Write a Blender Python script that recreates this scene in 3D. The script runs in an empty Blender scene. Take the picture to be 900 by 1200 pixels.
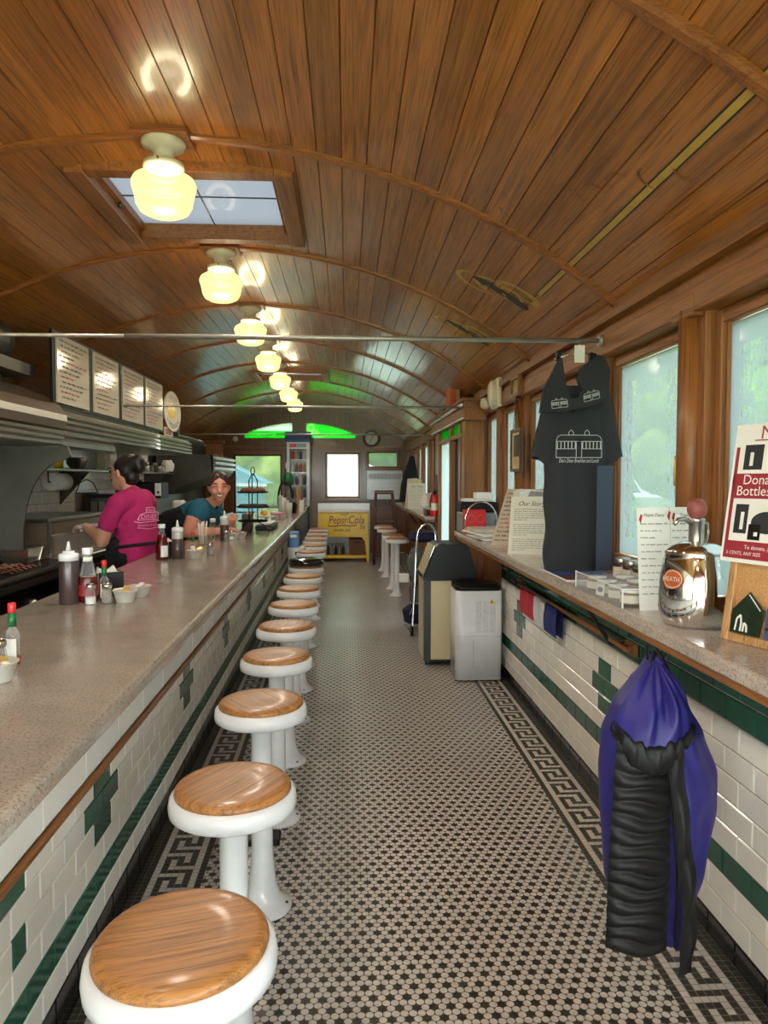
import bpy, math, random
from mathutils import Vector, Matrix, Euler
random.seed(7)
LAMP_W = 48
SKY_W = 8.5
SUN_W = 7.0
EXPO = 1.25
S = bpy.context.scene
COL = S.collection
PI = math.pi

# ------------------------------------------------------------------ materials
def newmat(name):
    m = bpy.data.materials.new(name); m.use_nodes = True
    nt = m.node_tree; nt.nodes.clear()
    return m, nt

def node(nt, typ, **kw):
    n = nt.nodes.new(typ)
    for k, v in kw.items(): setattr(n, k, v)
    return n

def lk(nt, a, b): nt.links.new(a, b)

def mth(nt, op, a, b=None, c=None):
    n = nt.nodes.new('ShaderNodeMath'); n.operation = op
    for i, v in enumerate((a, b, c)):
        if v is None: continue
        if isinstance(v, (int, float)): n.inputs[i].default_value = v
        else: nt.links.new(v, n.inputs[i])
    return n.outputs[0]

def rgb(c): return (c[0], c[1], c[2], 1)

def srgb(r, g, b):
    f = lambda v: (v/255/12.92) if v/255 <= .04045 else ((v/255+.055)/1.055)**2.4
    return (f(r), f(g), f(b))

def princ(nt, rough=.5, metal=0, coat=0, spec=.5):
    p = node(nt, 'ShaderNodeBsdfPrincipled'); o = node(nt, 'ShaderNodeOutputMaterial')
    p.inputs['Roughness'].default_value = rough
    p.inputs['Metallic'].default_value = metal
    p.inputs['Coat Weight'].default_value = coat
    p.inputs['Coat Roughness'].default_value = .12
    p.inputs['Specular IOR Level'].default_value = spec
    lk(nt, p.outputs[0], o.inputs[0])
    return p

def mixc(nt, fac, a, b):
    n = node(nt, 'ShaderNodeMix', data_type='RGBA')
    if isinstance(fac, (int, float)): n.inputs[0].default_value = fac
    else: lk(nt, fac, n.inputs[0])
    for i, v in ((6, a), (7, b)):
        if isinstance(v, tuple): n.inputs[i].default_value = rgb(v)
        else: lk(nt, v, n.inputs[i])
    return n.outputs[2]

def ramp(nt, fac, stops):
    n = node(nt, 'ShaderNodeValToRGB'); lk(nt, fac, n.inputs[0])
    el = n.color_ramp.elements
    while len(el) < len(stops): el.new(.5)
    for e, (p, c) in zip(el, stops): e.position = p; e.color = rgb(c)
    return n.outputs[0]

def objco(nt, scale=(1, 1, 1), rnd=False, coord='Object'):
    tc = node(nt, 'ShaderNodeTexCoord'); mp = node(nt, 'ShaderNodeMapping')
    mp.inputs['Scale'].default_value = scale
    if rnd:
        at = node(nt, 'ShaderNodeAttribute', attribute_name='rnd')
        add = node(nt, 'ShaderNodeVectorMath', operation='ADD')
        sc = node(nt, 'ShaderNodeVectorMath', operation='SCALE'); sc.inputs['Scale'].default_value = 7.0
        cx = node(nt, 'ShaderNodeCombineXYZ')
        for i in range(3): lk(nt, at.outputs['Fac'], cx.inputs[i])
        lk(nt, cx.outputs[0], sc.inputs[0])
        lk(nt, tc.outputs[coord], add.inputs[0]); lk(nt, sc.outputs[0], add.inputs[1])
        lk(nt, add.outputs[0], mp.inputs[0])
    else: lk(nt, tc.outputs[coord], mp.inputs[0])
    return mp.outputs[0]

def noise(nt, vec, scale=5, detail=4, rough=.55, dist=0):
    n = node(nt, 'ShaderNodeTexNoise')
    n.inputs['Scale'].default_value = scale; n.inputs['Detail'].default_value = detail
    n.inputs['Roughness'].default_value = rough; n.inputs['Distortion'].default_value = dist
    lk(nt, vec, n.inputs['Vector']); return n.outputs['Fac']

def bump(nt, p, h, strength=.2, dist=.002):
    b = node(nt, 'ShaderNodeBump'); b.inputs['Strength'].default_value = strength
    b.inputs['Distance'].default_value = dist
    lk(nt, h, b.inputs['Height']); lk(nt, b.outputs[0], p.inputs['Normal'])

def M(name, c, rough=.5, metal=0, coat=0, var=.12, vs=12, bmp=0, spec=.5):
    """plain material with a little procedural variation"""
    m, nt = newmat(name); p = princ(nt, rough, metal, coat, spec)
    v = objco(nt); n = noise(nt, v, vs, 4)
    d = tuple(x*(1-var) for x in c); l = tuple(min(1, x*(1+var)) for x in c)
    lk(nt, ramp(nt, n, [(.3, d), (.7, l)]), p.inputs['Base Color'])
    if bmp: bump(nt, p, noise(nt, v, vs*4, 3), bmp)
    return m

def wood(name, c, grain='y', rough=.4, coat=0., dark=.45, rnd=True, sc=1., coatr=.12):
    m, nt = newmat(name); p = princ(nt, rough, 0, coat); p.inputs['Coat Roughness'].default_value = coatr
    s = {'x': (1.2, 26, 26), 'y': (26, 1.2, 26), 'z': (26, 26, 1.2)}[grain]
    v = objco(nt, tuple(q*sc for q in s), rnd)
    n1 = noise(nt, v, 1.6, 5, .6, .6)
    s2 = {'x': (3, 170, 170), 'y': (170, 3, 170), 'z': (170, 170, 3)}[grain]
    v2 = objco(nt, tuple(q*sc for q in s2), rnd)
    n2 = noise(nt, v2, 1.3, 3, .6)
    dk = tuple(x*dark for x in c); lt = tuple(min(1, x*1.25) for x in c)
    col = ramp(nt, n1, [(.28, dk), (.5, c), (.72, lt)])
    pores = ramp(nt, n2, [(.36, (.45, .4, .36)), (.5, (1, 1, 1))])
    mul = node(nt, 'ShaderNodeMix', data_type='RGBA', blend_type='MULTIPLY'); mul.inputs[0].default_value = .75
    lk(nt, col, mul.inputs[6]); lk(nt, pores, mul.inputs[7])
    out = mul.outputs[2]
    if rnd:
        at = node(nt, 'ShaderNodeAttribute', attribute_name='rnd')
        vv = ramp(nt, at.outputs['Fac'], [(0, (.72, .7, .66)), (1, (1.0, 1.0, 1.0))])
        m2 = node(nt, 'ShaderNodeMix', data_type='RGBA', blend_type='MULTIPLY'); m2.inputs[0].default_value = 1
        lk(nt, out, m2.inputs[6]); lk(nt, vv, m2.inputs[7]); out = m2.outputs[2]
    lk(nt, out, p.inputs['Base Color'])
    bump(nt, p, n2, .12, .001)
    return m

def stone(name, c):
    m, nt = newmat(name); p = princ(nt, .2, 0, .25)
    v = objco(nt)
    n1 = noise(nt, v, 9, 4); n2 = noise(nt, v, 160, 2, .7)
    base = ramp(nt, n1, [(.3, tuple(x*.86 for x in c)), (.7, tuple(x*1.1 for x in c))])
    sp = ramp(nt, n2, [(.34, (.5, .46, .42)), (.46, (1, 1, 1)), (.62, (1, 1, 1)), (.72, (1.4, 1.4, 1.4))])
    mul = node(nt, 'ShaderNodeMix', data_type='RGBA', blend_type='MULTIPLY'); mul.inputs[0].default_value = 1
    lk(nt, base, mul.inputs[6]); lk(nt, sp, mul.inputs[7])
    lk(nt, mul.outputs[2], p.inputs['Base Color'])
    return m

def tile(name, c, rough=.14, var=.1):
    m, nt = newmat(name); p = princ(nt, rough, 0, 0)
    at = node(nt, 'ShaderNodeAttribute', attribute_name='rnd')
    v = objco(nt); n = noise(nt, v, 22, 3)
    f = mth(nt, 'ADD', mth(nt, 'MULTIPLY', at.outputs['Fac'], .6), mth(nt, 'MULTIPLY', n, .4))
    a = tuple(x*(1-var) for x in c); b = (c[0]*1.04, c[1]*1.02, c[2]*.97)
    lk(nt, ramp(nt, f, [(.2, b), (.85, a)]), p.inputs['Base Color'])
    bump(nt, p, noise(nt, v, 14, 2), .12, .004)
    return m

def penny_mat():
    m, nt = newmat('penny_tile'); p = princ(nt, .32)
    tc = node(nt, 'ShaderNodeTexCoord'); sx = node(nt, 'ShaderNodeSeparateXYZ'); lk(nt, tc.outputs['Object'], sx.inputs[0])
    s = .0236
    X = mth(nt, 'DIVIDE', sx.outputs[0], s); Y = mth(nt, 'DIVIDE', sx.outputs[1], s*1.7320508)
    def lat(X, Y, ox, k):
        a = mth(nt, 'SUBTRACT', mth(nt, 'FRACT', mth(nt, 'ADD', mth(nt, 'MULTIPLY', X, 1/k), ox+50)), .5)
        b = mth(nt, 'SUBTRACT', mth(nt, 'FRACT', mth(nt, 'ADD', mth(nt, 'MULTIPLY', Y, 1/k), ox+50)), .5)
        b = mth(nt, 'MULTIPLY', b, 1.7320508)
        return mth(nt, 'MULTIPLY', mth(nt, 'SQRT', mth(nt, 'ADD', mth(nt, 'MULTIPLY', a, a), mth(nt, 'MULTIPLY', b, b))), k)
    r = mth(nt, 'MINIMUM', lat(X, Y, 0, 1), lat(X, Y, .5, 1))
    d = mth(nt, 'MINIMUM', lat(X, Y, 0, 2), lat(X, Y, .5, 2))
    istile = mth(nt, 'LESS_THAN', r, .46); isdark = mth(nt, 'LESS_THAN', d, .47)
    v = objco(nt); nz = noise(nt, v, 45, 2)
    white = ramp(nt, nz, [(.3, srgb(200, 194, 188)), (.7, srgb(226, 220, 214))])
    dark = ramp(nt, nz, [(.3, srgb(44, 43, 38)), (.7, srgb(70, 68, 60))])
    c = mixc(nt, isdark, white, dark)
    c = mixc(nt, istile, srgb(84, 78, 70), c)
    # foot traffic wear
    w = ramp(nt, noise(nt, v, 1.1, 4), [(.3, (.88, .87, .85)), (.7, (1, 1, 1))])
    mul = node(nt, 'ShaderNodeMix', data_type='RGBA', blend_type='MULTIPLY'); mul.inputs[0].default_value = 1
    lk(nt, c, mul.inputs[6]); lk(nt, w, mul.inputs[7])
    lk(nt, mul.outputs[2], p.inputs['Base Color'])
    bump(nt, p, istile, .25, .001)
    return m

def emit_globe():
    m, nt = newmat('opal_glass'); o = node(nt, 'ShaderNodeOutputMaterial')
    e = node(nt, 'ShaderNodeEmission'); e.inputs[1].default_value = 1.0
    v = objco(nt); lk(nt, ramp(nt, noise(nt, v, 3, 2), [(.3, (.62, .53, .17)), (.75, (.62, .58, .24))]), e.inputs[0])
    t = node(nt, 'ShaderNodeBsdfTransparent'); t.inputs[0].default_value = (1, .97, .9, 1)
    mx = node(nt, 'ShaderNodeMixShader'); mx.inputs[0].default_value = .2
    g = node(nt, 'ShaderNodeBsdfGlossy'); g.inputs['Roughness'].default_value = .2; g.inputs[0].default_value = (.05, .05, .05, 1)
    ad = node(nt, 'ShaderNodeAddShader')
    lk(nt, e.outputs[0], ad.inputs[0]); lk(nt, g.outputs[0], ad.inputs[1])
    lk(nt, ad.outputs[0], mx.inputs[1]); lk(nt, t.outputs[0], mx.inputs[2]); lk(nt, mx.outputs[0], o.inputs[0])
    return m

def pane_mat(name, tint, clear=.35, etched=False, gloss=.05, frost=(.85, .95, .97)):
    m, nt = newmat(name); o = node(nt, 'ShaderNodeOutputMaterial')
    t = node(nt, 'ShaderNodeBsdfTransparent'); t.inputs[0].default_value = rgb(tint)
    l = node(nt, 'ShaderNodeBsdfTranslucent'); l.inputs[0].default_value = rgb(frost)
    mx = node(nt, 'ShaderNodeMixShader')
    if etched:
        tc = node(nt, 'ShaderNodeTexCoord'); sx = node(nt, 'ShaderNodeSeparateXYZ')
        lk(nt, tc.outputs['Generated'], sx.inputs[0])
        u, w = sx.outputs[1], sx.outputs[2]
        eu = mth(nt, 'ABSOLUTE', mth(nt, 'SUBTRACT', u, .5)); ew = mth(nt, 'ABSOLUTE', mth(nt, 'SUBTRACT', w, .5))
        # etched border columns at both sides and a garland across the top
        band = mth(nt, 'MULTIPLY', mth(nt, 'GREATER_THAN', eu, .24), mth(nt, 'LESS_THAN', eu, .41))
        band = mth(nt, 'MULTIPLY', band, mth(nt, 'LESS_THAN', ew, .41))
        top = mth(nt, 'MULTIPLY', mth(nt, 'GREATER_THAN', w, .76), mth(nt, 'LESS_THAN', w, .9))
        top = mth(nt, 'MULTIPLY', top, mth(nt, 'LESS_THAN', eu, .41))
        inner = mth(nt, 'MULTIPLY', mth(nt, 'LESS_THAN', eu, .25), mth(nt, 'LESS_THAN', ew, .32))
        v = objco(nt, (1, 1, .35)); n = noise(nt, v, 75, 4, .65, .4)
        v2 = objco(nt); n2 = noise(nt, v2, 80, 3, .6, .8)
        fl = mth(nt, 'MULTIPLY', mth(nt, 'GREATER_THAN', n, .53), band)
        ft = mth(nt, 'MULTIPLY', mth(nt, 'GREATER_THAN', n2, .56), top)
        fi = mth(nt, 'MULTIPLY', inner, mth(nt, 'MULTIPLY', n2, .75))
        f = mth(nt, 'MAXIMUM', mth(nt, 'MAXIMUM', mth(nt, 'MULTIPLY', fl, .8), mth(nt, 'MULTIPLY', ft, .55)), fi)
        f = mth(nt, 'SUBTRACT', 1-clear, mth(nt, 'MULTIPLY', f, .68))
        lk(nt, f, mx.inputs[0])
    else: mx.inputs[0].default_value = 1-clear
    g = node(nt, 'ShaderNodeBsdfGlossy'); g.inputs['Roughness'].default_value = .05
    m2 = node(nt, 'ShaderNodeMixShader'); m2.inputs[0].default_value = gloss
    lk(nt, t.outputs[0], mx.inputs[1]); lk(nt, l.outputs[0], mx.inputs[2])
    lk(nt, mx.outputs[0], m2.inputs[1]); lk(nt, g.outputs[0], m2.inputs[2]); lk(nt, m2.outputs[0], o.inputs[0])
    return m

def clearish(name, tint, a=.7, rough=.08, c=(.9, .9, .9)):
    """thin clear plastic or glass: part transparent, part glossy body"""
    m, nt = newmat(name); o = node(nt, 'ShaderNodeOutputMaterial')
    t = node(nt, 'ShaderNodeBsdfTransparent'); t.inputs[0].default_value = rgb(tint)
    p = node(nt, 'ShaderNodeBsdfPrincipled'); p.inputs['Roughness'].default_value = rough
    p.inputs['Base Color'].default_value = rgb(c)
    fr = node(nt, 'ShaderNodeFresnel'); fr.inputs[0].default_value = 1.45
    f = mth(nt, 'MAXIMUM', mth(nt, 'MULTIPLY', mth(nt, 'MINIMUM', fr.outputs[0], .5), .6), 1-a)
    mx = node(nt, 'ShaderNodeMixShader'); lk(nt, f, mx.inputs[0])
    lk(nt, t.outputs[0], mx.inputs[1]); lk(nt, p.outputs[0], mx.inputs[2]); lk(nt, mx.outputs[0], o.inputs[0])
    return m

OAK = srgb(176, 108, 46)
m_ceil = wood('varnished_oak_boards', srgb(190, 118, 46), 'y', .38, .85, .5, True, 1, .11)
m_oakz = wood('oak_upright', srgb(150, 94, 44), 'z', .45, .12, .5, False)
m_oaky = wood('oak_rail', srgb(154, 96, 44), 'y', .45, .12, .5, False)
m_oakx = wood('oak_cross', srgb(158, 94, 42), 'x', .35, .4, .5, False)
m_endw = wood('dark_oak_panel', srgb(126, 78, 38), 'z', .35, .4, .5, False)
m_seat = wood('oak_seat', srgb(178, 122, 66), 'x', .45, .12, .42, True, 1.5)
m_board = wood('plain_pine', srgb(186, 142, 92), 'z', .5, 0, .75, False)
m_dkwood = wood('dark_brown_wood', srgb(88, 46, 28), 'z', .4, .2, .6, False)
m_stone = stone('speckled_stone', srgb(163, 151, 139))
m_stoner = stone('speckled_stone_shelf', srgb(186, 172, 160))  # lighter copy of the counter stone, light on the shelf put into its colour
m_white_t = tile('white_glazed_tile', srgb(242, 237, 228), .12, .08)
m_green_t = tile('green_glazed_tile', srgb(26, 92, 74), .1, .25)
m_black_t = tile('black_glazed_tile', srgb(24, 25, 27), .12, .3)
m_grout = M('grout', srgb(150, 142, 130), .9)
m_penny = penny_mat()
m_fl_w = tile('white_floor_tile', srgb(216, 210, 204), .35)
m_fl_d = tile('dark_floor_tile', srgb(58, 58, 50), .35, .3)
m_kfloor = M('quarry_tile', srgb(80, 44, 36), .5)
m_wpaint = M('white_enamel', srgb(226, 228, 230), .22, 0, .3, .04)
m_creamen = M('cream_enamel', srgb(226, 216, 190), .3, 0, .2, .05)
m_steel = M('brushed_steel', srgb(190, 186, 176), .28, 1, 0, .1, 5)
m_dsteel = M('greasy_steel', srgb(92, 88, 80), .42, .9, 0, .2, 4)
m_chrome = M('chrome', srgb(225, 225, 225), .06, 1, 0, .02)
m_black = M('black_plastic', srgb(11, 11, 12), .42, 0, 0, .12, 12, 0, .3)
m_blackm = M('black_iron', srgb(26, 25, 24), .5, .5)
m_rod = M('dull_rod_steel', srgb(168, 162, 154), .35, .55)
m_globe = emit_globe()
m_paper = M('white_paper', srgb(232, 230, 222), .8, 0, 0, .03)
m_cream = M('cream_paper', srgb(224, 216, 196), .8, 0, 0, .03)
m_kraft = M('kraft_card', srgb(196, 176, 150), .85, 0, 0, .05)
m_ink = M('black_ink', srgb(34, 32, 34), .8)
m_redink = M('red_ink', srgb(176, 36, 44), .8)
m_redpaper = M('crimson_print', srgb(150, 32, 48), .7)
m_gold = M('gold_paint', srgb(196, 158, 70), .5, 0, .3)
m_dkgreen = M('dark_green_paint', srgb(34, 48, 34), .5, 0, .3)
m_charcoal = M('charcoal_cloth', srgb(44, 44, 48), .95, 0, 0, .14, 300)
m_charcoal_lit = M('window_lit_charcoal', srgb(66, 74, 90), .95, 0, 0, .12, 300)  # charcoal cloth with bluish window light mixed into its colour
m_print = M('pale_print', srgb(196, 196, 194), .9)
m_blue = M('ultramarine_nylon', srgb(44, 38, 122), .48, 0, 0, .15, 9, .5)
m_bnylon = M('black_nylon', srgb(15, 15, 18), .55, 0, 0, .15, 30, .2)
m_pink = M('magenta_cotton', srgb(176, 30, 96), .9, 0, 0, .1, 14)
m_teal = M('teal_cotton', srgb(28, 92, 112), .9, 0, 0, .1, 14)
m_bcloth = M('black_cotton', srgb(20, 21, 25), .95)
m_skin = M('skin', srgb(206, 150, 122), .5, 0, 0, .06, 8)
m_skin2 = M('rosy_skin', srgb(214, 148, 122), .5, 0, 0, .08, 8)
m_hair = M('dark_hair', srgb(26, 18, 16), .5, 0, 0, .3, 40)
m_hair2 = M('brown_hair', srgb(62, 30, 22), .5, 0, 0, .3, 40)
m_glove = clearish('clear_glove', (.95, .95, .95), .55, .3)
m_yellow = M('yellow_enamel', srgb(238, 200, 24), .35, 0, .2, .05)
m_redsc = M('dark_red_script', srgb(130, 24, 34), .5)
m_clear = clearish('clear_plastic', (.98, .99, .99), .97)
m_glass = clearish('clear_glass', (.93, .95, .94), .9)
m_cup = clearish('frosted_tub', (.9, .9, .88), .3, .35, srgb(226, 224, 214))
m_ketchup = M('ketchup', srgb(92, 10, 10), .25, 0, .15)
m_syrup = M('brown_sauce', srgb(72, 56, 54), .3, 0, .3, .06)
m_hot = M('red_sauce', srgb(150, 30, 14), .25, 0, .3)
m_red = M('red_plastic', srgb(206, 34, 32), .35, 0, .2, .05)
m_greenp = M('green_foil', srgb(24, 104, 58), .35)
m_salt = M('salt', srgb(238, 238, 236), .8)
m_pepper = M('pepper', srgb(150, 140, 126), .9, 0, 0, .3, 400)
m_pinkp = M('pink_packet', srgb(238, 140, 176), .7)
m_goldp = M('gold_foil', srgb(206, 176, 96), .35, .4)
m_jam = M('dark_jam', srgb(54, 16, 18), .3, 0, .4)
m_bluep = M('blue_plastic', srgb(36, 78, 150), .4)
m_navy = M('navy_cloth', srgb(30, 34, 66), .9)
m_olive = M('grey_green_canvas', srgb(94, 100, 90), .9, 0, 0, .2, 30)
m_cork = M('cork', srgb(190, 142, 92), .95, 0, 0, .25, 220)
m_bake = M('baked_crust', srgb(120, 76, 44), .8, 0, 0, .4, 60, .5)
m_tan = M('tan_enamel', srgb(206, 190, 148), .4, 0, .1, .03)
m_leaf = M('tree_leaves', srgb(120, 168, 56), .7, 0, 0, .45, 2.2)
m_leaf2 = M('pale_tree_leaves', srgb(176, 200, 84), .7, 0, 0, .35, 2.2)
m_conif = M('conifer_needles', srgb(96, 150, 48), .7, 0, 0, .4, 3)
m_bark = M('bark', srgb(84, 66, 50), .9)
m_grass = M('mown_grass', srgb(128, 150, 92), .9, 0, 0, .25, 1.5)
m_road = M('pale_road', srgb(176, 174, 170), .9)
m_etch = pane_mat('etched_glass', (.33, .35, .345), .24, True, .04, (.215, .24, .252))
m_clearpane = pane_mat('window_glass', (.97, .99, .98), .96, False, .03)
m_tinted = pane_mat('tinted_glass', (.27, .28, .27), .96, False, .03)
m_bright = pane_mat('obscure_glass', (.4, .42, .43), .4, False, .04, (.3, .34, .36))
m_rain = pane_mat('pebbled_glass', (.42, .45, .44), .35, False, .04, (.42, .45, .46))
m_greeng = pane_mat('green_glass', (.015, .36, .05), .6, False, .04, (.01, .28, .03))
m_skyl = pane_mat('dusty_wired_glass', (.14, .145, .15), .3, False, .02, (.15, .155, .16))

# ------------------------------------------------------------------ mesh builder
class MB:
    def __init__(s): s.v = []; s.f = []; s.m = []; s.r = []; s.sm = []
    def add(s, vs, fs, mi=0, smooth=False, T=None, rnd=None):
        b = len(s.v)
        for p in vs:
            p = Vector(p)
            if T is not None: p = T @ p
            s.v.append(p)
        for f in fs:
            s.f.append([i+b for i in f]); s.m.append(mi); s.sm.append(smooth)
            s.r.append(random.random() if rnd is None else rnd)
        return s
    def box(s, x0, x1, y0, y1, z0, z1, mi=0, T=None, bev=0, rnd=None):
        if x0 > x1: x0, x1 = x1, x0
        if y0 > y1: y0, y1 = y1, y0
        if z0 > z1: z0, z1 = z1, z0
        if rnd is None: rnd = random.random()
        if bev <= 0:
            vs = [(x0,y0,z0),(x1,y0,z0),(x1,y1,z0),(x0,y1,z0),(x0,y0,z1),(x1,y0,z1),(x1,y1,z1),(x0,y1,z1)]
            fs = [(0,3,2,1),(4,5,6,7),(0,1,5,4),(1,2,6,5),(2,3,7,6),(3,0,4,7)]
            return s.add(vs, fs, mi, False, T, rnd)
        b = min(bev, (x1-x0)*.49, (y1-y0)*.49, (z1-z0)*.49)
        vs = []; idx = {}
        for ix in (0, 1):
            for iy in (0, 1):
                for iz in (0, 1):
                    X = (x0, x1)[ix]; Y = (y0, y1)[iy]; Z = (z0, z1)[iz]
                    sx, sy, sz = (b, -b)[ix], (b, -b)[iy], (b, -b)[iz]
                    for ax, p in enumerate(((X, Y+sy, Z+sz), (X+sx, Y, Z+sz), (X+sx, Y+sy, Z))):
                        idx[(ix, iy, iz, ax)] = len(vs); vs.append(p)
        g = lambda a, b_, c, ax: idx[(a, b_, c, ax)]
        fs = []
        for k in (0, 1):
            q = [g(k,0,0,0), g(k,1,0,0), g(k,1,1,0), g(k,0,1,0)]; fs.append(q if k else q[::-1])
            q = [g(0,k,0,1), g(1,k,0,1), g(1,k,1,1), g(0,k,1,1)]; fs.append(q[::-1] if k else q)
            q = [g(0,0,k,2), g(1,0,k,2), g(1,1,k,2), g(0,1,k,2)]; fs.append(q if k else q[::-1])
        for a in (0, 1):
            for c in (0, 1):
                q = [g(a,c,0,0), g(a,c,1,0), g(a,c,1,1), g(a,c,0,1)]; fs.append(q if (a == c) else q[::-1])
                q = [g(0,a,c,1), g(1,a,c,1), g(1,a,c,2), g(0,a,c,2)]; fs.append(q if a != c else q[::-1])
                q = [g(a,0,c,0), g(a,1,c,0), g(a,1,c,2), g(a,0,c,2)]; fs.append(q if a == c else q[::-1])
                for e in (0, 1):
                    q = [g(a,c,e,0), g(a,c,e,1), g(a,c,e,2)]; fs.append(q if (a+c+e) % 2 == 1 else q[::-1])
        return s.add(vs, fs, mi, False, T, rnd)
    def lathe(s, prof, c=(0, 0, 0), n=24, mi=0, smooth=True, T=None, cap=True, rnd=None):
        vs = []; fs = []; k = len(prof)
        if rnd is None: rnd = random.random()
        for i in range(n):
            a = 2*PI*i/n
            for r, z in prof: vs.append((c[0]+r*math.cos(a), c[1]+r*math.sin(a), c[2]+z))
        for i in range(n):
            j = (i+1) % n
            for q in range(k-1): fs.append((i*k+q, j*k+q, j*k+q+1, i*k+q+1))
        s.add(vs, fs, mi, smooth, T, rnd)
        if cap:
            b = len(s.v)-n*k
            if prof[0][0] > 1e-5:
                s.f.append([b+i*k for i in range(n)][::-1]); s.m.append(mi); s.sm.append(False); s.r.append(rnd)
            if prof[-1][0] > 1e-5:
                s.f.append([b+i*k+k-1 for i in range(n)]); s.m.append(mi); s.sm.append(False); s.r.append(rnd)
        return s
    def tube(s, pts, r, n=8, mi=0, T=None, closed=False, rnd=None):
        pts = [Vector(p) for p in pts]; N = len(pts); vs = []; fs = []
        rr = r if isinstance(r, (list, tuple)) else [r]*N
        up = None
        for i, p in enumerate(pts):
            if closed: d = pts[(i+1) % N]-pts[i-1]
            else: d = pts[min(i+1, N-1)]-pts[max(i-1, 0)]
            d.normalize()
            if up is None:
                up = Vector((0, 0, 1)) if abs(d.z) < .9 else Vector((1, 0, 0))
            a = d.cross(up)
            if a.length < 1e-4: a = d.cross(Vector((.3, 1, .2)))
            a.normalize(); b = a.cross(d).normalized(); up = b
            for k in range(n):
                t = 2*PI*k/n; vs.append(p+a*(rr[i]*math.cos(t))+b*(rr[i]*math.sin(t)))
        for i in range(N if closed else N-1):
            j = (i+1) % N
            for k in range(n): fs.append((i*n+k, i*n+(k+1) % n, j*n+(k+1) % n, j*n+k))
        s.add(vs, fs, mi, True, T, rnd)
        if not closed:
            b = len(s.v)-N*n
            for q in ([b+k for k in range(n)][::-1], [b+(N-1)*n+k for k in range(n)]):
                s.f.append(q); s.m.append(mi); s.sm.append(False); s.r.append(.5)
        return s
    def prism(s, poly, axis, a, b, mi=0, T=None, smooth=False, rnd=None):
        """poly in the other two axes (in x,y,z order), extruded along axis a..b"""
        def P3(u, w, t): return {'x': (t, u, w), 'y': (u, t, w), 'z': (u, w, t)}[axis]
        n = len(poly)
        vs = [P3(u, w, a) for u, w in poly]+[P3(u, w, b) for u, w in poly]
        fs = [tuple(range(n)), tuple(range(2*n-1, n-1, -1))]
        fs += [((i+1) % n, i, n+i, n+(i+1) % n) for i in range(n)]
        if rnd is None: rnd = random.random()
        s.add(vs, fs[:2], mi, False, T, rnd)
        b_ = len(s.v)-2*n
        for f in fs[2:]:
            s.f.append([i+b_ for i in f]); s.m.append(mi); s.sm.append(smooth); s.r.append(rnd)
        return s
    def sheet(s, poly_open, axis, a, b, th, mi=0, rnd=None, T=None, smooth=False):
        """open profile line given thickness th along its normal, extruded"""
        pts = [Vector((p[0], p[1])) for p in poly_open]; n = len(pts); off = []
        for i in range(n):
            d = pts[min(i+1, n-1)]-pts[max(i-1, 0)]; d.normalize(); off.append(pts[i]+Vector((-d.y, d.x))*th)
        for i in range(n-1):
            s.prism([tuple(pts[i]), tuple(pts[i+1]), tuple(off[i+1]), tuple(off[i])], axis, a, b, mi, T, smooth, rnd)
        return s
    def ball(s, c, r, mi=0, n=12, T=None, sc=(1, 1, 1), rnd=None):
        prof = [(math.sin(PI*i/n)*r, -math.cos(PI*i/n)*r) for i in range(n+1)]
        TT = Matrix.Translation(c) @ Matrix.Diagonal((*sc, 1))
        if T is not None: TT = T @ TT
        return s.lathe([(max(q, 0), z) for q, z in prof], (0, 0, 0), max(8, n+4), mi, True, TT, False, rnd)
    def grid(s, fn, nu, nv, mi=0, smooth=True, T=None, rnd=None, closeu=False):
        vs = [fn(i/(nu-1 if not closeu else nu), j/(nv-1)) for i in range(nu) for j in range(nv)]
        fs = []
        for i in range(nu if closeu else nu-1):
            k = (i+1) % nu
            for j in range(nv-1): fs.append((i*nv+j, k*nv+j, k*nv+j+1, i*nv+j+1))
        return s.add(vs, fs, mi, smooth, T, rnd)
    def text(s, txt, size, T, mi=0, shear=0, ext=.0006, align='CENTER', sx=1.):
        vs, ps = text_geo(txt, shear, align)
        for k in (0,):
            s.add([(x*size*sx, y*size, ext) for x, y, z in vs], ps, mi, False, T, .5)
        return s
    def build(s, name, mats, parent=None, org=None, loc=None):
        me = bpy.data.meshes.new(name)
        if org is None and parent is not None:
            q = parent if parent.get('_w') else parent.parent
            if q is not None and q.get('_w'): org = Vector(q['_w'])
        o_ = Vector(org) if org is not None else Vector((0, 0, 0))
        me.from_pydata([tuple(v-o_) for v in s.v], [], s.f)
        if not isinstance(mats, (list, tuple)): mats = [mats]
        for m in mats: me.materials.append(m)
        me.polygons.foreach_set('material_index', s.m)
        me.polygons.foreach_set('use_smooth', s.sm)
        at = me.attributes.new('rnd', 'FLOAT', 'FACE'); at.data.foreach_set('value', s.r)
        me.update()
        o = bpy.data.objects.new(name, me); COL.objects.link(o)
        if parent is not None: o.parent = parent
        elif org is not None: o.location = o_
        if loc is not None: o.location = loc
        return o

_tc = {}
def text_geo(txt, shear=0, align='CENTER'):
    key = (txt, shear, align)
    if key in _tc: return _tc[key]
    cu = bpy.data.curves.new('t', 'FONT'); cu.body = txt; cu.size = 1; cu.shear = shear; cu.align_x = align
    cu.resolution_u = 3
    o = bpy.data.objects.new('t', cu); COL.objects.link(o)
    dg = bpy.context.evaluated_depsgraph_get(); dg.update()
    me = bpy.data.meshes.new_from_object(o.evaluated_get(dg))
    r = ([tuple(v.co) for v in me.vertices], [tuple(p.vertices) for p in me.polygons])
    bpy.data.objects.remove(o); bpy.data.curves.remove(cu); bpy.data.meshes.remove(me)
    _tc[key] = r; return r

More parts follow.
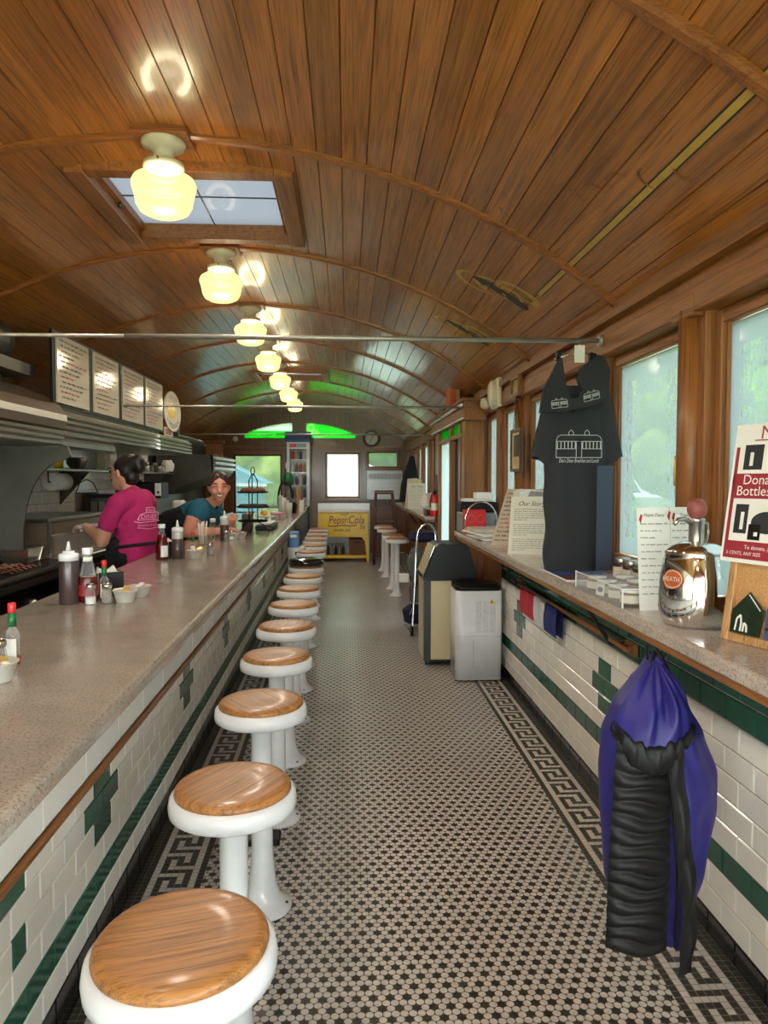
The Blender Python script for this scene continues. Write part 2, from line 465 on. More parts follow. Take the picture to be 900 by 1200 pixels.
def tag(o, label=None, cat=None, group=None, kind=None):
    if label: o['label'] = label
    if cat: o['category'] = cat
    if group: o['group'] = group
    if kind: o['kind'] = kind
    return o

def thing(name, label, cat, at, group=None, rz=0):
    """Empty at the base of a thing; parts are given in world coordinates when rz is 0 and w is set"""
    o = bpy.data.objects.new(name, None); COL.objects.link(o); o.empty_display_size = .05
    o.location = at; o.rotation_euler = (0, 0, rz); o['_w'] = tuple(at)
    return tag(o, label, cat, group)

def local(name, label, cat, at, group=None, rz=0):
    o = thing(name, label, cat, at, group, rz); del o['_w']; return o

def kids(o): return [c for c in bpy.data.objects if c.parent == o]

def copy_tree(o, parent=None):
    c = o.copy(); COL.objects.link(c); c.parent = parent
    for ch in kids(o):
        if ch is not c: copy_tree(ch, c)
    return c

def dup(o, loc, label, rz=None, group=None):
    c = copy_tree(o); c.location = loc; c['label'] = label
    if '_w' in c: del c['_w']
    if rz is not None: c.rotation_euler = (0, 0, rz)
    if group: c['group'] = group
    return c

def struct(mb, name, mats, parent=None):
    o = mb.build(name, mats, parent)
    if parent is None: o['kind'] = 'structure'
    return o

def frame_T(o, x, z):
    """matrix whose local x,y,z axes: text right = x, text up = z, normal = x cross z"""
    x = Vector(x).normalized(); z = Vector(z).normalized(); n = x.cross(z)
    return Matrix(((x.x, z.x, n.x, o[0]), (x.y, z.y, n.y, o[1]), (x.z, z.z, n.z, o[2]), (0, 0, 0, 1)))

def scribble(mb, T, x0, x1, y, h, mi=0, gap=.25, e=.0007, seed=0, word=.05):
    """one line of small illegible writing made of short strokes"""
    rg = random.Random(seed); x = x0
    while x < x1:
        w = word*rg.uniform(.5, 1.5)
        if x+w > x1: w = x1-x
        k = 0
        while k < w:
            q = h*rg.uniform(.45, 1.0)
            mb.add([(x+k, y, e), (x+k+h*.35, y, e), (x+k+h*.35, y+q, e), (x+k, y+q, e)], [(0, 1, 2, 3)], mi, False, T, .5)
            k += h*.6
        x += w+word*gap*1.2
# ================================================================== SETTING
XW = 1.15            # tiled face of the window wall
XL = -2.75           # kitchen wall
YE, YB = 14.0, -3.5  # far and near end walls
XC, ZA, RC = -.75, 2.87, 3.09
def zc(x): return ZA-(RC-math.sqrt(max(RC*RC-(x-XC)**2, 0)))
def sk(y): return -.0165*(y-1.5)     # the counter line is a touch out of square with the walls

# ---- floor
fb = MB(); cell = .0237
x_in_l = -.745+cell*10
def quad(mb, x0, x1, y0, y1, z, mi, s0=0, s1=0):
    mb.add([(x0+s0, y0, z), (x1+s0*0+ (s0 if s1 is None else s0), y0, z), (x1+(s1 if s1 is not None else 0), y1, z), (x0+(s1 if s1 is not None else 0), y1, z)], [(0, 1, 2, 3)], mi)
fb.add([(x_in_l+sk(YB), YB, 0), (.913, YB, 0), (.913, YE, 0), (x_in_l+sk(YE), YE, 0)], [(0, 1, 2, 3)], 0)
fb.add([(-2.9, YB, 0), (-.745+sk(YB), YB, 0), (-.745+sk(YE), YE, 0), (-2.9, YE, 0)], [(0, 1, 2, 3)], 3)
fb.add([(1.15, YB, 0), (1.35, YB, 0), (1.35, YE, 0), (1.15, YE, 0)], [(0, 1, 2, 3)], 2)
KEY = ['DDDDD', 'WWWWD', 'DDDWD', 'DWDWD', 'DWDDD', 'DWWWW']
g = .0011
for side in (0, 1):
    y = .6; r = 0
    if side: fb.add([(.913, YB, 0), (1.15, YB, 0), (1.15, .6, 0), (.913, .6, 0)], [(0, 1, 2, 3)], 2)
    else: fb.add([(-.745+sk(YB), YB, 0), (x_in_l+sk(YB), YB, 0), (x_in_l+sk(.6), .6, 0), (-.745+sk(.6), .6, 0)], [(0, 1, 2, 3)], 2)
    # grout bed
    if side: fb.add([(.913, .6, -.0005), (1.15, .6, -.0005), (1.15, YE, -.0005), (.913, YE, -.0005)], [(0, 1, 2, 3)], 4)
    else: fb.add([(-.745+sk(.6), .6, -.0005), (x_in_l+sk(.6), .6, -.0005), (x_in_l+sk(YE), YE, -.0005), (-.745+sk(YE), YE, -.0005)], [(0, 1, 2, 3)], 4)
    while y < YE-.03:
        far = y > 9
        # image left-to-right order on the right border: dark, white, key, white, dark, dark
        row = 'DW'+KEY[(-r) % 6]+'WDD'
        if not side: row = 'DD'+'W'+KEY[(-r) % 6]+'WD'
        x0 = .913 if side else -.745
        s0 = 0 if side else sk(y)
        i = 0
        while i < 10:
            j = i+1
            if far:
                while j < 10 and row[j] == row[i]: j += 1
            fb.add([(x0+s0+i*cell+g, y+g, 0), (x0+s0+j*cell-g, y+g, 0), (x0+s0+j*cell-g, y+cell-g, 0), (x0+s0+i*cell+g, y+cell-g, 0)],
                   [(0, 1, 2, 3)], 1 if row[i] == 'W' else 2)
            i = j
        y += cell; r += 1
floor = struct(fb, 'floor', [m_penny, m_fl_w, m_fl_d, m_kfloor, m_grout])

# ---- glazed tile faces
def tiles(mb, x, nx, y0, y1, rows, pitch, phase, mats, skew=None, stop=None):
    """tile courses on a wall whose face looks along nx (+1 or -1); rows = [(z0, z1, colour function)]"""
    for ri, (z0, z1, cf, full) in enumerate(rows):
        off = phase + (pitch/2 if ri % 2 else 0)
        k = math.floor((y0-off)/pitch)
        while off+k*pitch < y1:
            a = max(off+k*pitch, y0); b = min(off+(k+1)*pitch, y1)
            if b-a > .01:
                for (a2, b2, c2) in cf((a+b)/2, a, b):
                    s = skew if skew else (lambda y: 0)
                    e, t, gg = .004, .004*nx, .0012
                    xa, xb = x+s(a2), x+s(b2)
                    a3, b3 = a2+gg, b2-gg; z2, z3 = z0+gg, z1-gg
                    vs = [(xa, a3, z2), (xb, b3, z2), (xb, b3, z3), (xa, a3, z3),
                          (xa+t, a3+e, z2+e), (xb+t, b3-e, z2+e), (xb+t, b3-e, z3-e), (xa+t, a3+e, z3-e)]
                    mb.add(vs, [(0, 1, 5, 4), (1, 2, 6, 5), (2, 3, 7, 6), (3, 0, 4, 7), (4, 5, 6, 7)], c2, False, None, random.random())
            k += 1
# material slots: 0 grout 1 white 2 green 3 black
W_ = lambda c, a, b: [(a, b, 1)]
G_ = lambda c, a, b: [(a, b, 2)]
B_ = lambda c, a, b: [(a, b, 3)]
PT = .156
CRX = [3.08+1.56*k for k in range(-3, 2)]
def crossrow(half):
    def f(c, a, b):
        for yc in CRX:
            if abs(c-yc) < half: return [(a, b, 2)]
        return [(a, b, 1)]
    return f
wr = MB()
rows = [(0, .08, B_, 1), (.08, .16, W_, 1), (.16, .24, W_, 1), (.24, .32, G_, 1), (.32, .40, W_, 1),
        (.40, .48, crossrow(.06), 1), (.48, .56, crossrow(.12), 1), (.56, .64, crossrow(.06), 1), (.64, .72, W_, 1), (.72, .80, G_, 1),
        (.80, .88, G_, 1), (.88, .99, G_, 1)]
# the row at index 6 must have a joint on each cross axis, rows 5 and 7 a tile centre
ph = 3.08-20*PT
wr.box(XW, 1.2, YB, 5.2, -.03, .99, 0)
tiles(wr, XW, -1, YB, 5.2, rows, PT, ph, None)
# wooden upper wall, with the window openings
WIN = [(-3.3, -2.3), (-2.15, -1.15), (-1.0, .1), (.6, 1.3), (1.6, 2.235), (2.515, 3.14), (3.35, 3.86), (3.98, 4.587), (4.886, 5.38), (5.575, 6.0), (6.2, 7.95),
       (9.62, 9.98), (10.35, 11.05), (11.3, 11.9), (12.1, 12.6), (12.8, 13.3)]
ZB_, ZT_ = 1.12, 1.95
x0, x1 = 1.165, 1.3
def wallbox(a, b, c, d, e, f, mi): wr.box(a, b, c, d, e, f, mi, None, .004)
wallbox(1.135, x1, YB, YE, 2.0, 2.085, 5)          # header
wallbox(1.15, x1, YB, YE, 2.085, 2.3, 5)
wallbox(1.17, x1, YB, 6.15, .97, 1.075, 5); wallbox(1.17, x1, 8.0, YE, .97, 1.075, 5)           # sill
wallbox(1.17, x1, 5.2, 6.15, 0, .98, 4); wallbox(1.17, x1, 8.0, YE, 0, .98, 4)
prev = YB
for a, b in WIN+[(YE+.05, 0)]:
    if a-.045-prev > .02: wallbox(1.17, x1, prev, a-.045, 1.06, 2.02, 4)
    prev = b+.045
for y_ in (2.375, 4.735):                           # the round-fronted posts
    wr.lathe([(.05, 1.06), (.05, 2.02)], (1.178, y_, 0), 16, 4)
    wallbox(1.13, 1.19, y_-.075, y_+.075, 1.99, 2.06, 5)
wr.box(1.14, 1.17, YB, YE, 2.085, 2.1, 5)           # bead below the ceiling
wr.box(1.11, 1.17, YB, YE, 2.128, 2.16, 5)
wall_right = struct(wr, 'wall_right', [m_grout, m_white_t, m_green_t, m_black_t, m_oakz, m_oaky])
wr.box
# sashes
for i, (a, b) in enumerate(WIN):
    if a == 6.2: continue
    f = MB(); t = .045
    for (p, q, r_, s_) in ((a-t, a, ZB_-t, ZT_+t), (b, b+t, ZB_-t, ZT_+t)): f.box(1.2, 1.26, p, q, r_, s_, 0, None, .004)
    for (p, q, r_, s_) in ((a, b, ZB_-t, ZB_), (a, b, ZT_, ZT_+t)): f.box(1.2, 1.26, p, q, r_, s_, 1, None, .004)
    f.box(1.215, 1.235, a, a+.008, ZB_, ZT_, 0); f.box(1.215, 1.235, b-.008, b, ZB_, ZT_, 0)
    w = f.build('window_%d' % (i+1), [m_oakz, m_oaky]); w['kind'] = 'structure'
    p = MB(); p.box(1.228, 1.232, a+.002, b-.002, ZB_+.002, ZT_-.002)
    p.build('pane', m_clearpane if b < .5 else m_etch if b < 8 else m_bright, w)  # unseen panes behind the camera made clear, to add daylight on the counter
    if i in (5, 8):
        hb = MB(); hb.tube([(1.2, a-.02, 1.42), (1.178, a-.02, 1.43), (1.178, a-.02, 1.53), (1.2, a-.02, 1.54)], .006)
        hb.build('sash_handle', m_goldp, w)

# ---- arched board ceiling
cb = MB(); NB = 40; HA = math.asin(1.95/RC)
RIBS = [1.62+1.42*k for k in range(-3, 9)]
SKY = [(-1.2, -.29, 3.32, 4.19), (-1.2, -.29, 9.3, 10.0)]
ybreak = sorted(set([YB, YE]+[y for y in RIBS if YB < y < YE]+[s[2] for s in SKY]+[s[3] for s in SKY]))
def arc(a, r=RC): return (XC+r*math.sin(a), ZA-RC+r*math.cos(a))
# three bands of boards per bay keep the strips long
for bi in range(NB):
    a0 = -HA+2*HA*bi/NB; a1 = -HA+2*HA*(bi+1)/NB; da = .0022/RC*1.4
    pr = [arc(a0, RC+.006), arc(a0+da, RC), arc((a0+a1)/2, RC), arc(a1-da, RC), arc(a1, RC+.006)]
    xm = (pr[0][0]+pr[-1][0])/2; rv = random.random()
    for y0, y1 in zip(ybreak, ybreak[1:]):
        ym = (y0+y1)/2
        if any(sx0 < xm < sx1 and sy0 < ym < sy1 for sx0, sx1, sy0, sy1 in SKY): continue
        if any(abs(y0-r) < .01 for r in RIBS): rv = random.random()
        n = len(pr)
        vs = [(x, y0, z) for x, z in pr]+[(x, y1, z) for x, z in pr]
        cb.add(vs, [(k, k+1, n+k+1, n+k) for k in range(n-1)], 0, False, None, rv)
cb2 = [arc(-HA+2*HA*k/40, RC+.05) for k in range(41)]
for k in range(40):   # roof skin above the boards
    xm = (cb2[k][0]+cb2[k+1][0])/2
    for y0, y1 in zip(ybreak, ybreak[1:]):
        ym = (y0+y1)/2
        if any(sx0 < xm < sx1 and sy0 < ym < sy1 for sx0, sx1, sy0, sy1 in SKY): continue
        cb.add([(cb2[k][0], y0, cb2[k][1]), (cb2[k+1][0], y0, cb2[k+1][1]), (cb2[k+1][0], y1, cb2[k+1][1]), (cb2[k][0], y1, cb2[k][1])], [(0, 1, 2, 3)], 1)
# painted pinstripe and faded stencils belong to the ceiling surface
ap = math.asin((.95-XC)/RC)
for w0, w1, mi, dr in ((-.017, .017, 2, .0012), (-.011, .011, 3, .002)):
    A, B = arc(ap+w0/RC, RC-dr), arc(ap+w1/RC, RC-dr)
    cb.add([(A[0], YB, A[1]), (B[0], YB, B[1]), (B[0], 3.5, B[1]), (A[0], 3.5, A[1])], [(0, 1, 2, 3)], mi)
def on_ceiling(x, y, dr=.0022):
    a = math.asin((x-XC)/RC); p = arc(a, RC-dr); return Vector((p[0], y, p[1]))
def curl(x, y, r, a0, a1, w, mi, ex=1.):
    n = 20; vs = []
    for k in range(n+1):
        t = a0+(a1-a0)*k/n; ww = w*math.sin(PI*k/n)**.6+.002
        for s_ in (-1, 1):
            vs.append(on_ceiling(x+(r+s_*ww)*math.cos(t)*ex, y+(r+s_*ww)*math.sin(t)))
    cb.add(vs, [(2*k, 2*k+1, 2*k+3, 2*k+2) for k in range(n)], mi)
for (sy, q) in ((3.72, 1.), (4.75, .9)):
    for k in range(3):
        curl(.70+.09*k, sy+.10*math.cos(k), .10*q, .4+k, 4.2+k, .012, 3)
        curl(.80+.06*k, sy+.1-.1*k, .055*q, 2+k, 6.5+k, .009, 3)
    for k in range(3): curl(.74+.09*k, sy+.05, .022, 0, 6.28, .02, 2, 1.6)
for k in range(9): curl(.98-.045*k, 2.05+.12*k, .03+.01*(k % 3), k, k+2.6, .004, 4)
ceiling = struct(cb, 'ceiling', [m_ceil, m_bark, m_dkgreen, m_gold, m_oaky])
for i, y in enumerate(RIBS):
    if not YB < y < YE: continue
    rb = MB(); n = 36
    for k in range(n):
        a0 = -HA+2*HA*k/n; a1 = -HA+2*HA*(k+1)/n
        o0, o1, i0, i1 = arc(a0, RC), arc(a1, RC), arc(a0, RC-.02), arc(a1, RC-.02)
        j0, j1 = arc(a0, RC-.012), arc(a1, RC-.012)
        vs = [(o0[0], y-.026, o0[1]), (j0[0], y-.026, j0[1]), (i0[0], y-.014, i0[1]), (i0[0], y+.014, i0[1]), (j0[0], y+.026, j0[1]), (o0[0], y+.026, o0[1]),
              (o1[0], y-.026, o1[1]), (j1[0], y-.026, j1[1]), (i1[0], y-.014, i1[1]), (i1[0], y+.014, i1[1]), (j1[0], y+.026, j1[1]), (o1[0], y+.026, o1[1])]
        rb.add(vs, [(q, q+1, q+7, q+6) for q in range(5)], 0, False, None, .6)
    struct(rb, 'trim_%d' % (i+1), m_oakx)
# skylights
for i, (a, b, c, d) in enumerate(SKY):
    f = MB(); zt = zc((a+b)/2)-.035
    fl = lambda x: zc(x)
    for (p, q, r_, s_) in ((a-.05, a+.035, c-.05, d+.05), (b-.035, b+.05, c-.05, d+.05), (a+.035, b-.035, c-.05, c+.035), (a+.035, b-.035, d-.035, d+.05)):
        z = min(fl(p), fl(q))
        f.box(p, q, r_, s_, z-.022, ZA+.07, 0, None, .003)
    f.box(a+.035, a+.06, c+.035, d-.035, ZA-.01, ZA+.03, 0); f.box(b-.06, b-.035, c+.035, d-.035, ZA-.01, ZA+.03, 0)
    f.box((a+b)/2-.003, (a+b)/2+.003, c, d, ZA+.024, ZA+.03, 1); f.box(a, b, (c+d)/2-.003, (c+d)/2+.003, ZA+.024, ZA+.03, 1)
    w = f.build('window_%d' % (30+i), [m_oaky, m_dsteel]); w['kind'] = 'structure'
    p = MB(); p.box(a+.03, b-.03, c+.03, d-.03, ZA+.03, ZA+.034); p.build('pane', m_skyl, w)
    h = MB(); h.lathe([(.012, 0), (.012, .02), (.006, .035)], (a+.05, (c+d)/2, zt), 8); h.build('latch', m_dsteel, w)

# ---- end walls built as cells around their openings
def cells(mb, yy0, yy1, xs0, xs1, openings, mi, top=True):
    xs = sorted(set([xs0, xs1]+[o[0] for o in openings]+[o[1] for o in openings]))
    for a, b in zip(xs, xs[1:]):
        n = max(1, int((b-a)/.08))
        for k in range(n):
            p, q = a+(b-a)*k/n, a+(b-a)*(k+1)/n; xm = (p+q)/2
            z = 0; zt = min(max(zc(p), zc(q))+.02, 3.0)
            ops = sorted([(o[2], o[3] if not callable(o[3]) else o[3](xm)) for o in openings if o[0] < xm < o[1]])
            for z0, z1 in ops:
                if z0 > z: mb.box(p, q, yy0, yy1, z, z0, mi)
                z = max(z, z1)
            if zt > z: mb.box(p, q, yy0, yy1, z, zt, mi)
tr = lambda x: min(2.56, 2.255+.305*max(0, 1-((x+.92)/1.16)**2)**.75)
OPE = [(-2.2, -1.27, 0, 1.94), (-.41, .25, 1.09, 1.975), (.41, 1.02, 1.68, 2.0), (-1.99, -1.06, 2.25, tr), (-.79, .17, 2.25, tr), (1.22, 1.3, 0, .01)]
we = MB(); cells(we, YE, YE+.1, XL-.1, 1.3, OPE, 0)
def casing(a, b, c, d, w=.06, y0=YE-.025, bot=True):
    we.box(a-w, a, y0, YE+.02, c-(w if bot else 0), d+w, 0, None, .004); we.box(b, b+w, y0, YE+.02, c-(w if bot else 0), d+w, 0, None, .004)
    we.box(a, b, y0, YE+.02, d, d+w, 1, None, .004)
    if bot: we.box(a, b, y0, YE+.02, c-w, c, 1, None, .004)
casing(-2.2, -1.27, 0, 1.94, .07, bot=False); casing(-.41, .25, 1.09, 1.975, .05); casing(.41, 1.02, 1.68, 2.0, .04)
we.box(XL, 1.3, YE-.03, YE+.02, 2.07, 2.11, 1, None, .004)
for x in (-1.1, -.92, -.74, -.56): we.box(x-.006, x+.006, YE-.008, YE+.02, 0, 2.07, 0)
we.box(-.95, -.9, YE-.03, YE+.02, 2.11, 2.8, 0)
wall_end = struct(we, 'wall_end', [m_endw, m_oakx])
def glazed(name, a, b, c, d, mat, bar=None, fm=m_oakz, y=YE+.03):
    f = MB(); t = .03
    f.box(a, a+t, y, y+.04, c, d); f.box(b-t, b, y, y+.04, c, d); f.box(a, b, y, y+.04, c, c+t); f.box(a, b, y, y+.04, d-t, d)
    if bar: f.box(a, b, y, y+.04, bar, bar+.02)
    w = f.build(name, fm); w['kind'] = 'structure'
    p = MB(); p.box(a+t, b-t, y+.018, y+.022, c+t, d-t); p.build('pane', mat, w)
    return w
d1 = glazed('door_1', -2.2, -1.27, .02, 1.94, m_tinted, .8, m_black)
hb = MB(); hb.tube([(-1.36, YE+.03, .95), (-1.36, YE-.03, .95), (-1.46, YE-.03, .95)], .01); hb.build('door_handle', m_steel, d1)
glazed('window_20', -.41, .25, 1.09, 1.975, m_rain)
glazed('window_21', .41, 1.02, 1.68, 2.0, m_tinted)
for nm, a, b, lo, hi in (('window_22', -1.99, -1.06, m_greeng, m_bright), ('window_23', -.79, .17, m_greeng, m_greeng)):
    f = MB()
    f.box(a, b, YE+.02, YE+.06, 2.25, 2.265)
    w = f.build(nm, m_oakx); w['kind'] = 'structure'
    n = 14
    for part, mat, k0, k1 in (('lower_pane', lo, 0, .5), ('upper_pane', hi, .5, 1)):
        p = MB()
        for k in range(n):
            x_0, x_1 = a+(b-a)*k/n, a+(b-a)*(k+1)/n
            mid = 2.40
            za = 2.26 if k0 == 0 else mid
            zb0 = min(mid, tr(x_0)+.02) if k0 == 0 else max(mid, tr(x_0)+.02); zb1 = min(mid, tr(x_1)+.02) if k0 == 0 else max(mid, tr(x_1)+.02)
            p.prism([(x_0, za), (x_1, za), (x_1, zb1+.0001), (x_0, zb0+.0001)], 'y', YE+.04, YE+.045)
        p.build(part, mat, w)
# no etching in the centre pane, an added tree outside gives its conifer
wb = MB(); OPB = [(-2.3, -1.2, .5, 2.05), (-.95, -.1, .05, 2.05), (.05, 1.0, .5, 2.05)]
cells(wb, YB-.1, YB, XL-.1, 1.3, OPB, 0)
struct(wb, 'wall_back', [m_endw])
for i, (a, b, c, d) in enumerate(OPB): glazed('window_%d' % (40+i) if i != 1 else 'door_2', a, b, c, d, m_clearpane, None, m_oakz, YB-.06)
wl = MB()
wl.box(XL-.1, XL, .2, YE, 0, 2.4, 0)
prev = YB
for a, b in ((-3.1, -2.1), (-1.9, -.9), (YB*0+.2, 0)):
    wl.box(XL-.1, XL, prev, a, 0, 2.4, 1); 
    if b: wl.box(XL-.1, XL, a, b, 0, 1.0, 1); wl.box(XL-.1, XL, a, b, 2.0, 2.4, 1)
    prev = b
tiles(wl, XL, 1, 4.6, 10, [(.9+.11*k, .9+.11*(k+1), W_, 1) for k in range(10)], .11, 0, None)
wall_left = struct(wl, 'wall_left', [m_dsteel, m_white_t, m_green_t, m_black_t])
for i, (a, b) in enumerate(((-3.1, -2.1), (-1.9, -.9))):  # unseen windows behind the camera, added for light from the left rear
    f = MB(); f.box(XL-.07, XL-.02, a, a+.04, 1, 2); f.box(XL-.07, XL-.02, b-.04, b, 1, 2); f.box(XL-.07, XL-.02, a, b, 1, 1.04); f.box(XL-.07, XL-.02, a, b, 1.96, 2)
    w = f.build('window_%d' % (50+i), m_oakz); w['kind'] = 'structure'
    p = MB(); p.box(XL-.05, XL-.046, a+.04, b-.04, 1.04, 1.96); p.build('pane', m_clearpane, w)

# ---- side entrance: a shallow wooden bay in the window wall, with its canopy
eb = MB()
eb.box(1.0, 1.17, 6.0, 6.12, 0, 1.97, 0, None, .006)
eb.box(1.0, 1.06, 6.12, 6.16, 0, 1.97, 0); eb.box(1.01, 1.05, 6.30, 6.42, 0, 1.97, 0)
eb.box(1.0, 1.06, 6.84, 6.92, 0, 1.97, 0); eb.box(1.0, 1.06, 7.7, 8.1, 0, 1.97, 0)
eb.box(1.0, 1.17, 8.0, 8.1, 0, 1.97, 0)
eb.box(1.02, 1.05, 6.16, 6.30, 0, .9, 0); eb.box(1.01, 1.04, 6.92, 7.7, 0, .4, 0)
eb.box(1.0, 1.05, 6.12, 7.7, 1.82, 1.86, 1)
eb.box(.98, 1.17, 5.9, 8.2, 1.95, 2.12, 1, None, .01)
eb.box(.955, 1.17, 5.86, 8.24, 2.1, 2.13, 1, None, .008)
ent = struct(eb, 'trim_20', [m_oakz, m_oaky])
tb = MB(); tb.tube([(.96, 5.95, 2.075), (.96, 8.15, 2.075)], .013); tb.tube([(.972, 5.95, 1.965), (.972, 8.15, 1.965)], .008)
tb.build('white_cornice_bead', m_wpaint, ent)
for nm, a, b, z0, z1, mt in (('window_24', 6.16, 6.30, .9, 1.82, m_bright), ('window_25', 6.92, 7.7, .4, 1.82, m_bright), ('window_26', 6.12, 6.84, 1.86, 1.96, m_greeng), ('window_27', 6.92, 7.7, 1.86, 1.96, m_greeng)):
    f = MB(); f.box(1.02, 1.045, a, a+.02, z0, z1); f.box(1.02, 1.045, b-.02, b, z0, z1)
    w = f.build(nm, m_oakz); w['kind'] = 'structure'
    p = MB(); p.box(1.03, 1.034, a+.02, b-.02, z0, z1); p.build('pane', mt, w)
db = MB(); db.box(1.05, 1.09, 6.42, 6.84, 0.02, 1.82)
for (a, b, c, d) in ((6.46, 6.8, .2, .8), (6.46, 6.8, .95, 1.75)): db.box(1.044, 1.05, a, b, c, d)
dr = db.build('door_3', m_black); dr['kind'] = 'structure'

# ================================================================== OUTSIDE
gb = MB(); gb.add([(-60, -60, -.6), (80, -60, -.6), (80, 80, -.6), (-60, 80, -.6)], [(0, 1, 2, 3)], 0)
gb.add([(4, -60, -.595), (8, -60, -.595), (8, 80, -.595), (4, 80, -.595)], [(0, 1, 2, 3)], 1)
struct(gb, 'ground', [m_grass, m_road])
def blob(mb, c, r, sz, mi, seed, n=26):
    rg = random.Random(seed); ph = [(rg.uniform(2, 9), rg.uniform(2, 9), rg.uniform(0, 6)) for _ in range(7)]
    def fn(u, v):
        th = 2*PI*u; fi = PI*v
        k = 1+sum(math.sin(a*th+q)*math.sin(b*fi+q) for a, b, q in [(round(a), round(b), q) for a, b, q in ph])*.075
        return (c[0]+r*k*math.sin(fi)*math.cos(th), c[1]+r*k*math.sin(fi)*math.sin(th), c[2]-sz*k*math.cos(fi))
    mb.grid(fn, n*2, n, mi, True, None, None, True)
def tree(x, y, h, r, label, mat=m_leaf, seed=1):
    t = thing('leafy_tree', label, 'tree', (x, y, -.6), 'trees outside the diner')
    tk = MB(); tk.lathe([(.16, 0), (.12, h*.3), (.07, h*.75)], (x, y, -.6), 10); tk.build('trunk', m_bark, t)
    cr = MB(); rg = random.Random(seed)
    for k in range(9):
        a = rg.uniform(0, 6.28); q = rg.uniform(0, r*.6)
        blob(cr, (x+q*math.cos(a), y+q*math.sin(a), -.6+h*rg.uniform(.35, .85)), r*rg.uniform(.4, .65), r*rg.uniform(.4, .6), 0, seed*31+k, 12)
    cr.build('crown', mat, t)
tree(9, 5, 6, 2.4, 'leafy tree seen through the etched pane behind the hanging shirt', m_leaf, 1)
tree(11, 11, 7, 3.0, 'leafy tree beyond the road seen through the pane behind the syrup urn', m_leaf2, 2)
tree(10, 17, 6, 2.6, 'leafy tree outside the pane left of the hanging picture', m_leaf, 3)
tree(11, 23, 7, 3.2, 'leafy tree outside the narrow panes past the side door', m_leaf2, 4)
tree(-9.2, 31, 7, 2.4, 'pale green tree outside the glass end door, on its left', m_leaf2, 5)
tree(-3.0, 27, 4.2, 3.0, 'pale green tree outside the end door, behind the blue shed', m_leaf2, 6)
tree(1.9, 20, 6, 2.6, 'leafy tree outside the small window above the air conditioner', m_leaf, 7)
tree(9, -.6, 6, 2.3, 'leafy tree outside the pane behind the poster easel', m_leaf, 8)
def conifer(x, y, h, r, label):
    t = thing('conifer_tree', label, 'tree', (x, y, -.6), 'trees outside the diner')
    tk = MB(); tk.lathe([(.1, 0), (.05, h*.5)], (x, y, -.6), 8); tk.build('trunk', m_bark, t)
    cr = MB(); n = 7
    for k in range(n):
        z0 = h*(.08+.84*k/n); rr = r*(1-k/n)+.05
        cr.lathe([(rr, z0), (rr*.75, z0+h*.05), (rr*.25, z0+h*.2), (.01, z0+h*.22)], (x, y, -.6), 18, 0, True)
    cr.build('needles', m_conif, t)
conifer(4.2, 10.9, 3.3, .75, 'pointed conifer in the middle of the pane behind the urn')
conifer(-.25, 17.5, 2.6, .7, 'pointed conifer added outside for the one etched in the bright end window')  # added tree standing in for the conifer etched in the pane
sh = thing('garden_shed', 'blue shed with a white roof edge outside the glass end door', 'shed', (-3.2, 18.5, -.6))
b = MB(); b.box(-4.4, -2.2, 18, 19.5, -.6, 1.35); b.build('wall', M('teal_boards', srgb(74, 148, 168), .7), sh)
b = MB(); b.prism([(-4.6, 1.35), (-2.0, 1.35), (-3.2, 1.95)], 'y', 17.9, 19.6); b.build('roof', M('sky_blue_roof', srgb(96, 160, 184), .7), sh)
b = MB(); b.box(-4.6, -2.0, 17.85, 17.9, 1.28, 1.36); b.build('eaves_board', m_wpaint, sh)
fe = MB()
fe.box(5.2, 5.26, 4, 20, .55, .63); fe.box(5.2, 5.26, 4, 20, .1, .16)
for k in range(9): fe.box(5.18, 5.28, 4+2*k, 4.1+2*k, -.6, .66)
tag(fe.build('roadside_rail', m_wpaint), 'white rail fence outside, seen through the etched pane', 'fence')
# ================================================================== CEILING LAMPS
def make_lamp(y, label):
    x = -.752-.009*(y-3); t = local('schoolhouse_lamp', label, 'lamp', (x, y, zc(x)), 'row of globe lamps along the ceiling')
    return t
LAMPY = [1.62, 3.04, 4.46, 5.88, 7.3, 8.72, 10.14, 11.56, .2, -1.2, -2.62]  # last three are unseen, added to light the near part of the room
LAMPL = ['globe lamp cut off by the top edge of the photo', 'large globe lamp hanging in front of the skylight', 'globe lamp just past the skylight, first beyond it',
         'globe lamp touching the near steel rod, second beyond the skylight', 'globe lamp third beyond the skylight', 'globe lamp fourth beyond the skylight', 'globe lamp fifth beyond the skylight',
         'farthest small globe lamp near the green end transoms', 'added globe lamp directly overhead, out of view, to light the room', 'added unseen globe lamp behind the camera', 'added unseen globe lamp nearest the back wall']
l0 = make_lamp(LAMPY[0], LAMPL[0])
b = MB(); b.box(-.115, .115, -.09, .09, -.03, .005, 0, None, .004); b.build('mounting_block', m_oakx, l0)
b = MB(); b.lathe([(.088, -.03), (.09, -.035), (.086, -.05), (.06, -.062), (.044, -.075), (.042, -.1), (.05, -.112), (.082, -.118), (.084, -.135), (.078, -.14)], n=28)
fit = b.build('fitter', m_creamen, l0)
for a in (0, 2.1, 4.2):
    b = MB(); b.lathe([(.004, 0), (.004, .012)], n=6, T=Matrix.Translation((.084*math.cos(a-1.6), .084*math.sin(a-1.6), -.128)) @ Matrix.Rotation(PI/2, 4, 'X'))
    b.build('set_screw', m_black, fit)
b = MB(); b.lathe([(.072, -.136), (.074, -.15), (.095, -.165), (.122, -.182), (.131, -.2), (.131, -.212), (.124, -.235), (.118, -.26), (.114, -.285), (.1, -.31), (.07, -.325), (.03, -.331), (0, -.332)], n=36, cap=False)
b.build('globe', m_globe, l0)
lamps = [l0]
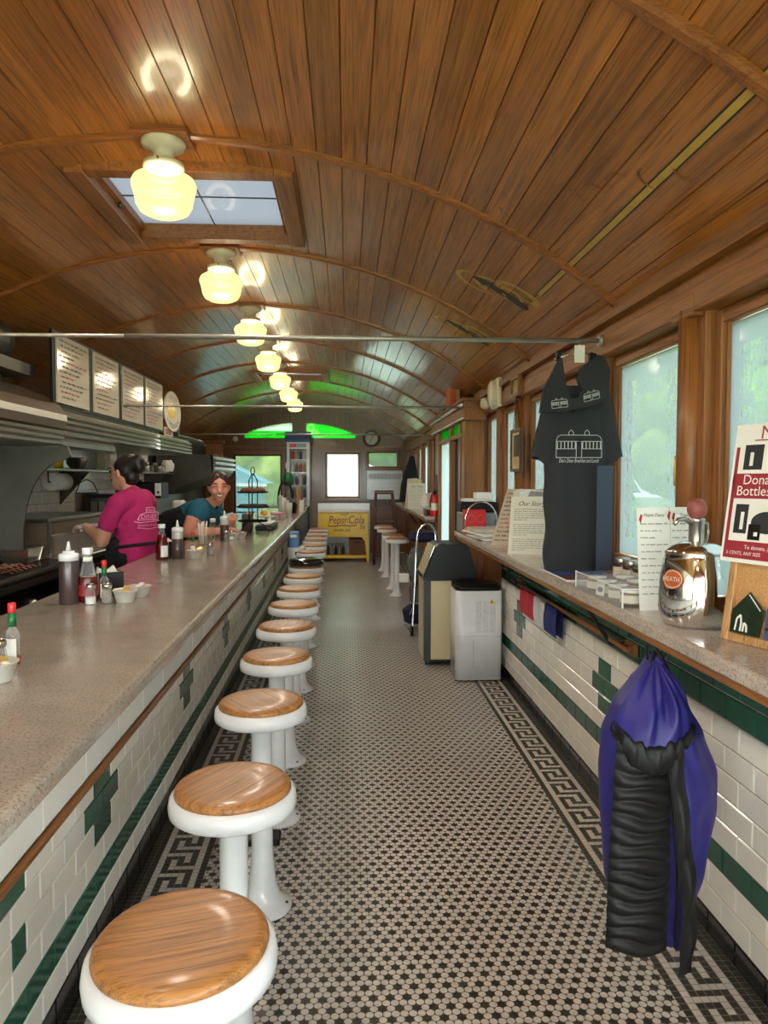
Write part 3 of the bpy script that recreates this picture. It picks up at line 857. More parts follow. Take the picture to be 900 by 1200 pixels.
for y, la in zip(LAMPY[1:], LAMPL[1:]):
    x = -.752-.009*(y-3); lamps.append(dup(l0, (x, y, zc(x)), la))
def bulb(y, e):
    x = -.752-.009*(y-3)
    L = bpy.data.lights.new('bulb', 'SPOT'); L.energy = e; L.color = (1.0, .95, .88); L.shadow_soft_size = .06
    L.spot_size = math.radians(172); L.spot_blend = .5
    o = bpy.data.objects.new('bulb', L); COL.objects.link(o); o.location = (x, y, zc(x)-.23)
    L = bpy.data.lights.new('bulb_glow', 'POINT'); L.energy = e*.14; L.color = (1.0, .88, .68); L.shadow_soft_size = .09
    o = bpy.data.objects.new('bulb_glow', L); COL.objects.link(o); o.location = (x, y, zc(x)-.23)
for y in LAMPY: bulb(y, LAMP_W)

# ================================================================== COUNTER
ROT = .0165
c0 = local('diner_counter', 'long stone-topped lunch counter faced in white and green tiles', 'counter', (0, 1.5, 0), rz=ROT)
Y0, Y1 = -3.4, 11.3     # along the counter from its own origin
b = MB()
prof = [(-1.25, .91), (-1.25, .95), (-.535, .95), (-.524, .948), (-.516, .94), (-.514, .93), (-.514, .915), (-.518, .91)]
b.prism(prof, 'y', Y0, Y1); b.build('worktop', m_stone, c0)
b = MB()
def ccross(half):
    def f(c, a, b_):
        for k in range(-3, 8):
            if k == -1: continue
            if abs(c+1.5-(2.2+1.248*k)) < half: return [(a, b_, 2)]
        return [(a, b_, 1)]
    return f
def mono(kind):
    def f(c, a, b_):
        y = c+1.5
        if kind == 1 and .95 < y < 1.64: return [(a, b_, 2)]
        if kind in (2, 3) and 1.5 < y < 1.66:
            m = 1.585-1.5
            return [(a, m-.002, 1), (m, b_, 2)] if a < m-.02 < b_ else [(a, b_, 1)]
        if kind == 4 and .95 < y < 1.5: return [(a, b_, 2)]
        return None
    return f
def both(k, half):
    c, m = ccross(half) if half else None, mono(k)
    return lambda cc, a, b_: (m(cc, a, b_) or (c(cc, a, b_) if c else [(a, b_, 1)]))
crows = [(0, .122, B_, 1), (.122, .2, W_, 1), (.2, .275, G_, 1), (.275, .352, W_, 1), (.352, .427, both(3, .06), 1), (.427, .5, both(2, .12), 1), (.5, .555, both(1, .06), 1)]
phc = (2.2-1.5)-.156*.5-40*.156
b.box(-.9, -.745, Y0, Y1, -.02, .56, 0)
tiles(b, -.745, 1, Y0, Y1, crows, PT, phc, None)
b.build('tiled_front', [m_grout, m_white_t, m_green_t, m_black_t], c0)
b = MB(); k = Y0
b.box(-.9, -.752, Y0, Y1, .56, .912, 0)
while k < Y1:
    b.box(-.752, -.742, k+.001, min(k+.305, Y1)-.001, .585, .908, 1, None, .003); k += .305
b.build('marble_band', [m_grout, m_white_t], c0)
b = MB(); b.prism([(-.745, .552), (-.736, .553), (-.731, .56), (-.731, .571), (-.736, .578), (-.745, .58)], 'y', Y0, Y1)
b.build('trim_strip', m_oaky, c0)
b = MB(); b.box(-1.2, -.5, Y1, Y1+.03, 0, .965, 0, None, .01); b.box(-1.25, -.505, Y1-.02, Y1+.04, .95, .975, 1, None, .008)
b.build('end_panel', [m_dsteel, m_steel], c0)
b = MB(); b.box(-1.2, -.9, Y0, Y1, 0, .9); b.build('kitchen_side', m_dsteel, c0)

# ================================================================== STOOLS
s0 = local('counter_stool', 'x', 'stool', (0, 0, 0), 'oak-seated stools along the counter')
b = MB(); b.lathe([(.098, 0), (.1, .004), (.097, .014), (.08, .022), (.058, .045), (.046, .09), (.04, .15), (.036, .2), (.034, .6), (.04, .64), (.1, .652)], n=28)
ped = b.build('pedestal', m_wpaint, s0)
b = MB(); b.lathe([(.1, .648), (.146, .65), (.1525, .655), (.154, .67), (.151, .688), (.142, .696), (.12, .696)], n=48); b.build('seat_rim', m_wpaint, s0)
b = MB(); b.lathe([(.1, .694), (.1385, .694), (.14, .699), (.139, .705), (.134, .711), (.12, .714), (.06, .712), (0, .711)], n=48, cap=False); b.build('seat', m_seat, s0)
for k in range(4):
    a = PI/4+k*PI/2; b = MB(); b.lathe([(.007, .016), (.006, .022), (0, .023)], (.083*math.cos(a), .083*math.sin(a), 0), 8, cap=False); b.build('bolt', m_dsteel, ped)
SY = [1.135, 1.715, 2.37, 3.0, 3.62, 4.25, 4.87, 5.5, 6.13, 7.35, 8.05, 8.75, 9.4, 10.1, 10.8]
num = ['nearest', 'second', 'third', 'fourth', 'fifth', 'sixth', 'seventh', 'eighth', 'ninth', 'tenth', 'eleventh', 'twelfth', 'thirteenth', 'fourteenth', 'last']
for i, y in enumerate(SY):
    la = 'white enamel counter stool with oak seat, %s along the counter' % (num[i]+(' one, largest' if i == 0 else ''))
    if i == 8: la = 'white counter stool with a black padded cushion, ninth along the counter'
    pos = (-.268+(-.0165)*(y-1.1), y, 0)
    if i == 0: s = s0; s.location = pos; s['label'] = la
    else: s = dup(s0, pos, la)
    s.rotation_euler = (0, 0, [.25, 1.0, 2.2, .7, 1.5, .2, 2.8, 1.2, .5, 0, 1, 2, 3, .4, 1.4][i])
    if i == 8:
        b = MB(); b.lathe([(.12, .715), (.15, .72), (.157, .74), (.15, .762), (.11, .772), (0, .774)], pos, 32, cap=False)
        cu = b.build('cushion', M('black_vinyl', srgb(20, 20, 22), .12, 0, .5), None, pos)
        tag(cu, 'round black glossy cushion lying on the ninth stool seat', 'cushion')
rs = None
for i, (x, y, la) in enumerate(((.625, 8.8, 'white stool at the far window shelf, closest of its four'), (.61, 9.35, 'white stool at the far window shelf, second of its four'),
                  (.60, 10.55, 'white stool at the far window shelf, third of its four'), (.585, 11.25, 'white stool at the far window shelf, beside the high chair'))):
    s = dup(s0, (x, y, 0), la, .6*i, 'white stools at the far window shelf'); s.scale = (.98, .98, 1.02)

# ================================================================== WINDOW SHELVES
w0 = thing('window_shelf', 'long speckled stone shelf under the etched windows', 'shelf', (1.0, 1.2, .975))
b = MB(); b.prism([(1.2, 1.0), (1.2, 1.04), (.868, 1.04), (.861, 1.037), (.858, 1.03), (.858, 1.005), (.862, 1.0)], 'y', -3.3, 5.64); b.build('stone_top', m_stoner, w0)
b = MB(); b.box(.87, 1.15, -3.3, 5.62, .976, 1.0, 0, None, .003); b.build('wooden_underside', m_oaky, w0)
for y in (4.55, 2.93, 1.3, -.3):
    b = MB(); b.tube([(.9, y, .972), (.99, y, .965), (1.0, y, .93), (1.115, y, .755), (1.145, y, .75)], .009, 6); b.build('bracket', m_blackm, w0)
w1 = thing('window_shelf', 'short far window shelf with a dark end post', 'shelf', (1.0, 9.7, 0))
b = MB(); b.box(.87, 1.2, 7.9, 12.6, 1.0, 1.04, 0, None, .006); b.build('stone_top', m_stoner, w1)
b = MB(); b.box(.88, 1.15, 7.92, 12.58, .975, 1.0); b.build('wooden_underside', m_oaky, w1)
b = MB(); b.box(.985, 1.02, 7.86, 7.9, .0, 1.5, 0, None, .004); b.build('end_post', m_dkwood, w1)
for y in (8.4, 10, 11.6):
    b = MB(); b.tube([(.9, y, .97), (1.0, y, .93), (1.15, y, .72)], .01, 6); b.build('bracket', m_blackm, w1)
r0 = thing('towel_rail', 'thin wooden rail on the tiles under the window shelf', 'rail', (1.1, 3.7, .77))
b = MB(); b.tube([(1.112, 2.72, .775), (1.112, 4.7, .775)], .011); b.build('bar', m_oaky, r0)
for y in (2.76, 4.62):
    b = MB(); b.box(1.125, 1.146, y-.05, y+.05, .75, .8, 0, None, .004); b.box(1.105, 1.13, y-.012, y+.012, .765, .785); b.build('end_block', m_oaky, r0)
# tricolour towel folded over the rail
tw = thing('dish_towel', 'red, white and blue cloth folded over the rail under the shelf', 'towel', (1.1, 4.0, .62))
def towel(name, ya, yb, mat, seed, zlow):
    b = MB()
    def fn(u, v):
        y = ya+(yb-ya)*v; s_ = u*.42
        wav = .008*math.sin(y*38+seed)*min(1, s_*6)
        if s_ < .21: return (1.096-.004+wav, y+.015*math.sin(u*9), .78-(.21-s_)*zlow)
        return (1.127+wav*.3, y, .78-(s_-.21)*.8)
    b.grid(fn, 26, 10); b.build(name, mat, tw)
towel('blue_stripe', 3.62, 3.86, M('blue_cloth', srgb(36, 48, 112), .9), 0, .78)
towel('white_stripe', 3.86, 4.06, M('white_cloth', srgb(206, 206, 208), .9), 1, .8)
towel('red_stripe', 4.06, 4.4, M('red_cloth', srgb(186, 44, 58), .9), 2, .76)

# ---- rods across the room
for i, (y, z, la) in enumerate(((3.13, 2.065, 'steel rod across the car nearest the camera, above the shirt'), (6.02, 2.06, 'steel rod across the car, second from the camera'), (9.7, 2.06, 'steel rod across the car, farthest from the camera'))):
    t = thing('tension_rod', la, 'rod', (-.8, y, z), 'steel rods across the ceiling')
    xe = 1.14
    b = MB(); b.tube([(-2.6, y, z), (-.9, y, z)], .0085); b.build('thin_tube', m_rod, t)
    b = MB(); b.tube([(-.95, y, z), (xe-.01, y, z)], .011); b.build('thick_tube', m_rod, t)
    for x in (-2.6, xe-.012):
        b = MB(); b.lathe([(.024, -.012), (.026, 0), (.024, .012)], n=14, T=Matrix.Translation((x, y, z)) @ Matrix.Rotation(PI/2, 4, 'Y')); b.build('end_flange', m_rod, t)

# ---- shirt on its hanger
YS = 3.1
t = thing('coat_hanger', 'wire hanger with clips and a white price tag on the rod', 'hanger', (1.03, 3.07, 1.95))
b = MB(); b.tube([(1.02, 3.115, 2.075), (1.025, 3.13, 2.082), (1.03, 3.145, 2.075), (1.03, 3.12, 2.05), (1.03, 3.07, 2.01)], .0035, 6)
b.tube([(.89, 3.03, 1.965), (1.03, 3.07, 2.01), (1.08, 3.1, 1.985)], .004, 6); b.build('wire', m_chrome, t)
b = MB(); b.box(.985, 1.03, 3.05, 3.053, 1.955, 2.03); b.build('price_tag', m_paper, t)
for x, y in ((.905, 3.02), (1.06, 3.06), (1.08, 3.08)):
    b = MB(); b.box(x-.01, x+.01, y-.012, y+.012, 1.955, 2.0, 0, None, .004); b.build('clip', m_black, t)
sh_ = thing('t_shirt', 'long charcoal t-shirt with a printed diner, hanging down to the shelf', 'shirt', (1.015, YS, 1.05))
def shirt(u, v):
    th = 2*PI*u; z = 1.047+(1.86-1.047)*v
    hw = .135+.012*math.sin(v*3)+(.004*math.sin(v*17))-(.05*max(0, (v-.93)/.07)**2); hd = .04+.012*math.sin(4*v+1)
    c = math.cos(th); s = math.sin(th)
    x = 1.016+hw*math.copysign(abs(c)**.7, c); y = YS+hd*math.copysign(abs(s)**.8, s)+.012*math.sin(th*5+v*5)*(1-v*.7)
    return (x+.004*math.sin(v*23+th), y, z)
b = MB(); b.grid(shirt, 56, 36, 0, True, None, None, True)
b.build('body', m_charcoal, sh_)
b = MB()
b.grid(lambda u, v: (1.085+.084*u, YS-.066+.03*u, 1.05+.46*v), 8, 24); b.build('side_fold', m_charcoal_lit, sh_)  # same shirt, its window-lit side painted blue-grey
for sx, nm in ((-1, 'sleeve'), (1, 'sleeve')):
    b = MB()
    def sl(u, v, sx=sx):
        th = 2*PI*u; k = v
        cx = 1.016+sx*(.095+.062*k); cz = 1.83-.3*k
        return (cx+.042*math.cos(th)*(1+.2*k), YS+.035*math.sin(th), cz+.05*math.cos(th)*sx*.5+.006*math.sin(5*th))
    b.grid(sl, 20, 10, 0, True, None, None, True); b.build(nm, m_charcoal, sh_)
b = MB()
T = frame_T((1.005, YS-.062, 1.595), (1, 0.0, 0), (0, 0, 1))
def line(mb, T, pts, w=.0022, mi=0, e=.001):
    for (ax, ay), (bx, by) in zip(pts, pts[1:]):
        d = Vector((bx-ax, by-ay)); L = d.length
        if L < 1e-6: continue
        n = Vector((-d.y, d.x))/L*w/2
        mb.add([(ax+n.x, ay+n.y, e), (bx+n.x, by+n.y, e), (bx-n.x, by-n.y, e), (ax-n.x, ay-n.y, e)], [(0, 1, 2, 3)], mi, False, T, .5)
def diner_print(mb, T, s, w=.0024, text=True):
    P_ = lambda pts: [(x*s, y*s) for x, y in pts]
    line(mb, T, P_([(-1, -.5), (-1, .25), (-.93, .4), (-.8, .47), (.8, .47), (.93, .4), (1, .25), (1, -.5), (-1, -.5)]), w)
    line(mb, T, P_([(-1, .2), (1, .2)]), w); line(mb, T, P_([(-1, -.12), (-.18, -.12)]), w); line(mb, T, P_([(.18, -.12), (1, -.12)]), w)
    for k in range(13):
        x = -.95+k*1.9/12
        if abs(x) < .12: continue
        line(mb, T, P_([(x, .2), (x, -.12)]), w*1.7)
    line(mb, T, P_([(-.12, -.5), (-.12, .2), (.12, .2), (.12, -.5)]), w)
    for x in (-.35, .35): line(mb, T, P_([(x-.1, .48), (x-.1, .6), (x, .7), (x+.1, .6), (x+.1, .48)]), w)
diner_print(b, T, .1)
for dy, s_ in ((-.076, .024),): b.text("Dan's Diner Breakfast and Lunch", s_, frame_T((1.005, YS-.062, 1.6+dy), (1, 0, 0), (0, 0, 1)), 0, .3, sx=.55)
b.build('diner_print', m_print, sh_)
for i, (pts, la, cx, tilt) in enumerate(((((.955, 1.985), (.885, 1.85), (.868, 1.745), (1.005, 1.752), (1.012, 1.79), (.985, 1.86), (.965, 1.985)), 'folded charcoal garment clipped at the left of the hanger, small white print', .95, .1),
        (((1.13, 2.0), (1.06, 1.95), (1.035, 1.9), (1.06, 1.84), (1.02, 1.745), (1.17, 1.80), (1.185, 1.93), (1.16, 1.99)), 'folded charcoal garment clipped at the right of the hanger, small white print', 1.095, .25))):
    h = thing('folded_garment', la, 'garment', (cx, 3.0, 1.75), 'folded garments clipped to the hanger')
    b = MB()
    pts = [(x_*.945, 1.45+(z_-1.45)*.96) for x_, z_ in pts]; cx *= .945
    b.prism(list(pts), 'y', 2.985, 3.015, 0); b.build('cloth', m_charcoal, h)
    b = MB()
    lo = 1.737 if i == 0 else 1.75
    b.prism([(cx-.075, lo-.005), (cx+.07, lo+.01+.04*i), (cx+.075, lo+.055+.045*i), (cx-.055, lo+.05)], 'y', 2.973, 2.986, 0); b.build('turned_up_brim', m_charcoal, h)
    b = MB(); diner_print(b, frame_T((cx, 2.972, lo+.033+.02*i), (1, 0, .12+.14*i), (-.12, 0, 1)), .034, .002); b.build('white_print', m_print, h)

# ================================================================== ON THE NEAR SHELF
ZS = 1.04
# syrup urn
t = thing('syrup_urn', 'polished steel pump urn with a red wooden knob', 'urn', (.985, 1.95, ZS))
b = MB(); c = (.985, 1.95, ZS)
b.lathe([(.07, 0), (.084, .004), (.094, .022), (.099, .05), (.0985, .09), (.094, .14), (.086, .185), (.081, .2), (.0815, .204), (.079, .21), (.07, .222), (.045, .232), (.024, .238)], c, 48, 0); b.build('body', m_chrome, t)
b = MB(); b.lathe([(.0825, .2), (.0835, .203), (.0825, .206)], c, 48, 0, cap=False); b.build('lid_seam', m_steel, t)
b = MB(); b.lathe([(.021, .236), (.0205, .29), (.0225, .292), (.0225, .3), (.02, .302), (0, .302)], c, 24, cap=False); b.build('pump_neck', m_steel, t)
b = MB(); b.tube([(.97, 1.945, ZS+.285), (.945, 1.94, ZS+.3), (.925, 1.935, ZS+.298), (.912, 1.93, ZS+.285)], [.007, .0065, .006, .0055], 10); b.build('spout', m_steel, t)
b = MB(); b.tube([(1.003, 1.955, ZS+.288), (1.02, 1.957, ZS+.285), (1.023, 1.957, ZS+.26), (1.018, 1.957, ZS+.236)], .004, 8); b.build('guide_wire', m_steel, t)
b = MB(); b.lathe([(.012, .3), (.02, .306), (.0255, .318), (.0265, .33), (.023, .345), (.013, .355), (0, .357)], c, 24, cap=False); b.build('knob', M('red_stained_wood', srgb(142, 72, 66), .4), t)
b = MB()
ang = math.atan2(-1.95+.35, -.985+.35)
for ring, mi in ((1.0, 0), (.88, 1), (.82, 0)):
    vs = []
    for k in range(28):
        q = 2*PI*k/28; zz = .135+.027*ring*math.sin(q); a = ang-.75+.35*ring*math.cos(q)
        rr = .0952-(zz-.14)*.17+.0006+.0004*(1-ring)*4; vs.append((c[0]+rr*math.cos(a), c[1]+rr*math.sin(a), ZS+zz))
    b.add(vs, [tuple(range(28))], mi)
b.build('oval_label', [M('orange_label', srgb(176, 84, 44), .5), m_cream], t)
b = MB(); a = ang-.75
b.text('HEATH', .019, frame_T((c[0]+.0985*math.cos(a), c[1]+.0985*math.sin(a), ZS+.129), (-math.sin(a), math.cos(a), 0), (0, 0, 1)), 0, 0, .001, sx=.9); b.build('label_lettering', m_cream, t)
# menu card behind the urn
def card(name, label, cat, p, x, zv, w, h, mat, th=.003, group=None):
    """an upright or leaning sheet; p = lower left corner, x = direction along its foot, zv = direction up the sheet"""
    t = thing(name, label, cat, p, group); T = frame_T(p, x, zv)
    b = MB(); b.box(0, w, 0, h, -th, 0, 0, T); b.build('sheet', mat, t); return t, T
t, T = card('menu_card', 'white menu card with red feather marks behind the urn', 'card', (.915, 2.16, ZS), (1, .05, 0), (0, .12, 1), .215, .325, m_paper)
b = MB()
for cx in (.055, .16):
    b.text('Maple Dairy' if cx < .1 else 'Treats', .014, T @ Matrix.Translation((cx, .295, 0)), 0, .25)
    for k in range(11): scribble(b, T @ Matrix.Translation((cx-.045, 0, 0)), .0, .09-.02*(k % 3), .27-.022*k, .0045, 0, .3, .0007, k, .016)
b.build('writing', m_ink, t)
b = MB()
for x, y in ((.006, .285), (.1, .295), (.115, .29), (.19, .29), (.2, .275)):
    b.add([(x, y, .001), (x+.006, y-.014, .001), (x+.012, y+.014, .001), (x+.006, y+.018, .001)], [(0, 1, 2, 3)], 0, False, T)
b.build('red_feathers', m_redink, t)
b = MB(); b.add([(.108, 0, .0008), (.1095, 0, .0008), (.1095, .325, .0008), (.108, .325, .0008)], [(0, 1, 2, 3)], 0, False, T); b.build('centre_fold', m_kraft, t)

# poster easel at the right edge
O = Vector((.966, 1.77, ZS)); e1 = Vector((.33, -.944, 0)); e2 = Vector((.16, .08, .984)).normalized()
T = frame_T(O, e1, e2)
t = thing('poster_easel', 'oak-framed cork board easel leaning at the right edge of the shelf', 'easel', tuple(O))
b = MB(); b.box(.02, .4, .02, .36, -.012, -.006, 0, T); b.build('cork_panel', m_cork, t)
b = MB()
for q in ((0, .022, 0, .38), (.398, .42, 0, .38), (.022, .398, 0, .022), (.022, .398, .358, .38)): b.box(q[0], q[1], q[2], q[3], -.018, .006, 0, T, .002)
b.build('frame', m_board, t)
b = MB(); b.box(.18, .24, .02, .3, -.1, -.018, 0, T); b.build('rear_strut', m_board, t)
Tp = T @ Matrix.Translation((-.028, .2, .012))
p = thing('fundraising_poster', 'crimson and white poster about donating bottles, on the easel', 'poster', tuple(Tp @ Vector((0, 0, 0))))
b = MB(); b.box(0, .36, 0, .36, -.002, 0, 0, Tp); b.build('paper', m_paper, p)
b = MB()
for q in ((.008, .352, .01, .055), (.008, .352, .165, .23)): b.box(q[0], q[1], q[2], q[3], 0, .0006, 0, Tp)
b.box(.008, .018, .05, .3, 0, .0006, 0, Tp); b.box(.06, .3, .315, .318, 0, .0006, 0, Tp); b.build('crimson_bands', m_redpaper, p)
b = MB(); b.text('Donate', .036, Tp @ Matrix.Translation((.04, .202, .0003)), 0, 0, .001, 'LEFT'); b.text('Bottles & Cans', .036, Tp @ Matrix.Translation((.024, .173, .0003)), 0, 0, .001, 'LEFT')
b.text('To donate, please bring', .014, Tp @ Matrix.Translation((.07, .036, .0003)), 0, 0, .001, 'LEFT'); b.text('5 CENTS, ANY SIZE', .012, Tp @ Matrix.Translation((.018, .02, .0003)), 0, 0, .001, 'LEFT')
b.build('white_lettering', m_paper, p)
b = MB(); b.text('Now', .05, Tp @ Matrix.Translation((.075, .32, 0)), 0, 0, .001, 'LEFT'); b.build('red_heading', m_redpaper, p)
for q, mt in (((.035, .09, .24, .305), m_charcoal), ((.03, .068, .075, .15), m_charcoal), ((.075, .11, .06, .1), m_black)):
    b = MB(); b.box(*q, 0, .0012, 0, Tp); b.box(q[0]+.018, q[0]+.028, q[2]+.01, q[3]-.02, .0012, .0018, 1, Tp); b.build('photograph', [mt, m_paper], p)
b = MB()
vs = [(.125+.045*math.cos(2*PI*k/24), .105+.028*math.sin(2*PI*k/24), .001) for k in range(24)]; b.add(vs, [tuple(range(24))], 0, False, Tp)
b.build('dark_oval', m_charcoal, p)
q = thing('dark_brochure', 'dark green and black brochure tucked into the easel tray', 'brochure', tuple(T @ Vector((.035, .03, .01))))
b = MB(); b.prism([(.03, .024), (.115, .024), (.12, .09), (.075, .13), (.03, .08)], 'z', .007, .01, 0, T); b.build('cover', M('green_black_print', srgb(30, 46, 30), .35, 0, .2, .4, 60), q)
b = MB(); line(b, T @ Matrix.Translation((0, 0, .0102)), [(.045, .03), (.048, .06), (.058, .07), (.062, .05), (.06, .03)], .005); line(b, T @ Matrix.Translation((0, 0, .0102)), [(.068, .03), (.07, .052), (.078, .045), (.079, .03)], .006)
line(b, T @ Matrix.Translation((0, 0, .0102)), [(.075, .124), (.112, .088)], .003); b.build('white_figures', m_paper, q)
q = thing('lake_postcard', 'blue lake postcard tucked into the easel tray', 'postcard', tuple(T @ Vector((.13, .03, .01))))
b = MB(); b.box(.128, .22, .024, .1, .007, .009, 0, T); b.build('sky_print', M('dusk_blue_print', srgb(62, 88, 130), .3, 0, .3), q)
b = MB(); b.box(.128, .22, .045, .052, .009, .0095, 0, T); b.build('shore_line', m_ink, q)

# jam jars, acrylic case and cards
def make_jar(label, pos, r=.026, h=.05, body=m_jam):
    t = local('jam_jar', label, 'jar', pos, 'little preserve jars on the window shelf')
    b = MB(); b.lathe([(r*.92, 0), (r, .004), (r, h*.72), (r*.9, h*.78)], n=20); b.build('contents', body, t)
    b = MB(); b.lathe([(r*1.0, h*.78), (r*1.02, h*.8), (r*1.02, h*.97), (r*.97, h), (0, h)], n=24, cap=False); b.build('lid', m_steel if body is m_jam else m_wpaint, t)
    b = MB(); b.lathe([(r*1.012, h*.12), (r*1.012, h*.62)], n=20, cap=False); b.build('label_band', m_cream, t)
    return t
t = thing('display_case', 'clear acrylic case full of small jars at the shelf edge', 'case', (.97, 2.42, ZS))
b = MB()
b.box(.872, 1.085, 2.2, 2.66, ZS, ZS+.004); b.box(.872, .875, 2.2, 2.66, ZS, ZS+.062); b.box(.872, 1.085, 2.2, 2.203, ZS, ZS+.062)
b.box(1.082, 1.085, 2.2, 2.66, ZS, ZS+.062); b.box(.872, 1.085, 2.657, 2.66, ZS, ZS+.062); b.box(.975, .978, 2.2, 2.66, ZS, ZS+.055); b.build('walls', m_clear, t)
b = MB()
for (x, y) in ((.875, 2.2), (.875, 2.66), (1.082, 2.2), (1.082, 2.66)): b.box(x-.002, x+.002, y-.002, y+.002, ZS, ZS+.063)
b.box(.872, 1.085, 2.199, 2.201, ZS+.06, ZS+.063); b.box(.871, .873, 2.2, 2.66, ZS+.06, ZS+.063); b.build('polished_edges', m_paper, t)
jn = 0
ordn = ['first', 'second', 'third', 'fourth', 'fifth', 'sixth', 'seventh', 'eighth', 'ninth']
jw = jb = None
for r_, x in enumerate((.925, 1.03)):
    for k in range(4):
        la = 'white-lidded jar in the acrylic case, %s from the urn in the %s row' % (ordn[k], ('aisle', 'window')[r_])
        p_ = (x, 2.255+.105*k, ZS+.0045)
        if jw is None: jw = make_jar(la, p_, .034, .05, M('pale_preserve', srgb(150, 120, 92), .4, 0, .3))
        else: dup(jw, p_, la, .4*k)
for r_, x in enumerate((1.12,)):
    for k in range(6):
        la = 'dark jam jar with silver lid behind the case, %s from the urn' % ordn[k]
        p_ = (x, 2.33+.1*k, ZS)
        if jb is None: jb = make_jar(la, p_, .034, .092)
        else: dup(jb, p_, la, .5*k)
for (p_, w, h, la, col, tl) in (((.985, 2.17, ZS), .05, .062, 'small white card with a green oval in front of the case', m_greenp, 0), ((1.035, 2.1, ZS+.012), .052, .065, 'small tilted white tag with a red oval beside the urn', m_redpaper, .3), ((.878, 2.45, ZS+.006), .05, .055, 'small white card with a grey oval inside the acrylic case', m_charcoal, 0)):
    x_ = (math.cos(tl), .15, -math.sin(tl)) if p_[0] > .9 else (.2, -1, 0); z_ = (math.sin(tl), .1, math.cos(tl)) if p_[0] > .9 else (.1, 0, 1)
    t, T = card('shelf_card', la, 'card', p_, x_, z_, w, h, m_paper, .002, 'small cards among the jars')
    b = MB(); vs = [(w/2+w*.36*math.cos(2*PI*k/20), h*.36+h*.17*math.sin(2*PI*k/20), .0008) for k in range(20)]; b.add(vs, [tuple(range(20))], 0, False, T); b.build('oval_mark', col, t)
    b = MB(); scribble(b, T, .006, w-.006, h*.72, .004, 0, .3, .0008, 3, .014); scribble(b, T, .01, w-.01, h*.84, .004, 0, .3, .0008, 4, .014); b.build('writing', m_ink, t)
bk = MB(); bk.box(1.0, 1.05, 2.125, 2.17, ZS, ZS+.035, 0, None, .003); tag(bk.build('gift_box', m_black), 'small black box at the foot of the tilted tag', 'box')
t = thing('magazine', 'blue magazine lying under the hanging shirt', 'magazine', (1.0, 2.95, ZS), None)
b = MB(); b.box(.885, 1.12, 2.8, 3.2, ZS, ZS+.006); b.build('pages', m_paper, t)
b = MB(); b.box(.884, 1.121, 2.96, 3.201, ZS+.006, ZS+.007, 0); b.build('blue_cover', m_bluep, t)
b = MB(); b.box(.884, 1.121, 2.8, 2.96, ZS+.006, ZS+.0071, 0); b.build('maroon_band', M('maroon_print', srgb(92, 42, 52), .4), t)

# story cards, written board, napkin box
def story(p, x, zv, w, h, label, far=False):
    t, T = card('story_card', label, 'sign', p, x, zv, w, h, m_cream, .006, 'story cards on the window shelves')
    b = MB(); b.text('Our Story', w*.17, T @ Matrix.Translation((w*.54, h*.84, 0)), 0, .35, .001)
    n = 20 if not far else 9
    for k in range(n):
        if k in (6, 13): continue
        scribble(b, T, w*.1, w*(.9 if k not in (5, 12, 19) else .45), h*(.77-.037*k*(20/n)), h*.016, 0, .22, .001, k, w*.1)
    b.build('writing', m_ink, t)
    b = MB(); b.box(w*.2, w*.8, 0, h*.7, -.05, -.006, 0, T); b.build('rear_support', m_kraft, t)
story((.885, 3.86, ZS), (1, -.28, 0), (.09, .12, 1), .205, .32, 'cream story card beside the hanging shirt')
t, T = card('chalk_board', 'tall grey-brown board of handwriting leaning behind the story card', 'sign', (.905, 4.42, ZS), (1, -.42, 0), (.32, .12, 1), .27, .37, m_kraft, .008)
b = MB(); b2 = MB()
for k in range(12):
    mb = b2 if k in (6, 7, 8) else b
    scribble(mb, T, .014, .25, .335-.028*k, .013, 0, .25, .001, 50+k, .034)
b.build('black_writing', m_ink, t); b2.build('red_writing', m_redink, t)
t = thing('napkin_box', 'white slant-topped box behind the cream story card', 'box', (1.06, 4.05, ZS))
b = MB(); b.prism([(.985, ZS), (1.15, ZS), (1.15, ZS+.34), (1.03, ZS+.355), (.985, ZS+.34)], 'y', 4.0, 4.16); b.build('carton', m_paper, t)
b = MB(); b.prism([(1.02, ZS+.29), (1.145, ZS+.29), (1.145, ZS+.335), (1.045, ZS+.345)], 'y', 3.995, 4.0); b.build('grey_front', M('grey_card', srgb(150, 150, 152), .6), t)
# newspapers
for k, (dx, dy, h, col) in enumerate(((0, 0, .012, m_paper), (.01, .03, .01, M('newsprint', srgb(190, 190, 196), .9)), (-.01, .05, .014, m_paper), (.0, .12, .022, M('yellowed_newsprint', srgb(206, 194, 174), .9)))):
    z = ZS+.001+[0, .013, .024, .039][k]
    t = thing('newspaper', ['newspaper lying lowest in the pile on the shelf', 'newspaper second from the bottom of the pile', 'newspaper third from the bottom of the pile', 'folded newspaper topmost on the pile'][k], 'newspaper', (1.0+dx, 4.95+dy, z), 'newspapers piled on the window shelf')
    T = Matrix.Translation((1.0+dx, 4.95+dy, z)) @ Matrix.Rotation([.06, -.1, .14, 0][k], 4, 'Z')
    b = MB(); b.box(-.115, .13, -.28+.1*(k == 3), .22, 0, h, 0, T, .004); b.build('pages', col, t)
    b = MB()
    for q in range(6): scribble(b, T @ Matrix.Translation((-.1, -.24+.06*q+.1*(k == 3), h)), 0, .2, 0, .014, 0, .3, .0008, q+9*k, .05)
    b.build('newsprint_lines', m_charcoal, t)
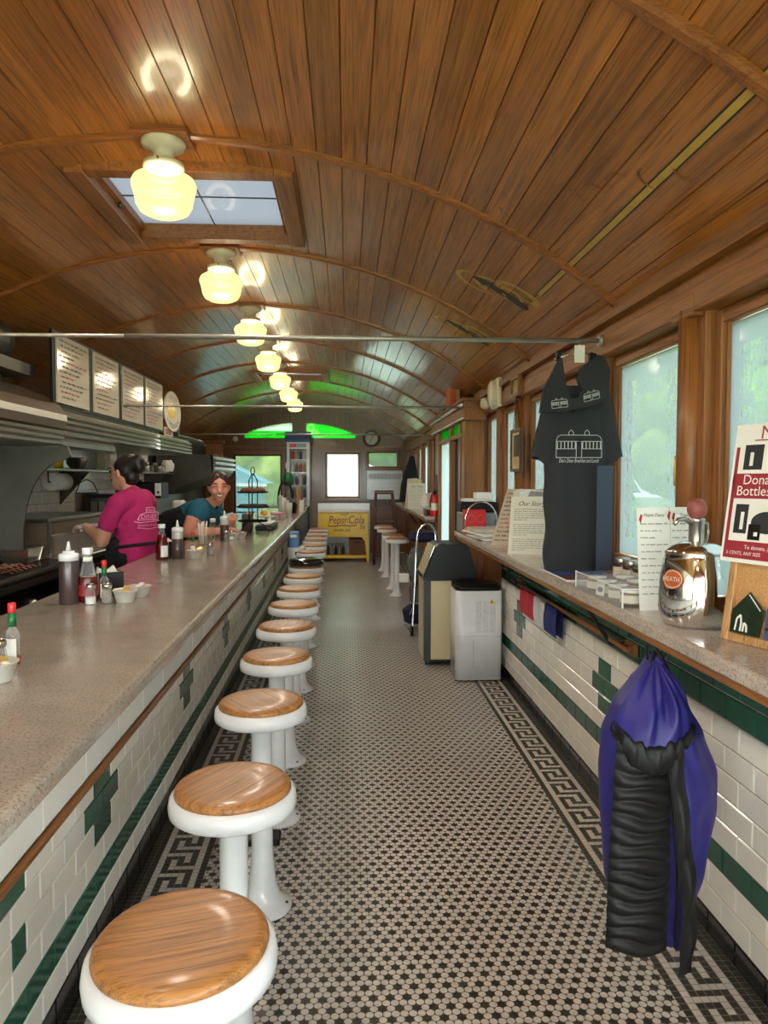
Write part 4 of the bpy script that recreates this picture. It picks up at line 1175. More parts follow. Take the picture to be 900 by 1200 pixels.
# crates, red box and wire handle at the end of the shelf
t = thing('storage_crate', 'grey and black plastic crate at the end of the near shelf', 'crate', (1.0, 5.45, ZS))
b = MB(); b.box(.87, 1.14, 5.36, 5.6, ZS, ZS+.16, 0, None, .01); b.build('tub', M('grey_plastic', srgb(132, 140, 142), .5), t)
b = MB(); b.box(.865, 1.145, 5.35, 5.605, ZS+.16, ZS+.24, 0, None, .012); b.build('lid', m_black, t)
b = MB(); b.box(.9, 1.12, 5.4, 5.58, ZS+.241, ZS+.262, 0, None, .003); tag(b.build('paper_stack', m_paper), 'stack of white papers on top of the black crate lid', 'papers')
b = MB(); b.box(1.0, 1.12, 5.45, 5.58, ZS+.263, ZS+.31, 0, None, .003); tag(b.build('white_carton', m_paper), 'small white carton on the papers over the crate', 'carton')
t = thing('red_box', 'bright red box with faint ring print before the black crate', 'box', (.93, 5.25, ZS))
b = MB(); b.box(.845+.03, 1.03, 5.22, 5.34, ZS+.06, ZS+.185, 0, None, .003); b.box(.875, 1.03, 5.22, 5.34, ZS, ZS+.06, 0); b.build('carton', m_red, t)
b = MB()
for cx in (.92, .99):
    for r_ in (.028,): line(b, frame_T((cx, 5.2195, ZS+.12), (1, 0, 0), (0, 0, 1)), [(r_*math.cos(a*.35), r_*math.sin(a*.35)) for a in range(19)], .004)
b.build('ring_print', M('pink_ring', srgb(226, 96, 88), .5), t)
b = MB(); n = 16
b.tube([(.87+.12-.12*math.cos(PI*k/n)+0, 5.19, ZS+.006+ (.09 if 0 < k < n else .0)+.15*math.sin(PI*k/n)) for k in range(n+1)], .006); 
tag(b.build('wire_hoop', m_chrome), 'chrome hoop handle standing in front of the red box', 'hoop')

# picture hanging on a chain, small frame, sounder, detector
t = thing('hanging_picture', 'sepia picture hanging by a chain in front of a window', 'picture', (1.1, 4.6, 1.5))
b = MB()
for q in ((4.48, 4.5, 1.5, 1.78), (4.73, 4.75, 1.5, 1.78), (4.5, 4.73, 1.5, 1.52), (4.5, 4.73, 1.76, 1.78)): b.box(1.1, 1.125, q[0], q[1], q[2], q[3])
b.build('frame', m_dkwood, t)
b = MB(); b.box(1.108, 1.115, 4.5, 4.73, 1.52, 1.76); b.build('sepia_print', M('sepia', srgb(206, 176, 120), .6, 0, .2, .3, 20), t)
b = MB(); b.box(1.104, 1.108, 4.53, 4.66, 1.6, 1.74); b.build('dark_photograph', M('sepia_dark', srgb(60, 50, 40), .5, 0, .2, .3, 30), t)
b = MB()
for y in (4.52, 4.71):
    for k in range(9):
        a = k/9; y_ = y+(4.615-y)*a; z_ = 1.78+.2*a; b.tube([(1.112+.006*math.cos(q*PI/3), y_, z_+.012*math.sin(q*PI/3)) for q in range(6)], .002, 5, 0, None, True)
b.build('chain', m_blackm, t)
b = MB(); b.tube([(1.135, 4.615, 1.99), (1.11, 4.615, 1.985), (1.112, 4.615, 1.975)], .004, 6); b.build('hook', m_blackm, t)
t = thing('framed_print', 'small oak-framed print on the header above the hanging picture', 'picture', (1.12, 4.67, 1.97))
b = MB()
for q in ((4.56, 4.58, 2.0, 2.13), (4.76, 4.78, 2.0, 2.13), (4.58, 4.76, 2.0, 2.02), (4.58, 4.76, 2.11, 2.13)): b.box(1.105, 1.137, q[0], q[1], q[2], q[3])
b.build('moulding', m_oakz, t); b = MB(); b.box(1.12, 1.136, 4.58, 4.76, 2.02, 2.11); b.build('print', M('yellowed_print', srgb(176, 156, 112), .6), t)
t = thing('alarm_sounder', 'cream square alarm with a round face on the header', 'alarm', (1.1, 5.3, 2.0))
b = MB(); b.box(1.1, 1.136, 5.17, 5.42, 1.985, 2.2, 0, None, .008); b.build('case', m_creamen, t)
b = MB(); b.lathe([(.1, 0), (.1, .02), (.085, .032), (.06, .03), (.04, .034), (0, .034)], n=32, T=Matrix.Translation((1.1, 5.295, 2.09)) @ Matrix.Rotation(-PI/2, 4, 'Y'), cap=False); b.build('round_face', m_creamen, t)
b = MB(); b.lathe([(.045, 0), (.048, .03), (.035, .06), (0, .065)], n=20, T=Matrix.Translation((1.137, 5.68, 2.06)) @ Matrix.Rotation(-PI/2, 4, 'Y'), cap=False)
tag(b.build('motion_sensor', m_creamen), 'small white round sensor between the alarm and the canopy', 'sensor')
# on the entrance canopy
t = thing('orange_box', 'tall orange-fronted box standing on the side door canopy', 'box', (1.02, 6.7, 2.13))
b = MB(); b.box(.965, 1.05, 6.6, 6.85, 2.13, 2.285, 0); b.build('carton', m_kraft, t)
b = MB(); b.box(.957, .965, 6.6, 6.85, 2.13, 2.305, 0); b.box(.965, 1.02, 6.592, 6.6, 2.13, 2.285, 0); b.build('orange_front', M('orange_card', srgb(206, 96, 44), .6), t)
b = MB(); b.ball((1.09, 6.3, 2.175), .05, 0, 10, None, (.7, 2.2, .7)); tag(b.build('dark_bag', m_bcloth), 'dark cloth bag lying on the canopy beside the orange box', 'bag')
b = MB(); b.box(.975, 1.06, 7.2, 7.5, 2.13, 2.2, 0, None, .01); tag(b.build('wooden_box', m_dkwood), 'small dark box on the canopy behind the orange box', 'box')

# ================================================================== COAT under the shelf
HX, HY = .87, 1.97
t = thing('coat_hook', 'black double hook under the near shelf holding the coat', 'hook', (HX, HY, .97))
b = MB()
for dx in (-.012, .012): b.tube([(HX+dx, HY, .976), (HX+dx*1.5, HY-.01, .955), (HX+dx*2, HY-.03, .945), (HX+dx*2.2, HY-.035, .957)], .003, 6)
b.build('prongs', m_blackm, t)
co = thing('puffer_coat', 'ultramarine coat with black quilted lining hanging from the shelf', 'coat', (HX, HY, .1))
PROF = [(.947, .878, .012), (.90, .876, .036), (.874, .873, .056), (.802, .866, .105), (.728, .868, .142), (.63, .882, .163), (.531, .884, .163), (.431, .880, .150), (.331, .88, .142), (.23, .885, .122), (.17, .905, .085), (.115, .935, .03), (.105, .938, .012)]
def cprof(z):
    for (z0, c0_, h0), (z1, c1, h1) in zip(PROF, PROF[1:]):
        if z1 <= z <= z0:
            k = (z0-z)/(z0-z1); k = k*k*(3-2*k)*.5+k*.5
            return c0_+(c1-c0_)*k, h0+(h1-h0)*k
    return PROF[-1][1:]
def coat(u, v):
    z = .947-(.947-.105)*v; c_, h = cprof(z); th = 2*PI*u
    d = .055+.075*math.sin(PI*min(1, v*1.15))**.8
    d = min(d, .03+h*.9)
    fold = 1+.05*math.sin(th*7+v*9)*(1-.4*v)+.035*math.sin(th*13-v*14)+.03*math.sin(v*38+th*2)*min(1, v*3)
    return (c_+h*math.cos(th)*(.98+.02*fold), HY+d*math.sin(th)*fold-.02*math.sin(PI*v), z+.006*math.sin(th*5+v*11))
b = MB(); b.grid(coat, 72, 60, 0, True, None, None, True); b.build('shell', m_blue, co)
# quilted black panel hanging down the front
def quilt(u, v):
    z = .75-(.75-.175)*v; xl = .722-.01*math.sin(v*3)-.022*v; xr = .872-.004*v
    nrib = 15; r_ = abs(math.sin(PI*nrib*v))
    x = xl+(xr-xl)*u; bulge = math.sin(PI*u)**.5
    return (x, HY-.128-.022*bulge-.012*r_*(.4+.6*bulge)-.012*math.sin(v*3.1), z-.016*u+.006*math.sin(u*7+v*20))
b = MB(); b.grid(quilt, 18, 121); b.build('quilted_lining', m_bnylon, co)
def facing(u, v):
    z = .76-(.76-.10)*v; xc_ = .872+.02*math.sin(v*2.2)+.03*v-.006*math.sin(v*6); w = .026*(1-.25*v)
    return (xc_+w*(u-.5)*2, HY-.15+.012*abs(2*u-1)-.02*math.sin(PI*v)+.006*math.sin(v*24+u*4)+.03*max(0, v-.8), z+.01*math.sin(u*3)*(1-v))
b = MB(); b.grid(facing, 9, 50); b.build('front_facing', m_bnylon, co)
b = MB(); b.tube([(.85+.012*math.sin(2.2*k/20)+.02*k/20, HY-.155-.02*math.sin(PI*k/20), .72-.53*k/20) for k in range(21)], .004, 6); b.build('zip', m_black, co)
b = MB()
pts = [(.722, HY-.08, .775), (.735, HY-.12, .748), (.765, HY-.148, .722), (.80, HY-.16, .712), (.84, HY-.163, .728), (.875, HY-.158, .752), (.905, HY-.148, .772), (.925, HY-.12, .778)]
def cat(pts, n):
    o = []; P_ = [Vector(p) for p in pts]; P_ = [P_[0]*2-P_[1]]+P_+[P_[-1]*2-P_[-2]]
    for i in range(1, len(P_)-2):
        for k in range(n):
            q = k/n; a, b_, c_, d = P_[i-1:i+3]
            o.append(.5*((2*b_)+(c_-a)*q+(2*a-5*b_+4*c_-d)*q*q+(3*b_-a-3*c_+d)*q**3))
    o.append(P_[-2]); return o
pp = cat(pts, 5); N_ = len(pp)
def roll(u, v):
    k = min(N_-1, int(v*(N_-1)+.5)); q = k/(N_-1); c = pp[k]; a = 2*PI*u
    hh = (.012+.026*math.sin(PI*min(1, q*1.25+.05))**.7 if q < .8 else .016+.01*(1-q)*3)+.004*math.sin(k*1.9); tt = .013+.004*math.sin(k*2.7+1)
    return (c[0]+.003*math.sin(a*2+k), c[1]-.02+tt*math.cos(a), c[2]+hh*math.sin(a)+.004*math.sin(k*1.3))
b.grid(roll, 14, N_, 0, True, None, None, True); b.build('collar_roll', m_bnylon, co)
APX = Vector((HX, HY-.03, .945))
def hood(u, v):
    k = u*(N_-1); i = min(N_-2, int(k)); c = pp[i]+(pp[i+1]-pp[i])*(k-i)
    p = APX+(Vector((c[0], c[1]-.012, c[2]))-APX)*v
    out = math.sin(PI*min(1, v*.95))*(.035+.012*math.sin(u*19+v*3)*v*(1-v)*3+.007*math.sin(u*37-v*6)*(1-v))
    return (p.x+.012*math.sin(PI*v)*(2*u-1)*1.6, p.y-out*(.4+math.sin(PI*u)), p.z+.012*math.sin(PI*v)+.005*math.sin(u*33)*v*(1-v)*3)
b = MB(); b.grid(hood, 60, 30); b.build('hood', m_blue, co)
b = MB(); b.tube([(HX, HY-.02, .962), (HX-.012, HY-.03, .93), (HX-.03, HY-.06, .88)], .008, 6); b.tube([(HX+.01, HY-.02, .962), (HX+.025, HY-.035, .92), (HX+.045, HY-.04, .86)], .009, 6); b.build('hanging_loop', m_bnylon, co)

# ================================================================== BY THE WALL
t = thing('air_purifier', 'white air purifier with a black top beside the tiled wall', 'appliance', (.945, 5.1, 0))
def rrect(x0, x1, y0, y1, r, n=6):
    o = []
    for cx, cy, a0 in ((x1-r, y1-r, 0), (x0+r, y1-r, PI/2), (x0+r, y0+r, PI), (x1-r, y0+r, 1.5*PI)):
        for k in range(n+1): a = a0+PI/2*k/n; o.append((cx+r*math.cos(a), cy+r*math.sin(a)))
    return o
b = MB(); b.prism(rrect(.775, 1.115, 4.99, 5.3, .05), 'z', .012, .655, 0, None, True); b.build('body', m_wpaint, t)
b = MB(); b.prism(rrect(.78, 1.11, 4.995, 5.295, .05), 'z', .655, .69, 0, None, True); b.prism(rrect(.8, 1.09, 5.02, 5.27, .04), 'z', .69, .697, 0, None, True); b.build('black_top', m_black, t)
b = MB()
for k in range(30): b.box(1.114, 1.118, 5.05, 5.25, .08+.018*k, .088+.018*k)
b.build('side_grille', m_charcoal, t)
b = MB(); T = frame_T((.86, 4.9895, .0), (1, 0, 0), (0, 0, 1))
for k in range(18):
    for q in range(3): scribble(b, T, .06+.05*q, .1+.05*q, .36+.0125*k, .006, 0, .2, .0008, k*3+q, .02)
b.build('instruction_print', M('grey_print', srgb(150, 152, 156), .7), t)
b = MB(); b.add([(.155, .565, .001), (.19, .565, .001), (.1725, .6, .001)], [(0, 1, 2)], 0, False, T); b.add([(.169, .572, .0012), (.176, .572, .0012), (.1725, .59, .0012)], [(0, 1, 2)], 1, False, T); b.build('warning_triangle', [m_yellow, m_black], t)
b = MB(); b.box(.90, .903, 4.988, 4.99, .1, .3); b.box(.78, 1.11, 4.9895, 4.9905, .33, .332); b.build('panel_seam', M('seam_grey', srgb(170, 172, 174), .6), t)
t = thing('waste_bin', 'cream and black waste bin with a sloping hood behind the purifier', 'bin', (.8, 5.6, 0))
b = MB(); b.prism([(.6, .03), (.6, .68), (1.0, .68), (1.0, .03)], 'y', 5.45, 5.85); b.build('cabinet', M('dark_green_black', srgb(22, 30, 26), .4), t)
b = MB(); b.box(.65, .985, 5.44, 5.45, .05, .665); b.box(.592, .6, 5.48, 5.82, .05, .66); b.build('cream_panel', m_tan, t)
b = MB(); b.prism([(.59, .67), (.6, .7), (.685, .925), (.71, .945), (.92, .945), (.94, .93), (1.005, .72), (1.005, .67)], 'y', 5.43, 5.87); b.build('hood', m_black, t)
b = MB(); b.prism([(.588, .71), (.595, .7), (.682, .925), (.674, .935)], 'y', 5.46, 5.84); b.build('swing_flap', m_tan, t)
b = MB(); b.tube([(.594, 5.455, .04), (.594, 5.455, .68), (.585, 5.45, .69), (.675, 5.45, .93), (.70, 5.45, .95), (.76, 5.45, .95)], .007); b.tube([(.585, 5.85, .69), (.675, 5.85, .93)], .007); b.build('chrome_edge', m_chrome, t)
b = MB()
for x in (.63, .97):
    for y in (5.5, 5.8): b.box(x-.02, x+.02, y-.02, y+.02, 0, .03)
b.build('foot', m_black, t)

# folding trolley and bags past the bin
t = thing('folding_trolley', 'chrome folding luggage trolley loaded with bags', 'trolley', (.72, 6.75, 0))
b = MB(); b.tube(cat([(.60, 6.5, .02), (.63, 6.55, .45), (.655, 6.6, .9), (.69, 6.6, 1.0), (.745, 6.6, 1.035), (.80, 6.6, 1.0), (.83, 6.6, .9), (.83, 6.55, .45), (.82, 6.5, .02)], 6), .011); b.build('frame', m_chrome, t)
b = MB(); b.tube([(.6, 6.5, .02), (.56, 6.95, .02), (.86, 6.95, .02), (.82, 6.5, .02)], .007); b.tube([(.62, 6.55, .3), (.83, 6.55, .3)], .006); b.tube([(.57, 6.9, .02), (.63, 6.55, .3)], .005); b.build('base_wires', m_chrome, t)
for x in (.6, .82):
    b = MB(); b.lathe([(.05, -.012), (.05, .012)], n=16, T=Matrix.Translation((x, 6.52, .05)) @ Matrix.Rotation(PI/2, 4, 'Y')); b.build('wheel', m_black, t)
def softbag(name, label, c, r, sc, mat, seed, cat_='bag'):
    b = MB(); rg = random.Random(seed); q = [rg.uniform(0, 6) for _ in range(4)]
    def fn(u, v):
        th = 2*PI*u; fi = PI*v
        k = 1+.08*math.sin(3*th+q[0])*math.sin(fi)+.06*math.sin(5*th+4*fi+q[1])*math.sin(fi)+.05*math.sin(7*fi+q[2])
        s = lambda a: math.copysign(abs(a)**.7, a)
        return (c[0]+r*sc[0]*k*s(math.sin(fi))*math.cos(th), c[1]+r*sc[1]*k*s(math.sin(fi))*math.sin(th), c[2]-r*sc[2]*k*s(math.cos(fi)))
    b.grid(fn, 28, 18, 0, True, None, None, True)
    return tag(b.build(name, mat, None, (c[0], c[1], c[2]-r*sc[2])), label, cat_)
softbag('canvas_bag', 'grey-green canvas bag slumped on the trolley', (.73, 6.85, .62), .2, (.75, .7, .85), m_olive, 3)
softbag('folded_jacket', 'navy cloth bundle on top of the loaded trolley', (.74, 6.85, .90), .16, (.85, .8, .36), m_navy, 5, 'cloth')
softbag('rolled_bag', 'grey-green rolled bag strapped low on the trolley', (.73, 6.85, .34), .16, (.8, .7, .7), m_olive, 8)
softbag('navy_bag', 'dark navy bag on the floor under the trolley', (.66, 6.85, .14), .15, (.8, .8, .62), m_navy, 9)
b = MB(); b.box(.5, .6, 6.78, 6.86, .46, .54, 0, Matrix.Rotation(0, 4, 'Z'), .006); tag(b.build('white_packet', m_paper), 'small white packet poking out of the trolley load', 'packet')

# ================================================================== FAR END
t = thing('fire_extinguisher', 'red fire extinguisher fixed to the dark end post', 'extinguisher', (.99, 7.8, 1.04))
b = MB(); b.lathe([(.04, 0), (.045, .01), (.045, .2), (.035, .235), (.016, .25)], (.965, 7.8, 1.04), 20); b.build('cylinder', m_red, t)
b = MB(); b.lathe([(.016, .25), (.018, .28)], (.965, 7.8, 1.04), 10); b.box(.95, .99, 7.74, 7.82, 1.315, 1.33); b.box(.955, .985, 7.72, 7.82, 1.335, 1.345); b.tube([(.965, 7.8, 1.3), (.93, 7.78, 1.28), (.915, 7.78, 1.2), (.92, 7.78, 1.14)], .006, 6); b.build('valve', m_black, t)
b = MB(); b.lathe([(.0455, .07), (.0455, .15)], (.965, 7.8, 1.04), 20, cap=False); b.build('label_band', m_cream, t)
softbag('plastic_bag', 'white crumpled plastic bag on the far shelf', (1.0, 8.5, 1.175), .12, (.9, 1.1, .95), m_paper, 12)
t = thing('wooden_tray', 'low dark wooden tray at the end of the far shelf', 'tray', (.95, 8.1, ZS))
b = MB(); b.box(.9, 1.1, 7.95, 8.3, ZS, ZS+.012); b.box(.9, .912, 7.95, 8.3, ZS, ZS+.07); b.box(.9, 1.1, 7.95, 7.96, ZS, ZS+.07); b.build('box', m_dkwood, t)
story((.855, 9.9, ZS), (1, -.1, 0), (.0, .12, 1), .24, .36, 'cream story card on the far shelf', True)
b = MB(); b.prism([(.83, ZS), (1.08, ZS), (1.06, ZS+.4), (.99, ZS+.43), (.87, ZS+.42)], 'y', 10.05, 10.15); tag(b.build('paper_bag', m_tan), 'tan paper bag standing behind the far story card', 'bag')
t = thing('dark_jacket', 'dark jacket hanging on the window wall at the far end', 'jacket', (1.0, 11.2, 1.1))
def jk(u, v):
    th = 2*PI*u; z = 1.82-.72*v; w = .03+.1*min(1, v*1.6)**.8+.02*v
    return (1.03-.05*v+w*math.cos(th)*(1+.05*math.sin(3*th)), 11.2+w*1.15*math.sin(th)*(1+.06*math.sin(5*th+v*6)), z)
b = MB(); b.grid(jk, 32, 24, 0, True, None, None, True); b.build('body', m_bcloth, t)
b = MB(); b.tube([(1.1, 11.2, 1.86), (1.04, 11.2, 1.87), (1.03, 11.2, 1.8)], .008, 6); b.build('hook', m_blackm, t)

# drinks cooler
t = thing('drinks_cooler', 'yellow enamel drinks cooler with dark red script lettering', 'cooler', (-.06, 12.65, 0))
CX0, CX1, CY0, CY1 = -.5, .38, 12.4, 12.95
b = MB(); b.box(CX0, CX1, CY0, CY1, .44, .87, 0, None, .012); b.build('cabinet', m_yellow, t)
for x, s in ((CX0, 1), (CX1, -1)):
    for y in (CY0, CY1-.05):
        b = MB(); b.prism([(x, 0), (x+s*.03, 0), (x+s*.045, .2), (x+s*.06, .36), (x+s*.13, .445), (x, .445)], 'y', y, y+.05); b.build('leg', m_yellow, t)
b = MB(); b.box(CX0+.02, CX1-.02, CY0+.01, CY1-.01, .07, .12, 0, None, .006); b.build('bottom_shelf', m_yellow, t)
b = MB(); b.box(CX0-.01, CX1+.01, CY0-.01, CY1+.01, .87, .9, 0, None, .01); b.build('lid', m_creamen, t)
T = frame_T((-.03, CY0-.001, .70), (1, 0, 0), (0, 0, 1))
b = MB(); b.text('Pepsi', .2, T @ Matrix.Translation((-.14, -.02, 0)), 0, .18, .002, sx=.72); b.text(':', .16, T @ Matrix.Translation((.035, .0, 0)), 0, .18, .002); b.text('Cola', .2, T @ Matrix.Translation((.19, -.02, 0)), 0, .18, .002, sx=.74)
line(b, T, [(-.3, -.035), (-.28, -.06), (-.2, -.065), (-.05, -.05), (.1, -.06), (.2, -.05)], .016); line(b, T, [(-.08, .14), (0, .135), (.06, .145)], .014); line(b, T, [(0, .05), (.03, .05)], .014)
b.text('5\u00a2', .1, T @ Matrix.Translation((.3, -.11, 0)), 0, .1, .002); b.build('script_lettering', m_redsc, t)
b = MB(); b.text('double size', .065, T @ Matrix.Translation((-.06, -.15, 0)), 0, .1, .002); b.build('small_lettering', m_ink, t)
t = thing('cardboard_box', 'brown cardboard box with a hand hole on the cooler shelf', 'box', (.18, 12.6, .12))
b = MB(); b.box(.04, .31, 12.45, 12.85, .121, .4); b.build('carton', M('dark_cardboard', srgb(112, 76, 48), .85), t)
b = MB(); b.prism(rrect(.14, .22, .335, .36, .011), 'y', 12.447, 12.451); b.build('hand_hole', m_ink, t)
t = thing('clear_bin', 'grey clear tub of bottles on the cooler shelf', 'tub', (-.2, 12.6, .12))
b = MB(); b.box(-.36, -.03, 12.47, 12.85, .121, .3, 0, None, .01); b.build('tub', m_clear, t)
b = MB()
for k in range(10): b.lathe([(.028, 0), (.028, .1), (.012, .14), (.012, .16)], (-.33+.066*(k % 5), 12.54+.14*(k//5), .128), 10, k % 2)
b.build('contents', [m_charcoal, m_steel], t)
b = MB(); b.box(-.53, .42, 12.97, 13.0, 0, 1.02, 0, None, .004); tag(b.build('white_backboard', m_wpaint), 'long white board standing behind the yellow cooler', 'board')
# air conditioner
t = thing('air_conditioner', 'white wall air conditioner below the small end window', 'air conditioner', (.72, 13.9, 1.06))
b = MB(); b.box(.39, 1.08, 13.8, 14.0, 1.06, 1.63, 0, None, .012); b.build('case', m_wpaint, t)
b = MB(); b.box(.43, 1.05, 13.795, 13.8, 1.46, 1.56); b.build('outlet', M('vent_grey', srgb(176, 178, 180), .5), t)
for k in range(9):
    b = MB(); b.box(.44+.07*k, .446+.07*k, 13.785, 13.8, 1.465, 1.555); b.build('vane', m_wpaint, t)
b = MB()
for k in range(5): b.box(.42, 1.06, 13.795, 13.801, 1.1+.065*k, 1.105+.065*k)
b.build('front_groove', M('groove_grey', srgb(190, 192, 194), .6), t)
# clock, switch, detector
t = thing('wall_clock', 'round dark-rimmed wall clock above the end windows', 'clock', (.485, 13.97, 2.1))
T = Matrix.Translation((.485, 13.995, 2.255)) @ Matrix.Rotation(PI/2, 4, 'X')
b = MB(); b.lathe([(.125, .02), (.13, .045), (.16, .045), (.17, .03), (.17, 0)], n=36, T=T, cap=False); b.build('rim', m_dkwood, t)
b = MB(); b.lathe([(.13, .022), (0, .022)], n=36, T=T, cap=False); b.build('dial', m_paper, t)
b = MB()
for k in range(12):
    a = k*PI/6; line(b, T, [(.1*math.cos(a), .1*math.sin(a)), (.118*math.cos(a), .118*math.sin(a))], .008, 0, .024)
b.build('hour_marks', m_ink, t)
b = MB(); line(b, T, [(0, 0), (.05, .055)], .012, 0, .026); b.build('hour_hand', m_ink, t)
b = MB(); line(b, T, [(0, 0), (-.03, -.1)], .008, 0, .028); b.build('minute_hand', m_ink, t)
t = thing('wall_switch', 'cream switch plate on the brown panel beside the end door', 'switch', (-1.32+.12, 13.99, 1.7))
b = MB(); b.box(-1.225, -1.14, 13.985, 14.0, 1.66, 1.78, 0, None, .004); b.build('plate', m_creamen, t); b = MB(); b.box(-1.195, -1.17, 13.978, 13.986, 1.7, 1.74); b.build('toggle', m_paper, t)
b = MB(); b.lathe([(.055, 0), (.055, .03), (.03, .045), (0, .045)], n=20, T=Matrix.Translation((-2.16, 13.995, 2.235)) @ Matrix.Rotation(PI/2, 4, 'X'), cap=False); tag(b.build('smoke_detector', m_creamen), 'round white detector at the left end of the end wall', 'detector')
# high chair
t = thing('high_chair', 'dark wooden high chair beside the cooler', 'high chair', (.68, 12.2, 0))
for s in (0, 1):
    for y0, y1 in ((12.0, 12.12), (12.42, 12.3)):
        b = MB(); x0_ = .46 if s == 0 else .9; x1_ = .5 if s == 0 else .78
        b.tube([(x0_, y0, 0), (x1_, y1, 1.24)], .024, 6); b.build('leg', m_dkwood, t)
for z in (.12, .42, .92):
    b = MB(); k = z/1.24; b.box(.46+.04*k, .9-.12*k, 12.02+.1*k, 12.05+.1*k, z, z+.07); b.box(.46+.04*k, .9-.12*k, 12.36-.1*k, 12.39-.1*k, z, z+.07); b.build('stretcher', m_dkwood, t)
b = MB(); b.box(.48, .83, 12.08, 12.36, .7, .73); b.build('seat', m_dkwood, t)
b = MB(); b.box(.48, .8, 12.08, 12.12, 1.2, 1.26, 0, None, .01); b.box(.48, .8, 12.3, 12.34, 1.2, 1.26, 0, None, .01); b.box(.5, .52, 12.1, 12.32, 1.2, 1.25); b.box(.76, .78, 12.1, 12.32, 1.2, 1.25); b.build('top_rail', m_dkwood, t)
# far fridge
t = thing('display_fridge', 'slim white glass-doored fridge behind the counter end', 'fridge', (-.91, 13.5, 0))
b = MB(); b.box(-1.12, -1.07, 13.4, 13.8, 0, 2.15); b.box(-.75, -.7, 13.4, 13.8, 0, 2.15); b.box(-1.07, -.75, 13.77, 13.8, 0, 2.15); b.box(-1.07, -.75, 13.4, 13.8, 0, .95); b.box(-1.07, -.75, 13.4, 13.8, 2.02, 2.15); b.build('cabinet', m_wpaint, t)
b = MB(); b.box(-1.12, -.7, 13.37, 13.4, .1, .95); b.build('kick_panel', m_navy, t)
b = MB(); b.box(-1.06, -.76, 13.385, 13.39, .98, 2.0); b.build('glass_door', m_clear, t)
b = MB(); b.box(-1.07, -.94, 13.393, 13.4, 2.05, 2.12, 0); b.box(-.93, -.76, 13.393, 13.4, 2.05, 2.12, 1); b.build('header_badges', [m_red, M('grey_blue_badge', srgb(150, 176, 190), .5)], t)
for k in range(4):
    b = MB(); b.box(-1.06, -.76, 13.42, 13.75, 1.1+.24*k, 1.108+.24*k); b.build('wire_shelf', m_steel, t)
mcol = [m_greenp, m_red, m_goldp, m_bluep, m_paper]
bo = None
for k in range(4):
    for q in range(4):
        p_ = (-1.02+.075*q, 13.5, 1.109+.24*k)
        la = 'small drink bottle in the far fridge, shelf %s, %s along' % (['one', 'two', 'three', 'four'][k], ordn[q])
        o = local('drink_bottle', la, 'bottle', p_, 'bottles in the display fridge')
        b = MB(); b.lathe([(.03, 0), (.031, .11), (.013, .15), (.013, .175)], n=10); b.build('bottle', mcol[(k*2+q) % 5], o)
        b = MB(); b.lathe([(.015, .17), (.015, .19)], n=8); b.build('cap', m_paper, o)
t = thing('blue_crate', 'blue plastic crate on top of the white fridge', 'crate', (-.91, 13.5, 2.15))
b = MB()
b.box(-1.15, -.67, 13.38, 13.78, 2.15, 2.17)
for q in ((-1.15, -1.13, 13.38, 13.78), (-.69, -.67, 13.38, 13.78), (-1.15, -.67, 13.38, 13.4), (-1.15, -.67, 13.76, 13.78)): b.box(*q, 2.17, 2.34)
for k in range(14): b.box(-1.14+.034*k, -1.125+.034*k, 13.375, 13.382, 2.19, 2.27, 1)
b.build('tub', [m_bluep, m_navy], t)
# wooden partition on the left of the end door
pb = MB(); pb.box(-2.52, -2.24, 12.95, 13.05, 0, 2.1, 0, None, .01); pb.box(-2.56, -2.2, 12.92, 13.08, 2.1, 2.16, 0, None, .01)
po = struct(pb, 'trim_22', [m_oakz]); b = MB(); b.box(-2.45, -2.31, 12.94, 12.951, 1.1, 1.9); b.build('pane', m_chrome, po)
# carton and blue box in the knee space
b = MB(); b.box(-.63, -.46, 7.6, 7.82, 0, .72, 0, None, .004)
t = thing('tall_carton', 'tall white carton with a tiny flag print under the counter', 'carton', (-.55, 7.7, 0)); b.build('box', m_paper, t)
b = MB(); T = frame_T((-.525, 7.5995, .66), (1, 0, 0), (0, 0, 1)); b.box(-.03, .03, -.018, .018, 0, .001, 0, T); b.box(-.03, .03, -.004, .004, .001, .002, 1, T); b.box(-.004, .004, -.018, .018, .001, .002, 1, T); b.build('flag_print', [m_navy, m_red], t)
t = thing('blue_box', 'light blue box sitting on the tall carton under the counter', 'box', (-.57, 7.7, .72))
b = MB(); b.box(-.62, -.52, 7.61, 7.8, .721, .885, 0, None, .004); b.build('carton', M('light_blue_card', srgb(92, 138, 200), .6), t); b = MB(); b.box(-.605, -.535, 7.607, 7.611, .83, .86); b.build('white_band', m_paper, t)
# bent strip on the floor
t = thing('steel_strip', 'bent steel strip with a black strap on the floor behind the second stool', 'strip', (-.45, 2.72, 0))
b = MB()
def arcband(u, v):
    a = -2.2+2.9*u; return (-.43+.055*math.cos(a+PI), 2.78+.11*math.sin(a+PI), .002+.035*v)
b.grid(arcband, 20, 3); b.build('band', m_steel, t)
b = MB(); b.box(-.40, -.27, 2.76, 2.85, .0, .028, 0, None, .006); b.build('strap', m_black, t)
